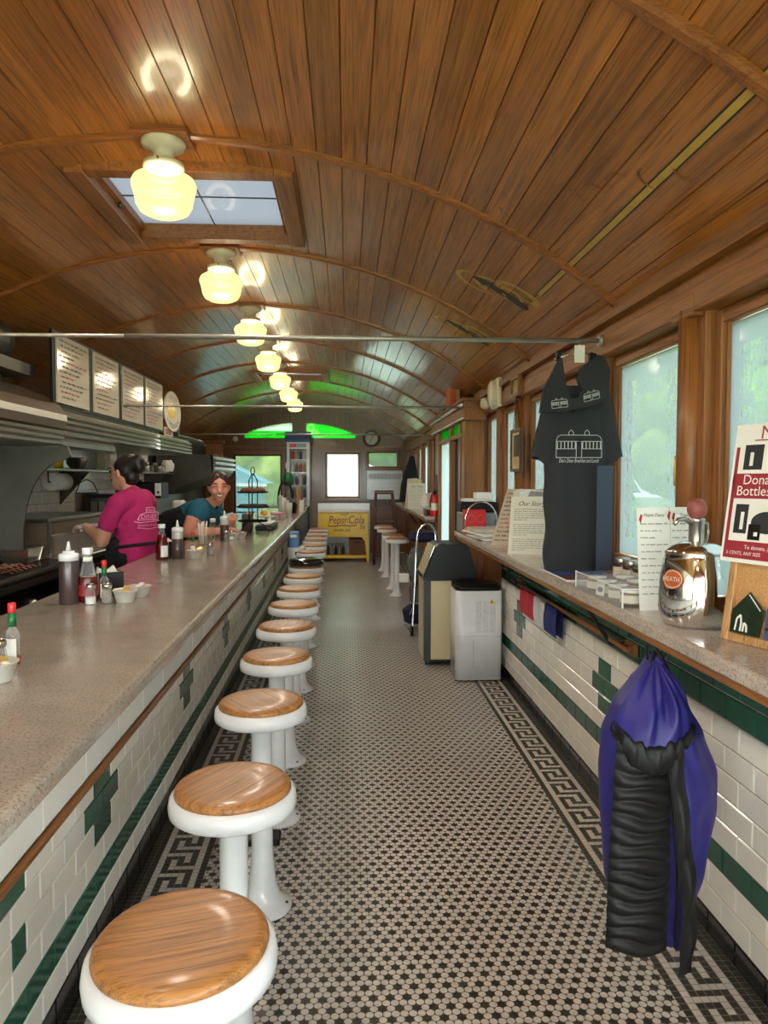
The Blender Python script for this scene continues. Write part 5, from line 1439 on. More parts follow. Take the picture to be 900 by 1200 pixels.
# ================================================================== KITCHEN SIDE
def flute(x, z0, z1, n, d=.022):
    """stepped vertical profile between z0 and z1 at depth x"""
    o = []
    for k in range(n):
        a = z0+(z1-z0)*k/n; h = (z1-z0)/n
        o += [(x, a), (x+d, a+h*.25), (x+d, a+h*.7), (x, a+h*.95)]
    return o
t = thing('range_hood', 'big rolled steel exhaust hood over the griddle with an arched end plate', 'hood', (-2.2, 2.6, 1.66))
b = MB()
pr = flute(-1.83, 1.665, 1.77, 3)+[(-1.80, 1.775), (-1.785, 1.82), (-1.79, 1.86), (-1.83, 1.92), (-1.92, 1.985), (-2.05, 2.035), (-2.25, 2.06), (-2.6, 2.06)]
b.prism(pr+[(-2.6, 1.665)], 'y', .6, 4.67); b.build('canopy', m_steel, t)
b = MB(); b.tube([(-2.05, .6, 2.05), (-2.05, 4.3, 2.05)], .035, 12); b.build('top_roll', m_dsteel, t)
b = MB(); n = 14
arcp = [(-1.78, 1.655), (-1.80, 1.6)]+[(-2.09+.29*math.sin(a), 1.06+.54*math.cos(a)) if False else (-1.80-.29*math.sin(PI/2*k/n), 1.6-.54*(1-math.cos(PI/2*k/n))) for k in range(1, n+1) for a in (0,)]
arcp = [(-1.78, 1.66), (-1.76, 1.6)]+[(-1.76-.31*math.sin(PI/2*k/n)**.9, 1.58-.5*(1-math.cos(PI/2*k/n))) for k in range(1, n+1)]+[(-2.07, 1.0), (XL, 1.0), (XL, 1.66)]
b.prism(arcp, 'y', 4.65, 4.67); b.build('arched_end_plate', m_dsteel, t)
t = thing('exhaust_duct', 'round dark duct on top of the hood beside the first menu board', 'duct', (-2.2, 4.2, 2.06))
b = MB(); b.lathe([(.13, 0), (.13, .1), (.15, .11), (.15, .3), (.12, .34)], n=24, T=Matrix.Translation((-2.15, 4.15, 2.28)) @ Matrix.Rotation(-PI/2, 4, 'X')); b.box(-2.4, -1.95, 3.9, 4.6, 2.09, 2.16); b.build('casing', m_dsteel, t)
t = thing('fluted_hood', 'long fluted steel hood under the menu boards', 'hood', (-2.2, 6.6, 1.72))
b = MB(); pr = flute(-1.85, 1.735, 1.885, 4, .03)+[(-1.86, 1.9), (-2.4, 1.92)]
b.prism(pr+[(-2.4, 1.735)], 'y', 4.68, 8.5); b.build('canopy', m_steel, t)
b = MB(); b.prism([(-1.88, 1.66), (-1.83, 1.67), (-1.83, 1.7), (-1.86, 1.735), (-2.4, 1.735), (-2.4, 1.7)], 'y', 4.68, 5.75); b.build('lower_lip', m_steel, t)
b = MB(); b.box(-1.87, -1.8, 7.0, 7.012, 1.73, 1.89); b.build('joint_band', m_chrome, t)
b = MB(); b.box(-2.74, -2.4, 4.68, 9.6, 1.9, 2.0); b.build('back_box', m_dsteel, t)
t = thing('corner_hood', 'dark steel hood with bright fluted edge beyond the fluted hood', 'hood', (-2.2, 11.1, 1.22))
b = MB(); b.prism([(-2.7, 1.22), (-1.95, 1.5), (-1.9, 1.56), (-1.9, 1.8), (-2.7, 1.8)], 'y', 10.25, 12.0); b.build('canopy', m_dsteel, t)
b = MB(); b.prism(flute(-1.9, 1.58, 1.8, 3, .04)+[(-1.93, 1.8), (-1.93, 1.58)], 'y', 10.25, 12.0); b.build('fluted_edge', m_steel, t)
# menu boards
MBY = [(4.68, 5.235), (5.34, 5.9), (6.01, 6.6), (6.69, 7.28)]
for i, (a, c) in enumerate(MBY):
    t = thing('menu_board', ['white handwritten menu board, biggest in view, next to the duct', 'white handwritten menu board, second from the duct', 'white handwritten menu board with a lit-lamp glare, third from the duct', 'white handwritten menu board beside the round lemonade sign'][i], 'menu board', (-1.85, (a+c)/2, 1.93), 'menu boards above the hood')
    T = frame_T((-1.845, a, 1.945), (0, 1, 0), (.0, 0, 1)); w = c-a
    b = MB(); b.box(0, w, 0, .44, -.012, 0, 0, T); b.build('panel', M('gloss_white_board', srgb(206, 196, 176), .08, 0, 0, .03), t)
    b = MB(); b.box(-.05, w+.05, -.02, .46, -.03, -.012, 0, T); b.build('black_backing', m_black, t)
    for nm, mt, rows_ in (('black_writing', m_ink, (0, 1, 3, 5, 6, 8, 9, 11)), ('red_writing', m_redink, (2, 4, 7, 10))):
        b = MB()
        for k in rows_: scribble(b, T, .03+.02*(k % 3), w*(.9-.12*(k % 4)), .40-.033*k, .014, 0, .3, .001, 70+k+13*i, .05)
        b.build(nm, mt, t)
t = thing('lemonade_sign', 'round cream sign reading LEMONADE after the last menu board', 'sign', (-1.85, 7.68, 1.95))
T = frame_T((-1.84, 7.68, 2.17), (0, 1, 0), (0, 0, 1))
b = MB(); vs = [(.36*math.cos(2*PI*k/40), .21*math.sin(2*PI*k/40)) for k in range(40)]; b.prism(vs, 'z', -.012, 0, 0, T); b.build('disc', m_cream, t)
b = MB(); vs = [(.16*math.cos(2*PI*k/24)-.05, .085*math.sin(2*PI*k/24)+.0) for k in range(24)]; b.prism(vs, 'z', 0, .002, 0, T); b.build('yellow_lemons', m_yellow, t)
b = MB()
for k, ch in enumerate('LEMONADE'):
    a = -PI/2+(k-3.5)*.27; p = Vector((.27*math.cos(a), .15*math.sin(a), 0)); b.text(ch, .075, T @ Matrix.Translation(p) @ Matrix.Rotation((k-3.5)*.2, 4, 'Z') @ Matrix.Translation((0, -.03, 0)), 0, 0, .002)
for k, ch in enumerate('FRESH'):
    b.text(ch, .05, T @ Matrix.Translation(((k-2)*.07, .12, 0)), 0, 0, .002)
b.build('black_lettering', m_ink, t)
t = thing('small_poster', 'small colourful card under the round lemonade sign', 'card', (-1.86, 7.6, 1.9))
b = MB(); b.box(-1.87, -1.855, 7.4, 7.72, 1.905, 1.99); b.build('card', m_cream, t)
b = MB()
for k in range(4): b.box(-1.855, -1.853, 7.42+.07*k, 7.47+.07*k, 1.915, 1.98, k % 2)
b.build('colour_patches', [m_redink, m_greenp], t)
t = thing('napkin_holder', 'steel holder standing on the fluted hood past the lemonade sign', 'holder', (-1.98, 8.0, 1.92))
b = MB(); b.prism([(7.9, 1.92), (8.2, 1.92), (8.25, 2.06), (7.95, 2.02)], 'x', -2.05, -1.9); b.build('tray', m_dsteel, t)
b = MB()
for k in range(4): b.box(-1.96, -1.9, 7.95+.06*k, 7.99+.06*k, 1.925, 1.98)
b.build('packets', m_paper, t)
# griddle and prep counter
t = thing('griddle', 'long black griddle with a steel front rail along the kitchen side', 'griddle', (-2.2, 2.8, 0))
b = MB(); b.box(XL+.006, -1.85, .4, 5.0, 0, .86, 0); b.build('body', m_black, t)
b = MB(); b.box(XL+.006, -1.86, .4, 5.0, .86, .9); b.build('hot_plate', M('seasoned_iron', srgb(34, 30, 28), .25, .6), t)
b = MB(); b.tube([(-1.82, .4, .9), (-1.82, 5.0, .9)], .022, 10); b.box(-1.86, -1.8, .4, 5.0, .84, .88); b.build('front_rail', m_dsteel, t)
for k in range(4):
    b = MB(); b.lathe([(.03, 0), (.03, .012), (.018, .03), (0, .032)], n=14, T=Matrix.Translation((-1.85, 2.9+.45*k, .72)) @ Matrix.Rotation(PI/2, 4, 'Y'), cap=False); b.build('knob', m_steel, t)
t = thing('prep_counter', 'steel prep counter along the kitchen wall past the griddle', 'counter', (-2.3, 8.5, 0))
b = MB(); b.box(XL+.006, -1.9, 5.02, 12, .86, .9, 0, None, .006); b.build('top', m_steel, t)
b = MB(); b.box(XL+.006, -1.93, 5.02, 12, 0, .86); b.build('cabinets', m_dsteel, t)
for k in range(9):
    b = MB(); b.box(-1.93, -1.92, 5.06+.77*k, 5.77+.77*k, .1, .8); d_ = b.build('door', m_dsteel, t)
    b = MB(); b.tube([(-1.92, 5.2+.77*k, .74), (-1.895, 5.2+.77*k, .74), (-1.895, 5.63+.77*k, .74), (-1.92, 5.63+.77*k, .74)], .008, 6); b.build('handle', m_steel, d_)
def hotel_pan(name, label, x0, x1, y0, y1, z, h, mat, cat='pan'):
    t = thing(name, label, cat, ((x0+x1)/2, (y0+y1)/2, z)); b = MB()
    i = .018
    for q in ((x0, x0+.004), (x1-.004, x1)):
        s = i if q[0] == x0 else -i
        b.add([(q[0]+s, y0+i, z), (q[0]+s, y1-i, z), (q[0], y1, z+h), (q[0], y0, z+h)], [(0, 1, 2, 3)])
    for yy, s in ((y0, i), (y1, -i)): b.add([(x0+i, yy+s, z), (x1-i, yy+s, z), (x1, yy, z+h), (x0, yy, z+h)], [(0, 1, 2, 3)])
    b.box(x0+i, x1-i, y0+i, y1-i, z, z+.004); b.build('basin', mat, t)
    b = MB(); e = .02
    b.box(x0-e, x1+e, y0-e, y0, z+h-.004, z+h); b.box(x0-e, x1+e, y1, y1+e, z+h-.004, z+h); b.box(x0-e, x0, y0, y1, z+h-.004, z+h); b.box(x1, x1+e, y0, y1, z+h-.004, z+h); b.build('rim', mat, t)
    return t
hotel_pan('steel_pan', 'steel pan at the back of the griddle under the arched plate', -2.26, -2.07, 4.72, 4.95, .902, .1, m_steel)
hotel_pan('clear_food_tub', 'clear food tub in front of the woman in magenta', -2.06, -1.88, 5.08, 5.28, .901, .16, m_clear, 'tub')
bw = None
for k in range(12):
    la = 'bacon strip on the griddle, %s' % ['nearest the edge of the photo', 'second of the dozen', 'third of the dozen', 'fourth of the dozen', 'fifth of the dozen', 'sixth of the dozen', 'seventh of the dozen', 'eighth of the dozen', 'ninth of the dozen', 'tenth of the dozen', 'eleventh of the dozen', 'farthest along'][k]
    def st(u, v): return (-.10+.2*u, .02*(v-.5)*2+.006*math.sin(u*9), .006+.006*math.sin(u*16+v*2))
    p_ = (-2.06-.1*(k % 2), 4.25+.036*k, .9)
    if bw is None:
        b = MB(); b.grid(lambda u, v: Vector(st(u, v)), 16, 4, 0); b.grid(lambda u, v: Vector(st(u, .35+.2*v))+Vector((0, 0, .0012)), 16, 3, 1)
        bw = b.build('bacon_strip', [M('bacon_red', srgb(150, 66, 44), .4, 0, 0, .3, 40), M('bacon_fat', srgb(212, 164, 128), .4)]); bw.location = p_; tag(bw, la, 'bacon', 'bacon frying on the griddle')
    else:
        o = bw.copy(); COL.objects.link(o); o.location = p_; o.rotation_euler = (0, 0, .3*math.sin(k*3)); o['label'] = la
# sandwich unit
t = thing('sandwich_station', 'brown-steel flat-topped station behind the griddle pan', 'station', (-2.3, 5.7, .9))
b = MB(); b.box(-2.62, -2.09, 5.06, 6.2, .901, 1.15, 0); b.build('body', M('tan_steel', srgb(126, 108, 84), .4, .5), t)
b = MB(); b.box(-2.66, -2.07, 5.04, 6.22, 1.15, 1.175, 0, None, .006); b.build('lid', m_steel, t)
b = MB(); b.box(-2.088, -2.076, 5.06, 5.1, .901, 1.15); b.build('corner_post', m_steel, t)
# wall shelf and what stands on it
t = thing('wall_shelf', 'steel shelf on triangular brackets along the kitchen wall', 'shelf', (-2.6, 8, 1.5))
b = MB(); b.box(XL+.005, -2.44, 5.5, 10.18, 1.525, 1.545, 0, None, .004); b.build('board', m_steel, t)
for y in (5.9, 6.95, 8.6, 9.8):
    b = MB(); b.prism([(XL, 1.525), (-2.46, 1.525), (XL, 1.2)], 'y', y, y+.012); b.build('bracket', m_dsteel, t)
t = thing('paper_roll', 'white paper towel roll hanging under the kitchen shelf', 'roll', (-2.42, 6.25, 1.38))
b = MB(); b.lathe([(.075, -.15), (.075, .15)], n=24, T=Matrix.Translation((-2.5, 6.3, 1.43)) @ Matrix.Rotation(PI/2, 4, 'X')); b.build('roll', m_paper, t)
b = MB(); b.tube([(-2.5, 6.1, 1.52), (-2.5, 6.1, 1.43), (-2.5, 6.5, 1.43), (-2.5, 6.5, 1.52)], .006, 6); b.build('holder', m_dsteel, t)
def simple(name, label, cat, prof, c, mat, n=20, group=None, extra=None):
    t = thing(name, label, cat, c, group); b = MB(); b.lathe(prof, c, n, cap=True); b.build('body', mat, t)
    if extra: nm, pr, mt = extra; b = MB(); b.lathe(pr, c, n); b.build(nm, mt, t)
    return t
ZK = 1.546
simple('mixing_bowl', 'steel bowl on the kitchen shelf over the paper roll', 'bowl', [(.05, 0), (.09, .05), (.1, .11), (.106, .112)], (-2.56, 6.9, ZK), m_steel, extra=('inner_wall', [(.1, .108), (.085, .05), (.04, .012)], m_dsteel))
simple('yellow_tin', 'yellow tin at the near end of the kitchen shelf', 'tin', [(.05, 0), (.05, .07), (.046, .075)], (-2.54, 6.4, ZK), m_yellow, extra=('lid', [(.051, .075), (.051, .085)], m_tan))
b = MB(); b.box(-2.62, -2.5, 6.12, 6.23, ZK, ZK+.1, 0, None, .004); tag(b.build('white_box', m_paper), 'white box at the very near end of the kitchen shelf', 'box')
t = thing('cutting_board', 'tan board propped upright on the kitchen shelf', 'board', (-2.66, 7.9, ZK)); b = MB(); b.box(-2.69, -2.67, 7.8, 8.02, ZK, ZK+.28, 0, None, .006); b.build('panel', m_tan, t); b = MB(); b.box(-2.67, -2.664, 7.86, 7.96, ZK+.22, ZK+.25); b.build('grip', m_kraft, t)
pal = [m_tan, m_paper, m_cream, m_kraft]
for k in range(3):
    simple('paper_cup_stack', ['tall white paper cup stack left of the cook on the kitchen shelf', 'tan paper cup stack behind the head of the cook', 'brown paper cup stack right of the cook'][k], 'cups', [(.036, 0), (.044, .1+.06*k), (.046, .105+.06*k), (.046, .2+.03*k), (.03, .2+.03*k)], (-2.55, 8.2+.33*k, ZK), pal[(k+1) % 4], 16, 'cup stacks on the kitchen shelf', ('rim', [(.0465, .197+.03*k), (.0475, .2+.03*k), (.0465, .204+.03*k)], pal[k % 4]))
simple('lemon_jar', 'yellow-capped jar on the kitchen shelf above the cook', 'jar', [(.05, 0), (.055, .1), (.04, .14)], (-2.62, 8.7, ZK), m_goldp, extra=('lid', [(.042, .14), (.042, .17)], m_yellow))
for k in range(5):
    simple('shaker_jar', 'small shaker jar on the far half of the kitchen shelf, %s from the cook' % ordn[k], 'jar', [(.035, 0), (.037, .07), (.03, .09)], (-2.52, 9.12+.2*k, ZK), [m_steel, m_glass, m_dsteel, m_steel, m_glass][k], 14, 'shaker jars on the kitchen shelf', ('cap', [(.031, .09), (.03, .12), (.01, .125)], m_black if k % 2 else m_steel))
softbag('white_pouch', 'white pouch at the far end of the kitchen shelf', (-2.5, 10.08, ZK+.09), .09, (.9, 1, .95), m_paper, 31, 'pouch')
# appliances on the prep counter
t = thing('steel_pot', 'steel pot with a wire handle between the station and the cook', 'pot', (-2.35, 6.6, .9))
b = MB(); b.lathe([(.1, 0), (.105, .01), (.105, .2), (.11, .205)], (-2.4, 6.7, 1.13), 24); b.build('vessel', m_steel, t)
b = MB(); b.tube([(-2.5, 6.7, 1.33), (-2.46, 6.7, 1.42), (-2.4, 6.7, 1.45), (-2.34, 6.7, 1.42), (-2.3, 6.7, 1.33)], .005, 6); b.build('handle', m_blackm, t)
b = MB(); b.box(-2.55, -2.2, 6.5, 6.95, 1.11, 1.128); b.box(-2.54, -2.52, 6.52, 6.54, .9, 1.11); b.box(-2.23, -2.21, 6.52, 6.54, .9, 1.11); b.build('stand', m_dsteel, t)
b = MB(); b.box(-2.45, -2.28, 6.6, 6.8, .901, 1.05, 0, None, .006); tag(b.build('butter_block', M('pale_butter', srgb(206, 190, 120), .5)), 'pale yellow block on the counter under the pot stand', 'block')
t = thing('toaster', 'steel toaster with tall slots left of the cook', 'toaster', (-2.15, 6.5, .9))
b = MB(); b.box(-2.25, -2.03, 6.35, 6.75, .901, 1.3, 0, None, .012); b.build('case', m_dsteel, t)
for k in range(3):
    b = MB(); b.box(-2.03, -2.024, 6.38+.12*k, 6.47+.12*k, .98, 1.26); b.box(-2.24+.07*k, -2.19+.07*k, 6.344, 6.35, .98, 1.26); b.build('bright_panel', m_steel, t)
b = MB(); b.box(-2.27, -2.01, 6.33, 6.77, 1.3, 1.32); b.build('top_edge', m_black, t)
t = thing('coffee_brewer', 'dark coffee brewer with a white control panel behind the leaning woman', 'coffee maker', (-2.25, 8.1, .9))
b = MB(); b.box(-2.4, -2.05, 7.95, 8.3, 1.24, 1.42, 0, None, .01); b.box(-2.4, -2.25, 7.95, 8.3, .901, 1.24); b.box(-2.4, -2.0, 7.95, 8.3, .901, .94); b.build('housing', m_black, t)
b = MB(); b.box(-2.11, -2.045, 7.935, 7.955, 1.27, 1.41, 0, None, .004); b.build('control_panel', m_paper, t)
b = MB(); b.lathe([(.012, 0), (.012, .01)], n=10, T=Matrix.Translation((-2.07, 7.93, 1.31)) @ Matrix.Rotation(PI/2, 4, 'X')); b.build('dial', m_black, t)
t = thing('coffee_pot', 'glass coffee pot with a black handle under the brewer', 'coffee pot', (-2.12, 8.05, .94))
b = MB(); b.lathe([(.06, 0), (.075, .03), (.07, .09), (.045, .13), (.05, .15)], (-2.12, 8.08, .941), 20); b.build('jug', m_glass, t)
b = MB(); b.lathe([(.055, .004), (.07, .03), (.066, .075)], (-2.12, 8.08, .941), 20); b.build('coffee', m_jam, t)
b = MB(); b.tube([(-2.06, 8.06, 1.08), (-2.0, 8.04, 1.07), (-2.0, 8.04, 1.0), (-2.05, 8.06, .98)], .009, 8); b.build('handle', m_black, t)
t = thing('white_jug', 'white plastic jug with a curved handle on the prep counter', 'jug', (-1.98, 8.7, .9))
b = MB(); b.box(-2.1, -1.95, 8.6, 8.8, .901, 1.2, 0, None, .03); b.build('body', m_paper, t)
b = MB(); b.tube([(-1.95, 8.65, 1.18), (-1.9, 8.65, 1.15), (-1.9, 8.65, 1.02), (-1.95, 8.65, .98)], .01, 8); b.build('handle', m_paper, t)
for k in range(3):
    simple('spray_bottle', ['white spray bottle just behind the cook', 'grey bottle behind the cook beside the white spray bottle', 'clear bottle behind the cook nearest the brewer'][k], 'bottle', [(.04, 0), (.042, .15), (.016, .2), (.016, .24)], (-2.1+.03*k, 7.1+.2*k, .901), [m_paper, m_steel, m_glass][k], 16, 'bottles behind the cook', ('nozzle', [(.018, .24), (.012, .28)], m_black))
t = thing('knife_rack', 'dark plate hanging on the wall beyond the brewer', 'plate', (-2.3, 9.2, 1.1))
b = MB(); b.box(-2.745, -2.72, 8.7, 9.6, .91, 1.45, 0); b.build('panel', m_blackm, t)
b = MB(); b.tube([(-2.68, 8.9, 1.42), (-2.68, 8.9, 1.3)], .012); b.tube([(-2.68, 9.1, 1.42), (-2.68, 9.1, 1.34)], .008); b.build('tools', m_steel, t)

# ================================================================== ON THE COUNTER
ZC = .9505
def lathe_t(name, label, cat, c, parts, group=None, rz=0):
    t = local(name, label, cat, c, group, rz)
    for nm, pr, mt, n in parts:
        b = MB(); b.lathe(pr, (0, 0, 0), n, cap=True); b.build(nm, mt, t)
    return t
SQ = [('bottle', [(.036, 0), (.038, .004), (.038, .175), (.036, .18)], m_syrup, 28), ('cap', [(.0385, .174), (.0385, .2), (.034, .203), (.024, .204), (.022, .212), (.02, .213)], m_wpaint, 28), ('nozzle', [(.011, .213), (.004, .25), (.0, .251)], m_wpaint, 16)]
sq = lathe_t('squeeze_bottle', 'brown sauce squeeze bottle with white cap in the nearest full group', 'bottle', (-1.119, 2.91, ZC), SQ, 'squeeze bottles on the counter')
SQ2 = [('bottle', [(.033, 0), (.035, .004), (.035, .15), (.035, .17), (.033, .18)], m_cup, 24), ('sauce', [(.0355, .002), (.0357, .13)], m_syrup, 24), ('cap', [(.036, .17), (.036, .195), (.03, .2), (.018, .203)], m_wpaint, 24), ('nozzle', [(.011, .203), (.004, .245), (0, .246)], m_wpaint, 14)]
sq2 = lathe_t('squeeze_bottle', 'sauce squeeze bottle in the middle group before the leaning woman', 'bottle', (-1.06, 4.5, ZC), SQ2, 'squeeze bottles on the counter')
dup(sq2, (-1.0, 5.86, ZC), 'sauce squeeze bottle beside the straws, right by the leaning woman')
KT = [('bottle', [(.03, 0), (.037, .006), (.038, .06), (.035, .1), (.022, .16), (.0175, .18), (.0175, .2)], m_glass, 24), ('ketchup', [(.0305, .001), (.0374, .0065), (.0384, .06), (.0354, .1), (.033, .108)], m_ketchup, 24), ('cap', [(.021, .197), (.0215, .2), (.0215, .22), (.02, .223)], m_wpaint, 20), ('neck_band', [(.0185, .168), (.0183, .186)], m_paper, 20)]
kt = lathe_t('ketchup_bottle', 'half-full ketchup bottle in the nearest full group', 'ketchup', (-1.053, 2.935, ZC), KT, 'ketchup bottles on the counter')
b = MB(); b.lathe([(.039, .03), (.0388, .075)], n=24, cap=False); b.build('label', M('ketchup_label', srgb(150, 40, 40), .5), kt)
KT2 = [('bottle', [(.03, 0), (.037, .006), (.038, .06), (.035, .1), (.022, .16), (.0175, .18), (.0175, .2)], m_glass, 24), ('ketchup', [(.0305, .001), (.0374, .0065), (.0384, .06), (.0354, .1), (.0234, .157)], m_ketchup, 24), ('cap', [(.021, .197), (.0215, .2), (.0215, .22), (.02, .223)], m_wpaint, 20), ('label', [(.0388, .03), (.039, .08)], m_ketchup, 24)]
k2 = lathe_t('ketchup_bottle', 'full ketchup bottle in the middle group before the leaning woman', 'ketchup', (-1.151, 4.475, ZC), KT2, 'ketchup bottles on the counter')
b = MB()
b.grid(lambda u, v: ((.0396)*math.cos(-1.5+1.3*u), .0396*math.sin(-1.5+1.3*u), .02+.07*v), 8, 2); b.build('white_emblem', m_paper, k2)
HS = [('bottle', [(.017, 0), (.0195, .004), (.0195, .075), (.017, .088), (.009, .1), (.0085, .13)], m_glass, 18), ('sauce', [(.0172, .001), (.0198, .0045), (.0198, .02)], m_hot, 18), ('neck_foil', [(.0105, .103), (.0105, .14)], m_greenp, 16), ('cap', [(.0095, .14), (.0105, .142), (.0105, .165), (.009, .167)], m_red, 16)]
hs = lathe_t('hot_sauce_bottle', 'hot sauce bottle with red cap at the left edge of the photo', 'hot sauce', (-.905, 1.955, ZC), HS, 'hot sauce bottles on the counter')
b = MB(); b.grid(lambda u, v: (.0201*math.cos(-2.2+1.5*u), .0201*math.sin(-2.2+1.5*u), .012+.06*v), 8, 2); b.build('paper_label', m_paper, hs)
h2 = dup(hs, (-1.0, 2.97, ZC), 'hot sauce bottle with red cap behind the nearest salt and pepper')
for ch in kids(h2):
    if ch.name.startswith('sauce'):
        ch.data = ch.data.copy(); 
        for v in ch.data.vertices:
            if v.co.z > .015: v.co.z = .074
h3 = dup(hs, (-.99, 4.62, ZC), 'small hot sauce bottle behind the tub in the middle group')
SH = [('glass', [(.0185, 0), (.02, .003), (.019, .03), (.0145, .06), (.0155, .064)], m_glass, 8), ('salt', [(.017, .002), (.0185, .004), (.0178, .028)], m_salt, 8), ('cap', [(.0165, .06), (.0165, .072), (.012, .08), (0, .082)], m_chrome, 18)]
s1 = lathe_t('salt_shaker', 'glass salt shaker before the half-full ketchup bottle', 'shaker', (-1.027, 2.885, ZC), SH, 'salt and pepper shakers on the counter')
for v in range(1): pass
s1.scale = (1.15, 1.15, 1.05)
PP = [('glass', [(.0185, 0), (.02, .003), (.019, .03), (.0145, .06), (.0155, .064)], m_glass, 8), ('pepper', [(.017, .002), (.0188, .004), (.0182, .03), (.0144, .055)], m_pepper, 8), ('cap', [(.0165, .06), (.0165, .072), (.012, .08), (0, .082)], m_chrome, 18)]
s2 = lathe_t('pepper_shaker', 'glass pepper shaker beside the nearest salt shaker', 'shaker', (-.966, 2.9, ZC), PP, 'salt and pepper shakers on the counter'); s2.scale = (1.2, 1.2, 1.05)
dup(s1, (-.91, 1.89, ZC), 'glass salt shaker cut off by the left edge of the photo')
dup(s2, (-.985, 5.84, ZC), 'pepper shaker among the tubs beside the leaning woman')
dup(s1, (-.945, 5.87, ZC), 'salt shaker among the tubs beside the leaning woman')
dup(s2, (-.90, 4.72, ZC), 'pepper shaker behind the tub in the middle group')
def tub(label, c, seed, n=5, sc=1.):
    t = local('condiment_tub', label, 'tub', c, 'frosted tubs of packets on the counter'); t.rotation_euler = (0, 0, seed)
    b = MB(); b.lathe([(.034, 0), (.036, .002), (.05, .048), (.054, .049), (.054, .051), (.049, .051), (.035, .004)], n=28, cap=False); b.lathe([(.034, .001), (0, .001)], n=28, cap=False); b.build('bowl', m_cup, t)
    t.scale = (sc, sc, sc)
    rg = random.Random(seed*10)
    for k in range(n):
        o = local('sauce_packet', '%s packet in the tub: %s' % (['gold foil', 'pink', 'white', 'cream', 'gold foil'][k % 5], label.replace('frosted tub', 'one').strip()), 'packet', (0, 0, 0), 'packets in the frosted tubs')
        COL.objects.unlink(o); bpy.data.objects.remove(o)
        b = MB(); T = Matrix.Translation((rg.uniform(-.018, .018), rg.uniform(-.018, .018), .036+.006*k)) @ Euler((rg.uniform(-.5, .5), rg.uniform(-.5, .5), rg.uniform(0, 3))).to_matrix().to_4x4()
        b.box(-.024, .024, -.013, .013, -.004, .004, 0, T, .003)
        mt = [m_goldp, m_pinkp, m_paper, m_cream, m_goldp][k % 5]
        pos = Matrix.Translation(c) @ Matrix.Rotation(seed, 4, 'Z') @ Matrix.Diagonal((sc, sc, sc, 1))
        o = b.build('sauce_packet', mt); o.matrix_world = pos
        tag(o, '%s packet in %s' % (['gold foil', 'pink', 'white', 'cream', 'topmost gold'][k % 5], label.replace('frosted tub', 'tub')), 'packet', 'packets in the frosted tubs')
    return t
tub('frosted tub of foil packets at the left edge of the photo', (-.868, 1.79, ZC), .3, 5, .95)
tub('frosted tub with pink packets in the nearest full group', (-.905, 2.935, ZC), 1.1, 5, .95)
tub('frosted tub behind the pink packets', (-.885, 3.06, ZC), 2.2, 3, .95)
tub('frosted tub in the middle group beside the squeeze bottle', (-.955, 4.53, ZC), .7, 5, 1.05)
tub('frosted tub among the shakers beside the leaning woman', (-.95, 5.98, ZC), 1.7, 4, .95)
tub('frosted tub nearest the cake stand', (-.905, 6.12, ZC), 2.9, 3, .95)
def napk(label, c, rz, s=1.):
    t = local('napkin_dispenser', label, 'napkin dispenser', c, 'black napkin dispensers on the counter', rz); t.scale = (s, s, s)
    b = MB(); b.box(-.05, .05, -.035, -.031, 0, .105, 0, None, .001); b.box(-.05, .05, .031, .035, 0, .105, 0, None, .001); b.box(-.05, .05, -.035, .035, 0, .006); b.build('case', m_black, t)
    b = MB(); b.box(-.046, .046, -.028, .028, .007, .1, 0, None, .004); b.build('napkins', m_paper, t)
    b = MB(); b.prism([(-.055, .10), (-.05, .128), (-.02, .105), (.015, .13), (.03, .1)], 'y', -.012, .012); b.build('loose_napkin', m_paper, t)
    return t
napk('black napkin dispenser behind the half-full ketchup bottle', (-1.02, 3.1, ZC), .5)
napk('black napkin dispenser behind the bottles of the middle group', (-1.1, 4.62, ZC), .4)
t = lathe_t('straw_cup', 'clear cup of wrapped straws by the arm of the leaning woman', 'straw cup', (-1.1, 5.5, ZC), [('cup', [(.03, 0), (.042, .07), (.044, .072), (.04, .07)], m_glass, 20)], None)
b = MB()
for k in range(14):
    a = k*2.4; r_ = .006*(k % 5); b.tube([(r_*math.cos(a), r_*math.sin(a), .005), (r_*1.5*math.cos(a), r_*1.5*math.sin(a), .16+.01*(k % 3))], .005, 6)
b.build('straws', m_cream, t)
lathe_t('white_shaker', 'white-topped shaker behind the squeeze bottle of the middle group', 'shaker', (-1.12, 4.7, ZC), [('jar', [(.022, 0), (.024, .11), (.02, .12)], m_dsteel, 16), ('cap', [(.024, .12), (.022, .16), (.01, .165)], m_black, 16)])
lathe_t('glass_shaker', 'grey shaker standing left of the straw-side squeeze bottle', 'shaker', (-1.13, 6.05, ZC), [('jar', [(.022, 0), (.024, .12), (.02, .14)], m_glass, 16), ('cap', [(.024, .14), (.024, .17), (.0, .175)], m_paper, 16)])
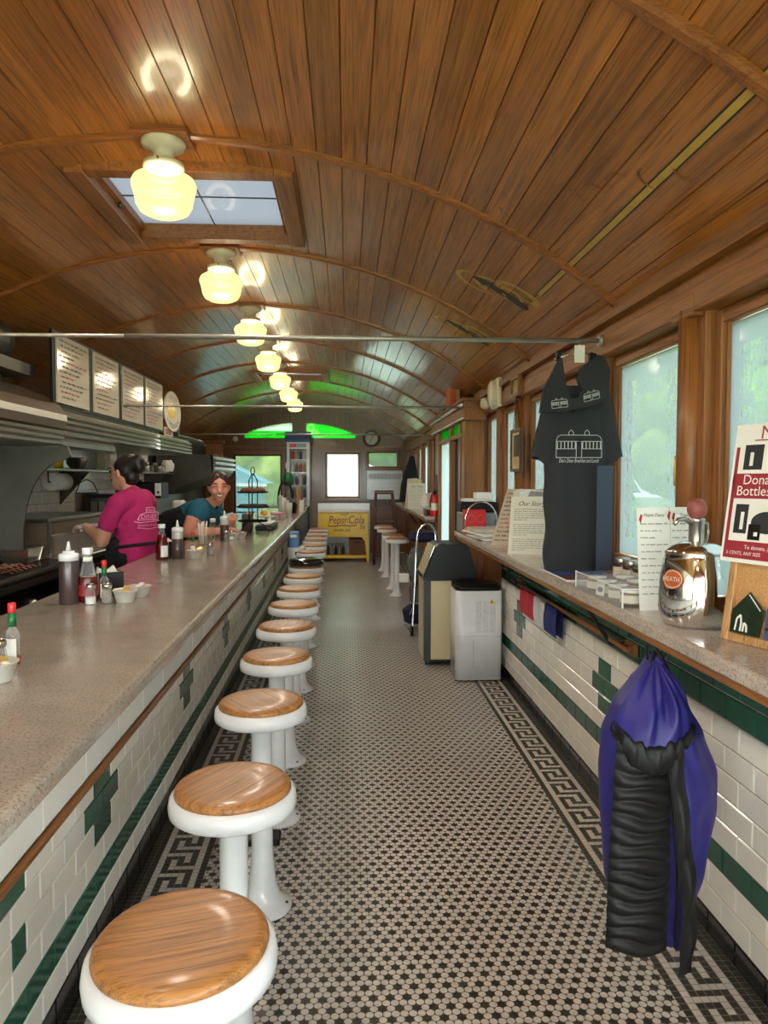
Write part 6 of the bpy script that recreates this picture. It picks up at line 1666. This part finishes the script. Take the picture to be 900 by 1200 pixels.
# cake stand
t = thing('tiered_stand', 'three-tiered dark wire cake stand on the counter', 'stand', (-.865, 6.6, ZC))
X0 = -.865; Y0_ = 6.6
for z, r_ in ((1.06, .135), (1.19, .15), (1.325, .138)):
    b = MB(); b.lathe([(r_, .008), (r_*.96, 0), (0, 0)], (X0, Y0_, z), 36, cap=False); b.tube([(X0+r_*math.cos(2*PI*k/32), Y0_+r_*math.sin(2*PI*k/32), z+.012) for k in range(32)], .005, 6, 0, None, True); b.build('tier', m_blackm, t)
for a in (.5, 2.6, 4.7):
    b = MB(); c_, s_ = math.cos(a), math.sin(a)
    b.tube([(X0+.16*c_, Y0_+.16*s_, ZC+.004), (X0+.1*c_, Y0_+.1*s_, 1.03), (X0+.045*c_, Y0_+.045*s_, 1.06), (X0+.045*c_, Y0_+.045*s_, 1.44), (X0+.01*c_, Y0_+.01*s_, 1.5)], .005, 6); b.build('upright', m_blackm, t)
b = MB(); b.tube([(X0+.018*math.cos(2*PI*k/16), Y0_, 1.53+.035*math.sin(2*PI*k/16)) for k in range(16)], .004, 6, 0, None, True); b.ball((X0, Y0_, 1.497), .011); b.build('ring_handle', m_blackm, t)
def pastry(label, c, r_, seed):
    b = MB(); rg = random.Random(seed); q = rg.uniform(0, 6)
    b.grid(lambda u, v: (c[0]+r_*math.sin(PI*v)*(1+.08*math.sin(6.28*u*5+q))*math.cos(6.28*u), c[1]+r_*math.sin(PI*v)*math.sin(6.28*u), c[2]+r_*.55*(1-math.cos(PI*v))*(1+.06*math.sin(6.28*u*3))), 20, 10, 0, True, None, None, True)
    tag(b.build('pastry', m_bake, None, c), label, 'pastry', 'pastries on the cake stand')
for k in range(6):
    a = k*1.05; pastry('brown pastry on the top tier of the cake stand, %s' % ['right side', 'right rear', 'left rear', 'left side', 'left front', 'right front'][k], (X0+.075*math.cos(a), Y0_+.075*math.sin(a), 1.326), .042, k)
for k in range(5):
    a = k*1.257+.3; b = MB(); c = (X0+.08*math.cos(a), Y0_+.08*math.sin(a), 1.1915)
    b.lathe([(.055, 0), (.06, .012), (.05, .03), (0, .034)], c, 16, cap=False); tag(b.build('cookie', M('dark_cookie', srgb(70, 48, 36), .7, 0, 0, .4, 60), None, c), 'dark cake on the middle tier of the cake stand, %s' % ['right side', 'rear', 'left rear', 'left front', 'right front'][k], 'cake', 'dark cakes on the middle tier')
b = MB(); b.box(X0-.13, X0-.05, Y0_+.12+.06, Y0_+.34, ZC, ZC+.17, 0, None, .004); tag(b.build('cereal_carton', m_dkwood), 'brown box standing behind the cake stand', 'box')
# far things on the counter
simple('white_canister', 'white canister seen through the legs of the cake stand', 'canister', [(.055, 0), (.055, .15), (.05, .155)], (-.98, 7.1, ZC), m_paper, 20, None, ('lid', [(.056, .155), (.05, .17)], m_steel))
t = thing('black_tray', 'dark tray of small plates past the cake stand', 'tray', (-.8, 7.2, ZC)); b = MB(); b.box(-.9, -.72, 7.0, 7.5, ZC, ZC+.05, 0, None, .01); b.build('base', m_black, t); b = MB(); b.box(-.88, -.74, 7.02, 7.48, ZC+.05, ZC+.075, 0, None, .01); b.build('plates', m_paper, t)
t = thing('plate_of_fruit', 'white plate stand with a yellow fruit past the cake stand', 'plate', (-.88, 8.0, ZC)); b = MB(); b.lathe([(.05, 0), (.02, .02), (.018, .07), (.1, .085), (.105, .09)], (-.9, 8.0, ZC), 24); b.build('plate', m_paper, t)
b = MB(); b.ball((-.92, 7.98, ZC+.125), .034, 0, 10, None, (1.2, 1, .95)); tag(b.build('lemon', M('lemon_yellow', srgb(220, 164, 40), .4)), 'yellow fruit on the white plate past the cake stand', 'fruit')
for k in range(6):
    simple('creamer_cup', 'small white cup with a pink band on the far counter, %s from the lemon' % ordn[k], 'cup', [(.024, 0), (.032, .08), (.033, .082)], (-.93+.055*(k % 3)+.01*(k//3), 9.0+.16*(k//3), ZC), m_paper, 14, 'white cups on the far counter', ('pink_band', [(.031, .055), (.0325, .075)], m_pinkp))
for k in range(4):
    simple('stacked_cups', 'tall column of white cups on the far counter, %s of four' % ordn[k], 'cups', [(.03, 0), (.036, .18+.03*k), (.03, .19+.03*k)], (-.76-.05*k, 9.5+.12*k, ZC), m_cup if k % 2 else m_paper, 14, 'columns of white cups on the far counter', ('rim', [(.037, .176+.03*k), (.0375, .182+.03*k)], m_paper))
t = thing('milkshake_mixer', 'dark milkshake mixer with chrome arm near the counter end', 'mixer', (-.9, 11.2, ZC))
b = MB(); b.box(-.99, -.84, 11.1, 11.4, ZC, ZC+.03, 0, None, .01); b.box(-.94, -.9, 11.25, 11.33, ZC, ZC+.5); b.build('stand', m_dsteel, t)
b = MB(); b.lathe([(.05, 0), (.085, .03), (.09, .12), (.06, .2), (.02, .22)], (-.92, 11.22, ZC+.4), 20); b.build('motor_head', m_greenp, t)
b = MB(); b.lathe([(.05, 0), (.065, .14), (.068, .15)], (-.92, 11.18, ZC+.04), 20); b.build('mixing_cup', m_chrome, t)
b = MB(); b.tube(cat([(-1.05, 11.1, ZC+.02), (-1.06, 11.1, ZC+.25), (-1.02, 11.1, ZC+.42), (-.95, 11.12, ZC+.46), (-.88, 11.1, ZC+.4), (-.84, 11.1, ZC+.2)], 5), .016, 8); b.build('black_hose', m_black, t)
t = thing('wooden_rack', 'pale wooden upright rack beside the milkshake mixer', 'rack', (-.76, 11.3, ZC))
b = MB(); b.box(-.79, -.75, 11.25, 11.32, ZC, ZC+.42); b.box(-1.05, -.7, 11.15, 11.4, ZC-.0, ZC+.025) if False else None; b.build('post', m_board, t); b = MB(); b.box(-.8, -.7, 11.2, 11.36, ZC, ZC+.02); b.build('foot', m_board, t)
t = thing('syrup_pump', 'white box with a red pump near the counter end', 'pump', (-.7, 11.0, ZC)); b = MB(); b.box(-.73, -.66, 10.95, 11.05, ZC, ZC+.18, 0, None, .006); b.build('body', m_paper, t); b = MB(); b.lathe([(.012, .18), (.012, .22), (.025, .225), (.02, .24)], (-.695, 11.0, ZC), 12); b.build('pump', m_red, t)
b = MB(); b.lathe([(.07, 0), (.085, .12), (.06, .16), (.02, .17)], (-.82, 10.6, ZC), 18); tag(b.build('dark_teapot', m_black), 'squat dark pot on the counter before the mixer', 'pot')

# ================================================================== PEOPLE
def remesh_blob(balls, voxel, smooth=4):
    """one continuous surface from overlapping balls given as (centre, radius)"""
    b = MB()
    for c, r in balls: b.ball(c, r, 0, 8)
    o = b.build('tmp', m_skin)
    md = o.modifiers.new('r', 'REMESH'); md.mode = 'VOXEL'; md.voxel_size = voxel; md.use_smooth_shade = True
    ms = o.modifiers.new('s', 'SMOOTH'); ms.factor = .5; ms.iterations = smooth
    dg = bpy.context.evaluated_depsgraph_get(); dg.update()
    me = bpy.data.meshes.new_from_object(o.evaluated_get(dg))
    bpy.data.objects.remove(o)
    for p in me.polygons: p.use_smooth = True
    return me
def chain(pts, step=.35):
    """balls along a tapering limb: pts = [(point, radius), ...]"""
    o = []
    for (a, ra), (b_, rb) in zip(pts, pts[1:]):
        a = Vector(a); b_ = Vector(b_); n = max(2, int((b_-a).length/(min(ra, rb)*step)))
        for k in range(n+1): q = k/n; o.append((tuple(a+(b_-a)*q), ra+(rb-ra)*q))
    return o
def put(me, name, mat, parent, base):
    for v in me.vertices: v.co = v.co-Vector(base)
    me.materials.clear(); me.materials.append(mat)
    me.name = name
    o = bpy.data.objects.new(name, me); COL.objects.link(o); o.parent = parent; return o
def ell(c, rx, ry, rz, R=None, n=5):
    """approximate an ellipsoid by balls"""
    o = []; m = min(rx, ry, rz)
    for i in range(-n, n+1):
        for ax in range(3):
            pass
    rs = (rx, ry, rz); r0 = m
    for i in range(-4, 5):
        for j in range(-4, 5):
            for k in range(-4, 5):
                if i*i+j*j+k*k > 17: continue
                d = Vector((i/4*(rx-r0*.62), j/4*(ry-r0*.62), k/4*(rz-r0*.62)))
                if sum((d[q]/max(1e-6, rs[q]-r0*.62))**2 for q in range(3) if rs[q]-r0*.62 > 1e-5) > 1.02: continue
                if R is not None: d = R @ d
                o.append((tuple(Vector(c)+d), r0*.62))
    return o
def hand(P0, fwd, up, side, s=1., curl=.6):
    """palm and five separate, bent fingers; P0 = wrist, fwd = direction of the hand, side = thumb side"""
    fwd = Vector(fwd).normalized(); up = Vector(up).normalized(); side = Vector(side).normalized(); P0 = Vector(P0); o = []
    for k in range(4):
        q = (k-1.5)*.019*s
        o += chain([(P0, .021*s), (P0+fwd*.045*s+side*q*.7, .017*s), (P0+fwd*.085*s+side*q, .0125*s)], .4)
    for k, L in enumerate((.07, .085, .08, .06)):
        q = (1.5-k)*.021*s; a = P0+fwd*.085*s+side*q; d1 = (fwd-up*curl*.5).normalized(); d2 = (fwd-up*curl*1.6).normalized()
        m_ = a+d1*L*.5*s; e = m_+d2*L*.5*s
        o += chain([(a, .0105*s), (m_, .0095*s), (e, .0075*s)], .4)
    a = P0+fwd*.025*s+side*.03*s; m_ = a+(fwd*.6+side*.9).normalized()*.035*s; e = m_+(fwd*1.0+side*.2-up*.3*curl).normalized()*.03*s
    o += chain([(P0+fwd*.015*s+side*.012*s, .015*s), (a, .013*s), (m_, .011*s), (e, .0085*s)], .4)
    return o
def face(parent, base, c, f, r, upv, skin, smile=False, eyes=m_ink):
    """eyes, brows and mouth as small pieces on the head"""
    f = Vector(f).normalized(); u = Vector(upv); u = (u-f*u.dot(f)).normalized(); s = f.cross(u); c = Vector(c)
    for q in (-1, 1):
        b = MB(); p = c+f*r*.86+s*q*r*.36+u*r*.1
        if smile: b.tube([p-s*q*r*.15+f*r*.06, p+u*r*.05+f*r*.07, p+s*q*r*.15+f*r*.0], r*.032, 6)
        else: b.ball(p, r*.09, 0, 8)
        b.build('eye', m_ink, parent)
        b = MB(); b.tube([p+u*r*.24-s*q*r*.18+f*.006, p+u*r*.3+f*.008, p+u*r*.24+s*q*r*.2-f*.002], r*.04, 6); b.build('eyebrow', m_hair2 if smile else m_hair, parent)
    b = MB(); m_ = c+f*r*.92-u*r*.56; n = 10
    arc_ = lambda k, dz, d: m_+s*(r*.34*(2*k/n-1))+u*(r*(.14*(2*k/n-1)**2+dz*(1-(2*k/n-1)**2)))-f*(r*(.13*(2*k/n-1)**2)-d*r)
    if smile:
        vs = [arc_(k, dz, .07) for dz in (-.17, .0) for k in range(n+1)]
        b.add(vs, [(k, k+1, n+2+k, n+1+k) for k in range(n)], 0, True); b.build('teeth', m_paper, parent)
        b = MB(); b.tube([arc_(k, -.19, .06) for k in range(n+1)], r*.045, 6); b.tube([arc_(k, .02, .06) for k in range(n+1)], r*.03, 6); b.build('lips', M('lip', srgb(170, 84, 78), .4), parent)
    else:
        b.tube([arc_(k, 0, .02) for k in range(n+1)], r*.05, 6); b.build('lips', M('lip', srgb(160, 88, 78), .4), parent)

# --- the cook in magenta
BX, BY = -1.50, 5.15
f = Vector((-.93, .36, 0)).normalized(); l = Vector((-f.y, f.x, 0)); l = Vector((f.y*-1, f.x, 0))  # her left, towards the camera
if l.y > 0: l = -l
def W(w, s, z): return tuple(Vector((BX, BY, 0))+f*w+l*s+Vector((0, 0, z)))
p1 = thing('person', 'person in magenta t-shirt and black apron with dark hair, working at the griddle side', 'person', (BX, BY, 0))
body = []
body += chain([(W(.0, 0, .86), .135), (W(.0, 0, 1.0), .14), (W(.01, 0, 1.14), .135), (W(.02, 0, 1.26), .11), (W(.04, 0, 1.33), .075), (W(.06, 0, 1.38), .05), (W(.085, 0, 1.43), .05)])
for s in (-1, 1):
    body += chain([(W(0, s*.08, .86), .105), (W(.01, s*.09, .62), .085), (W(.02, s*.09, .46), .062), (W(-.01, s*.09, .28), .06), (W(-.01, s*.09, .09), .042)])
    body += chain([(W(-.03, s*.09, .05), .042), (W(.07, s*.1, .04), .038), (W(.14, s*.1, .03), .03)])
    body += chain([(W(.02, s*.1, 1.3), .07), (W(.03, s*.175, 1.285), .06), (W(.07, s*.21, 1.17), .056), (W(.12, s*.215, 1.03), .05)])
    sh = .14 if s == 1 else .02
    wr_ = W(.36, s*.10, 1.11)
    body += chain([(W(.12, s*.215, 1.04), .046), (W(.23, s*.165, 1.075), .042), (wr_, .027)])
    body += hand(wr_, tuple(f*.9-l*s*.3), (0, 0, 1), tuple(f*.3-l*s), .95, .7)
hc = Vector(W(.105, 0, 1.495)); 
Rh = Matrix(((f.x, l.x, 0), (f.y, l.y, 0), (0, 0, 1)))
body += ell(hc, .095, .075, .115, Rh)
body += chain([(tuple(hc+f*.04+Vector((0, 0, -.075))), .05), (tuple(hc+f*.062+Vector((0, 0, -.095))), .026)])
body += chain([(tuple(hc+f*.085+Vector((0, 0, .0))), .015), (tuple(hc+f*.105+Vector((0, 0, -.03))), .016)])
for s in (-1, 1): body += chain([(tuple(hc+l*s*.074+Vector((0, 0, .012))-f*.01), .016), (tuple(hc+l*s*.074+Vector((0, 0, -.022))-f*.01), .011)])
put(remesh_blob(body, .0075, 3), 'body', m_skin, p1, (BX, BY, 0))
face(p1, (BX, BY, 0), hc, tuple(f), .1, (0, 0, 1), m_skin)
hairb = ell(hc+Vector((0, 0, .03))-f*.025, .1, .083, .1, Rh)+chain([(tuple(hc-f*.06+Vector((0, 0, .05))), .07), (tuple(hc-f*.12+Vector((0, 0, .075))), .055), (tuple(hc-f*.135+Vector((0, 0, .04))), .045)])+chain([(tuple(hc-f*.07+Vector((0, 0, -.03))), .055), (tuple(hc-f*.05+Vector((0, 0, -.07))), .04)])
put(remesh_blob(hairb, .009, 2), 'hair', m_hair, p1, (BX, BY, 0))
shirt_ = chain([(W(-.005, 0, .83), .165), (W(-.005, 0, .95), .155), (W(.0, 0, 1.05), .155), (W(.015, 0, 1.16), .152), (W(.02, 0, 1.26), .128), (W(.03, 0, 1.335), .075)])
shirt_ += chain([(W(.07, .06, 1.17), .1), (W(.07, -.06, 1.17), .1)])
for s in (-1, 1): shirt_ += chain([(W(.015, s*.09, 1.3), .085), (W(.03, s*.172, 1.28), .068), (W(.065, s*.208, 1.18), .063), (W(.078, s*.212, 1.14), .064)])
for s in (-1, 1): shirt_ += chain([(W(-.02, s*.06, .84), .14), (W(-.02, s*.05, .95), .135)])
put(remesh_blob(shirt_, .01, 3), 't_shirt', m_pink, p1, (BX, BY, 0))
ap = chain([(W(.075, .085, .96), .1), (W(.08, .07, .7), .11), (W(.07, .09, .5), .1)])+chain([(W(.075, -.085, .96), .1), (W(.08, -.07, .7), .11), (W(.07, -.09, .5), .1)])+chain([(W(.1, 0, .97), .1), (W(.11, 0, .5), .1)])
put(remesh_blob(ap, .012, 2), 'apron', m_bcloth, p1, (BX, BY, 0))
b = MB(); n = 24
b.tube([W(-.0+.17*math.cos(2*PI*k/n), .178*math.sin(2*PI*k/n), .985+.02*math.cos(2*PI*k/n)*-1) for k in range(n)], .013, 6, 0, None, True); b.build('apron_string', m_bcloth, p1)
tr_ = []
for s in (-1, 1): tr_ += chain([(W(0, s*.08, .88), .125), (W(.01, s*.09, .62), .1), (W(.0, s*.09, .1), .07)])
put(remesh_blob(tr_, .014, 2), 'trousers', m_bcloth, p1, (BX, BY, 0))
for s in (-1, 1):
    gl = hand(W(.36, s*.10, 1.11), tuple(f*.9-l*s*.3), (0, 0, 1), tuple(f*.3-l*s), 1.08, .7)+chain([(W(.33, s*.11, 1.105), .034), (W(.36, s*.10, 1.11), .03)])
    put(remesh_blob(gl, .0075, 2), 'clear_glove', m_glove, p1, (BX, BY, 0))
    shb = chain([(W(-.05, s*.095, .04), .045), (W(.15, s*.105, .035), .038)]); put(remesh_blob(shb, .01, 2), 'shoe', m_black, p1, (BX, BY, 0))
# logo on her back
bk_n = (-f+l*.42).normalized(); cen = Vector(W(.0, 0, 1.17))+bk_n*.166
right = Vector((0, 0, 1)).cross(bk_n)
T = frame_T(tuple(cen), tuple(right), (0, 0, 1)); b = MB()
def wrapT(mb, fn):
    s0 = len(mb.v); fn()
    for i in range(s0, len(mb.v)):
        q = T.inverted() @ mb.v[i]; q.z -= q.x*q.x*2.6+q.y*q.y*.5; mb.v[i] = T @ q
def logo():
    line(b, T, [(-.02, .085), (-.02, .05), (.05, .05), (.05, .085), (-.02, .085)], .004); b.text("Dan's", .03, T @ Matrix.Translation((.015, .057, 0)), 0, .2)
    line(b, T, [(-.08, .0), (-.06, .035), (-.02, .05), (.08, .05), (.08, 0), (-.08, 0)], .005)
    b.text('DINER', .045, T @ Matrix.Translation((.005, .007, 0)), 0, .1)
    line(b, T, [(-.1, -.01), (-.06, -.02), (.09, -.01)], .006); b.text('breakfast & lunch', .022, T @ Matrix.Translation((0, -.045, 0)), 0, .2); line(b, T, [(-.08, -.055), (.0, -.065), (.09, -.055)], .005)
wrapT(b, logo); b.build('shirt_print', M('pale_pink_print', srgb(232, 150, 190), .8), p1)

# --- the woman leaning over the counter
AX, AY = -1.74, 6.35
p2 = thing('person', 'smiling person in teal t-shirt and dark apron leaning over the counter', 'person', (AX, AY, 0))
hip = Vector((-1.72, 6.4, .92)); ch_ = Vector((-1.33, 6.28, 1.12)); nk = Vector((-1.17, 6.22, 1.24))
sL = Vector((-1.25, 6.11, 1.19)); sR = Vector((-1.2, 6.42, 1.16))
elL = Vector((-1.33, 6.03, 1.01)); wL = Vector((-1.06, 6.09, 1.01)); elR = Vector((-1.12, 6.5, 1.0)); wR = Vector((-1.02, 6.24, 1.04))
hd = Vector((-1.09, 6.14, 1.385)); ff = Vector((.22, -.95, -.08)).normalized()
body = chain([(hip, .14), ((hip+ch_)/2, .145), (ch_, .13), (nk, .06), (hd-ff*.01-Vector((0, 0, .09)), .05)])
for s in (-1, 1):
    hp = hip+Vector((0, .09*s, -.04)); body += chain([(hp, .11), (hp+Vector((-.05, 0, -.42)), .07), (hp+Vector((-.06, 0, -.8)), .045)])+chain([(hp+Vector((-.08, 0, -.84)), .042), (hp+Vector((.08, 0, -.85)), .032)])
body += chain([(ch_, .1), (sL, .085), ((sL+elL)/2, .078), (elL, .058)])+chain([(elL, .05), (wL, .03)])
body += chain([(ch_, .1), (sR, .07), (elR, .05)])+chain([(elR, .047), (wR, .029)])
body += hand(wL, (.9, .1, .25), (0, 0, 1), (0, 1, 0), .95, .9)+hand(wR, (.3, -.45, .7), (0, -1, .3), (-1, 0, .2), .95, 1.1)
sv = ff.cross(Vector((0, 0, 1))).normalized(); uv = sv.cross(ff)
Rh2 = Matrix(((ff.x, sv.x, uv.x), (ff.y, sv.y, uv.y), (ff.z, sv.z, uv.z)))
body += ell(hd, .095, .082, .118, Rh2)
body += chain([(tuple(hd+ff*.035-uv*.075), .052), (tuple(hd+ff*.055-uv*.1), .03)])+chain([(tuple(hd+ff*.088+uv*.0), .012), (tuple(hd+ff*.108-uv*.03), .018)])
for q in (-1, 1): body += chain([(tuple(hd+ff*.062+sv*q*.042-uv*.035), .028), (tuple(hd+ff*.058+sv*q*.05-uv*.03), .022)])+chain([(tuple(hd+sv*q*.083-ff*.01), .018), (tuple(hd+sv*q*.08-ff*.01-uv*.03), .012)])
put(remesh_blob(body, .0075, 3), 'body', m_skin2, p2, (AX, AY, 0))
face(p2, (AX, AY, 0), hd, tuple(ff), .1, tuple(uv), m_skin2, True)
hb_ = ell(hd+uv*.045-ff*.028, .1, .092, .092, Rh2)+chain([(tuple(hd+uv*.085+ff*.035+sv*.03), .034), (tuple(hd+uv*.03+ff*.03+sv*.082), .024)])+chain([(tuple(hd+uv*.085+ff*.035-sv*.03), .034), (tuple(hd+uv*.04+ff*.03-sv*.082), .022)])+chain([(tuple(hd-ff*.09+uv*.0), .05), (tuple(hd-ff*.12-uv*.04), .04)])
put(remesh_blob(hb_, .0085, 2), 'hair', m_hair2, p2, (AX, AY, 0))
ts = chain([((hip+ch_)/2+Vector((.06, 0, .02)), .165), (ch_, .152), ((ch_+nk)/2, .11), (nk-Vector((.02, 0, .03)), .078)])
for a, e in ((sL, elL), (sR, elR)): ts += chain([(ch_+Vector((.02, 0, .02)), .12), (a, .1), (a+(e-a)*.2, .095)])
put(remesh_blob(ts, .01, 3), 't_shirt', m_teal, p2, (AX, AY, 0))
ap2 = chain([(hip+Vector((.02, 0, -.3)), .16), (hip, .17), ((hip+ch_)/2, .172), (ch_-Vector((.07, 0, .04)), .15)])
ap2 += chain([(hip+Vector((-.03, .09, -.1)), .13), (hip+Vector((-.08, .09, -.5)), .1), (hip+Vector((-.08, .09, -.82)), .075)])+chain([(hip+Vector((-.03, -.09, -.1)), .13), (hip+Vector((-.08, -.09, -.5)), .1), (hip+Vector((-.08, -.09, -.82)), .075)])
put(remesh_blob(ap2, .012, 2), 'apron_and_trousers', m_bcloth, p2, (AX, AY, 0))
b = MB()
for q in (-1, 1): b.tube([tuple(ch_+Vector((.1, -.06, .04))+sv*q*.05), tuple(nk+ff*.07+sv*q*.045-uv*.02), tuple(nk+sv*q*.05+uv*.03)], .012, 6)
b.build('apron_strap', m_navy, p2)

# ================================================================== LIGHT AND CAMERA
w = bpy.data.worlds.new('overcast_sky'); S.world = w; w.use_nodes = True
nt = w.node_tree; nt.nodes.clear()
bg = node(nt, 'ShaderNodeBackground'); o_ = node(nt, 'ShaderNodeOutputWorld'); lk(nt, bg.outputs[0], o_.inputs[0])
tc = node(nt, 'ShaderNodeTexCoord'); sp_ = node(nt, 'ShaderNodeSeparateXYZ'); lk(nt, tc.outputs['Generated'], sp_.inputs[0])
lk(nt, ramp(nt, mth(nt, 'ADD', mth(nt, 'MULTIPLY', sp_.outputs[2], .5), .5), [(.5, (.93, .98, 1.0)), (1.0, (.78, .9, 1.0))]), bg.inputs[0]); bg.inputs[1].default_value = SKY_W
L = bpy.data.lights.new('sun', 'SUN'); L.energy = SUN_W; L.angle = .15; L.color = (1, .96, .88)
o = bpy.data.objects.new('sun', L); COL.objects.link(o); o.rotation_euler = Vector((.25, .62, -.9)).to_track_quat('-Z', 'Y').to_euler()
for o in bpy.data.objects:
    if '_w' in o: del o['_w']
cam = bpy.data.cameras.new('camera'); co_ = bpy.data.objects.new('camera', cam); COL.objects.link(co_)
cam.sensor_fit = 'VERTICAL'; cam.sensor_height = 24; cam.lens = 832/1200*24
yw, pt = math.radians(3.0), math.radians(2.62)
co_.location = (0, 0, 1.45)
co_.rotation_euler = Vector((math.sin(yw)*math.cos(pt), math.cos(yw)*math.cos(pt), -math.sin(pt))).to_track_quat('-Z', 'Y').to_euler()
cam.clip_start = .02
S.camera = co_
S.view_settings.view_transform = 'Standard'; S.view_settings.look = 'None'
S.view_settings.exposure = EXPO; S.view_settings.gamma = 1; S.view_settings.use_curve_mapping = False
S.cycles.max_bounces = 10; S.cycles.diffuse_bounces = 5; S.cycles.glossy_bounces = 4; S.cycles.transparent_max_bounces = 16
S.cycles.sample_clamp_indirect = 8
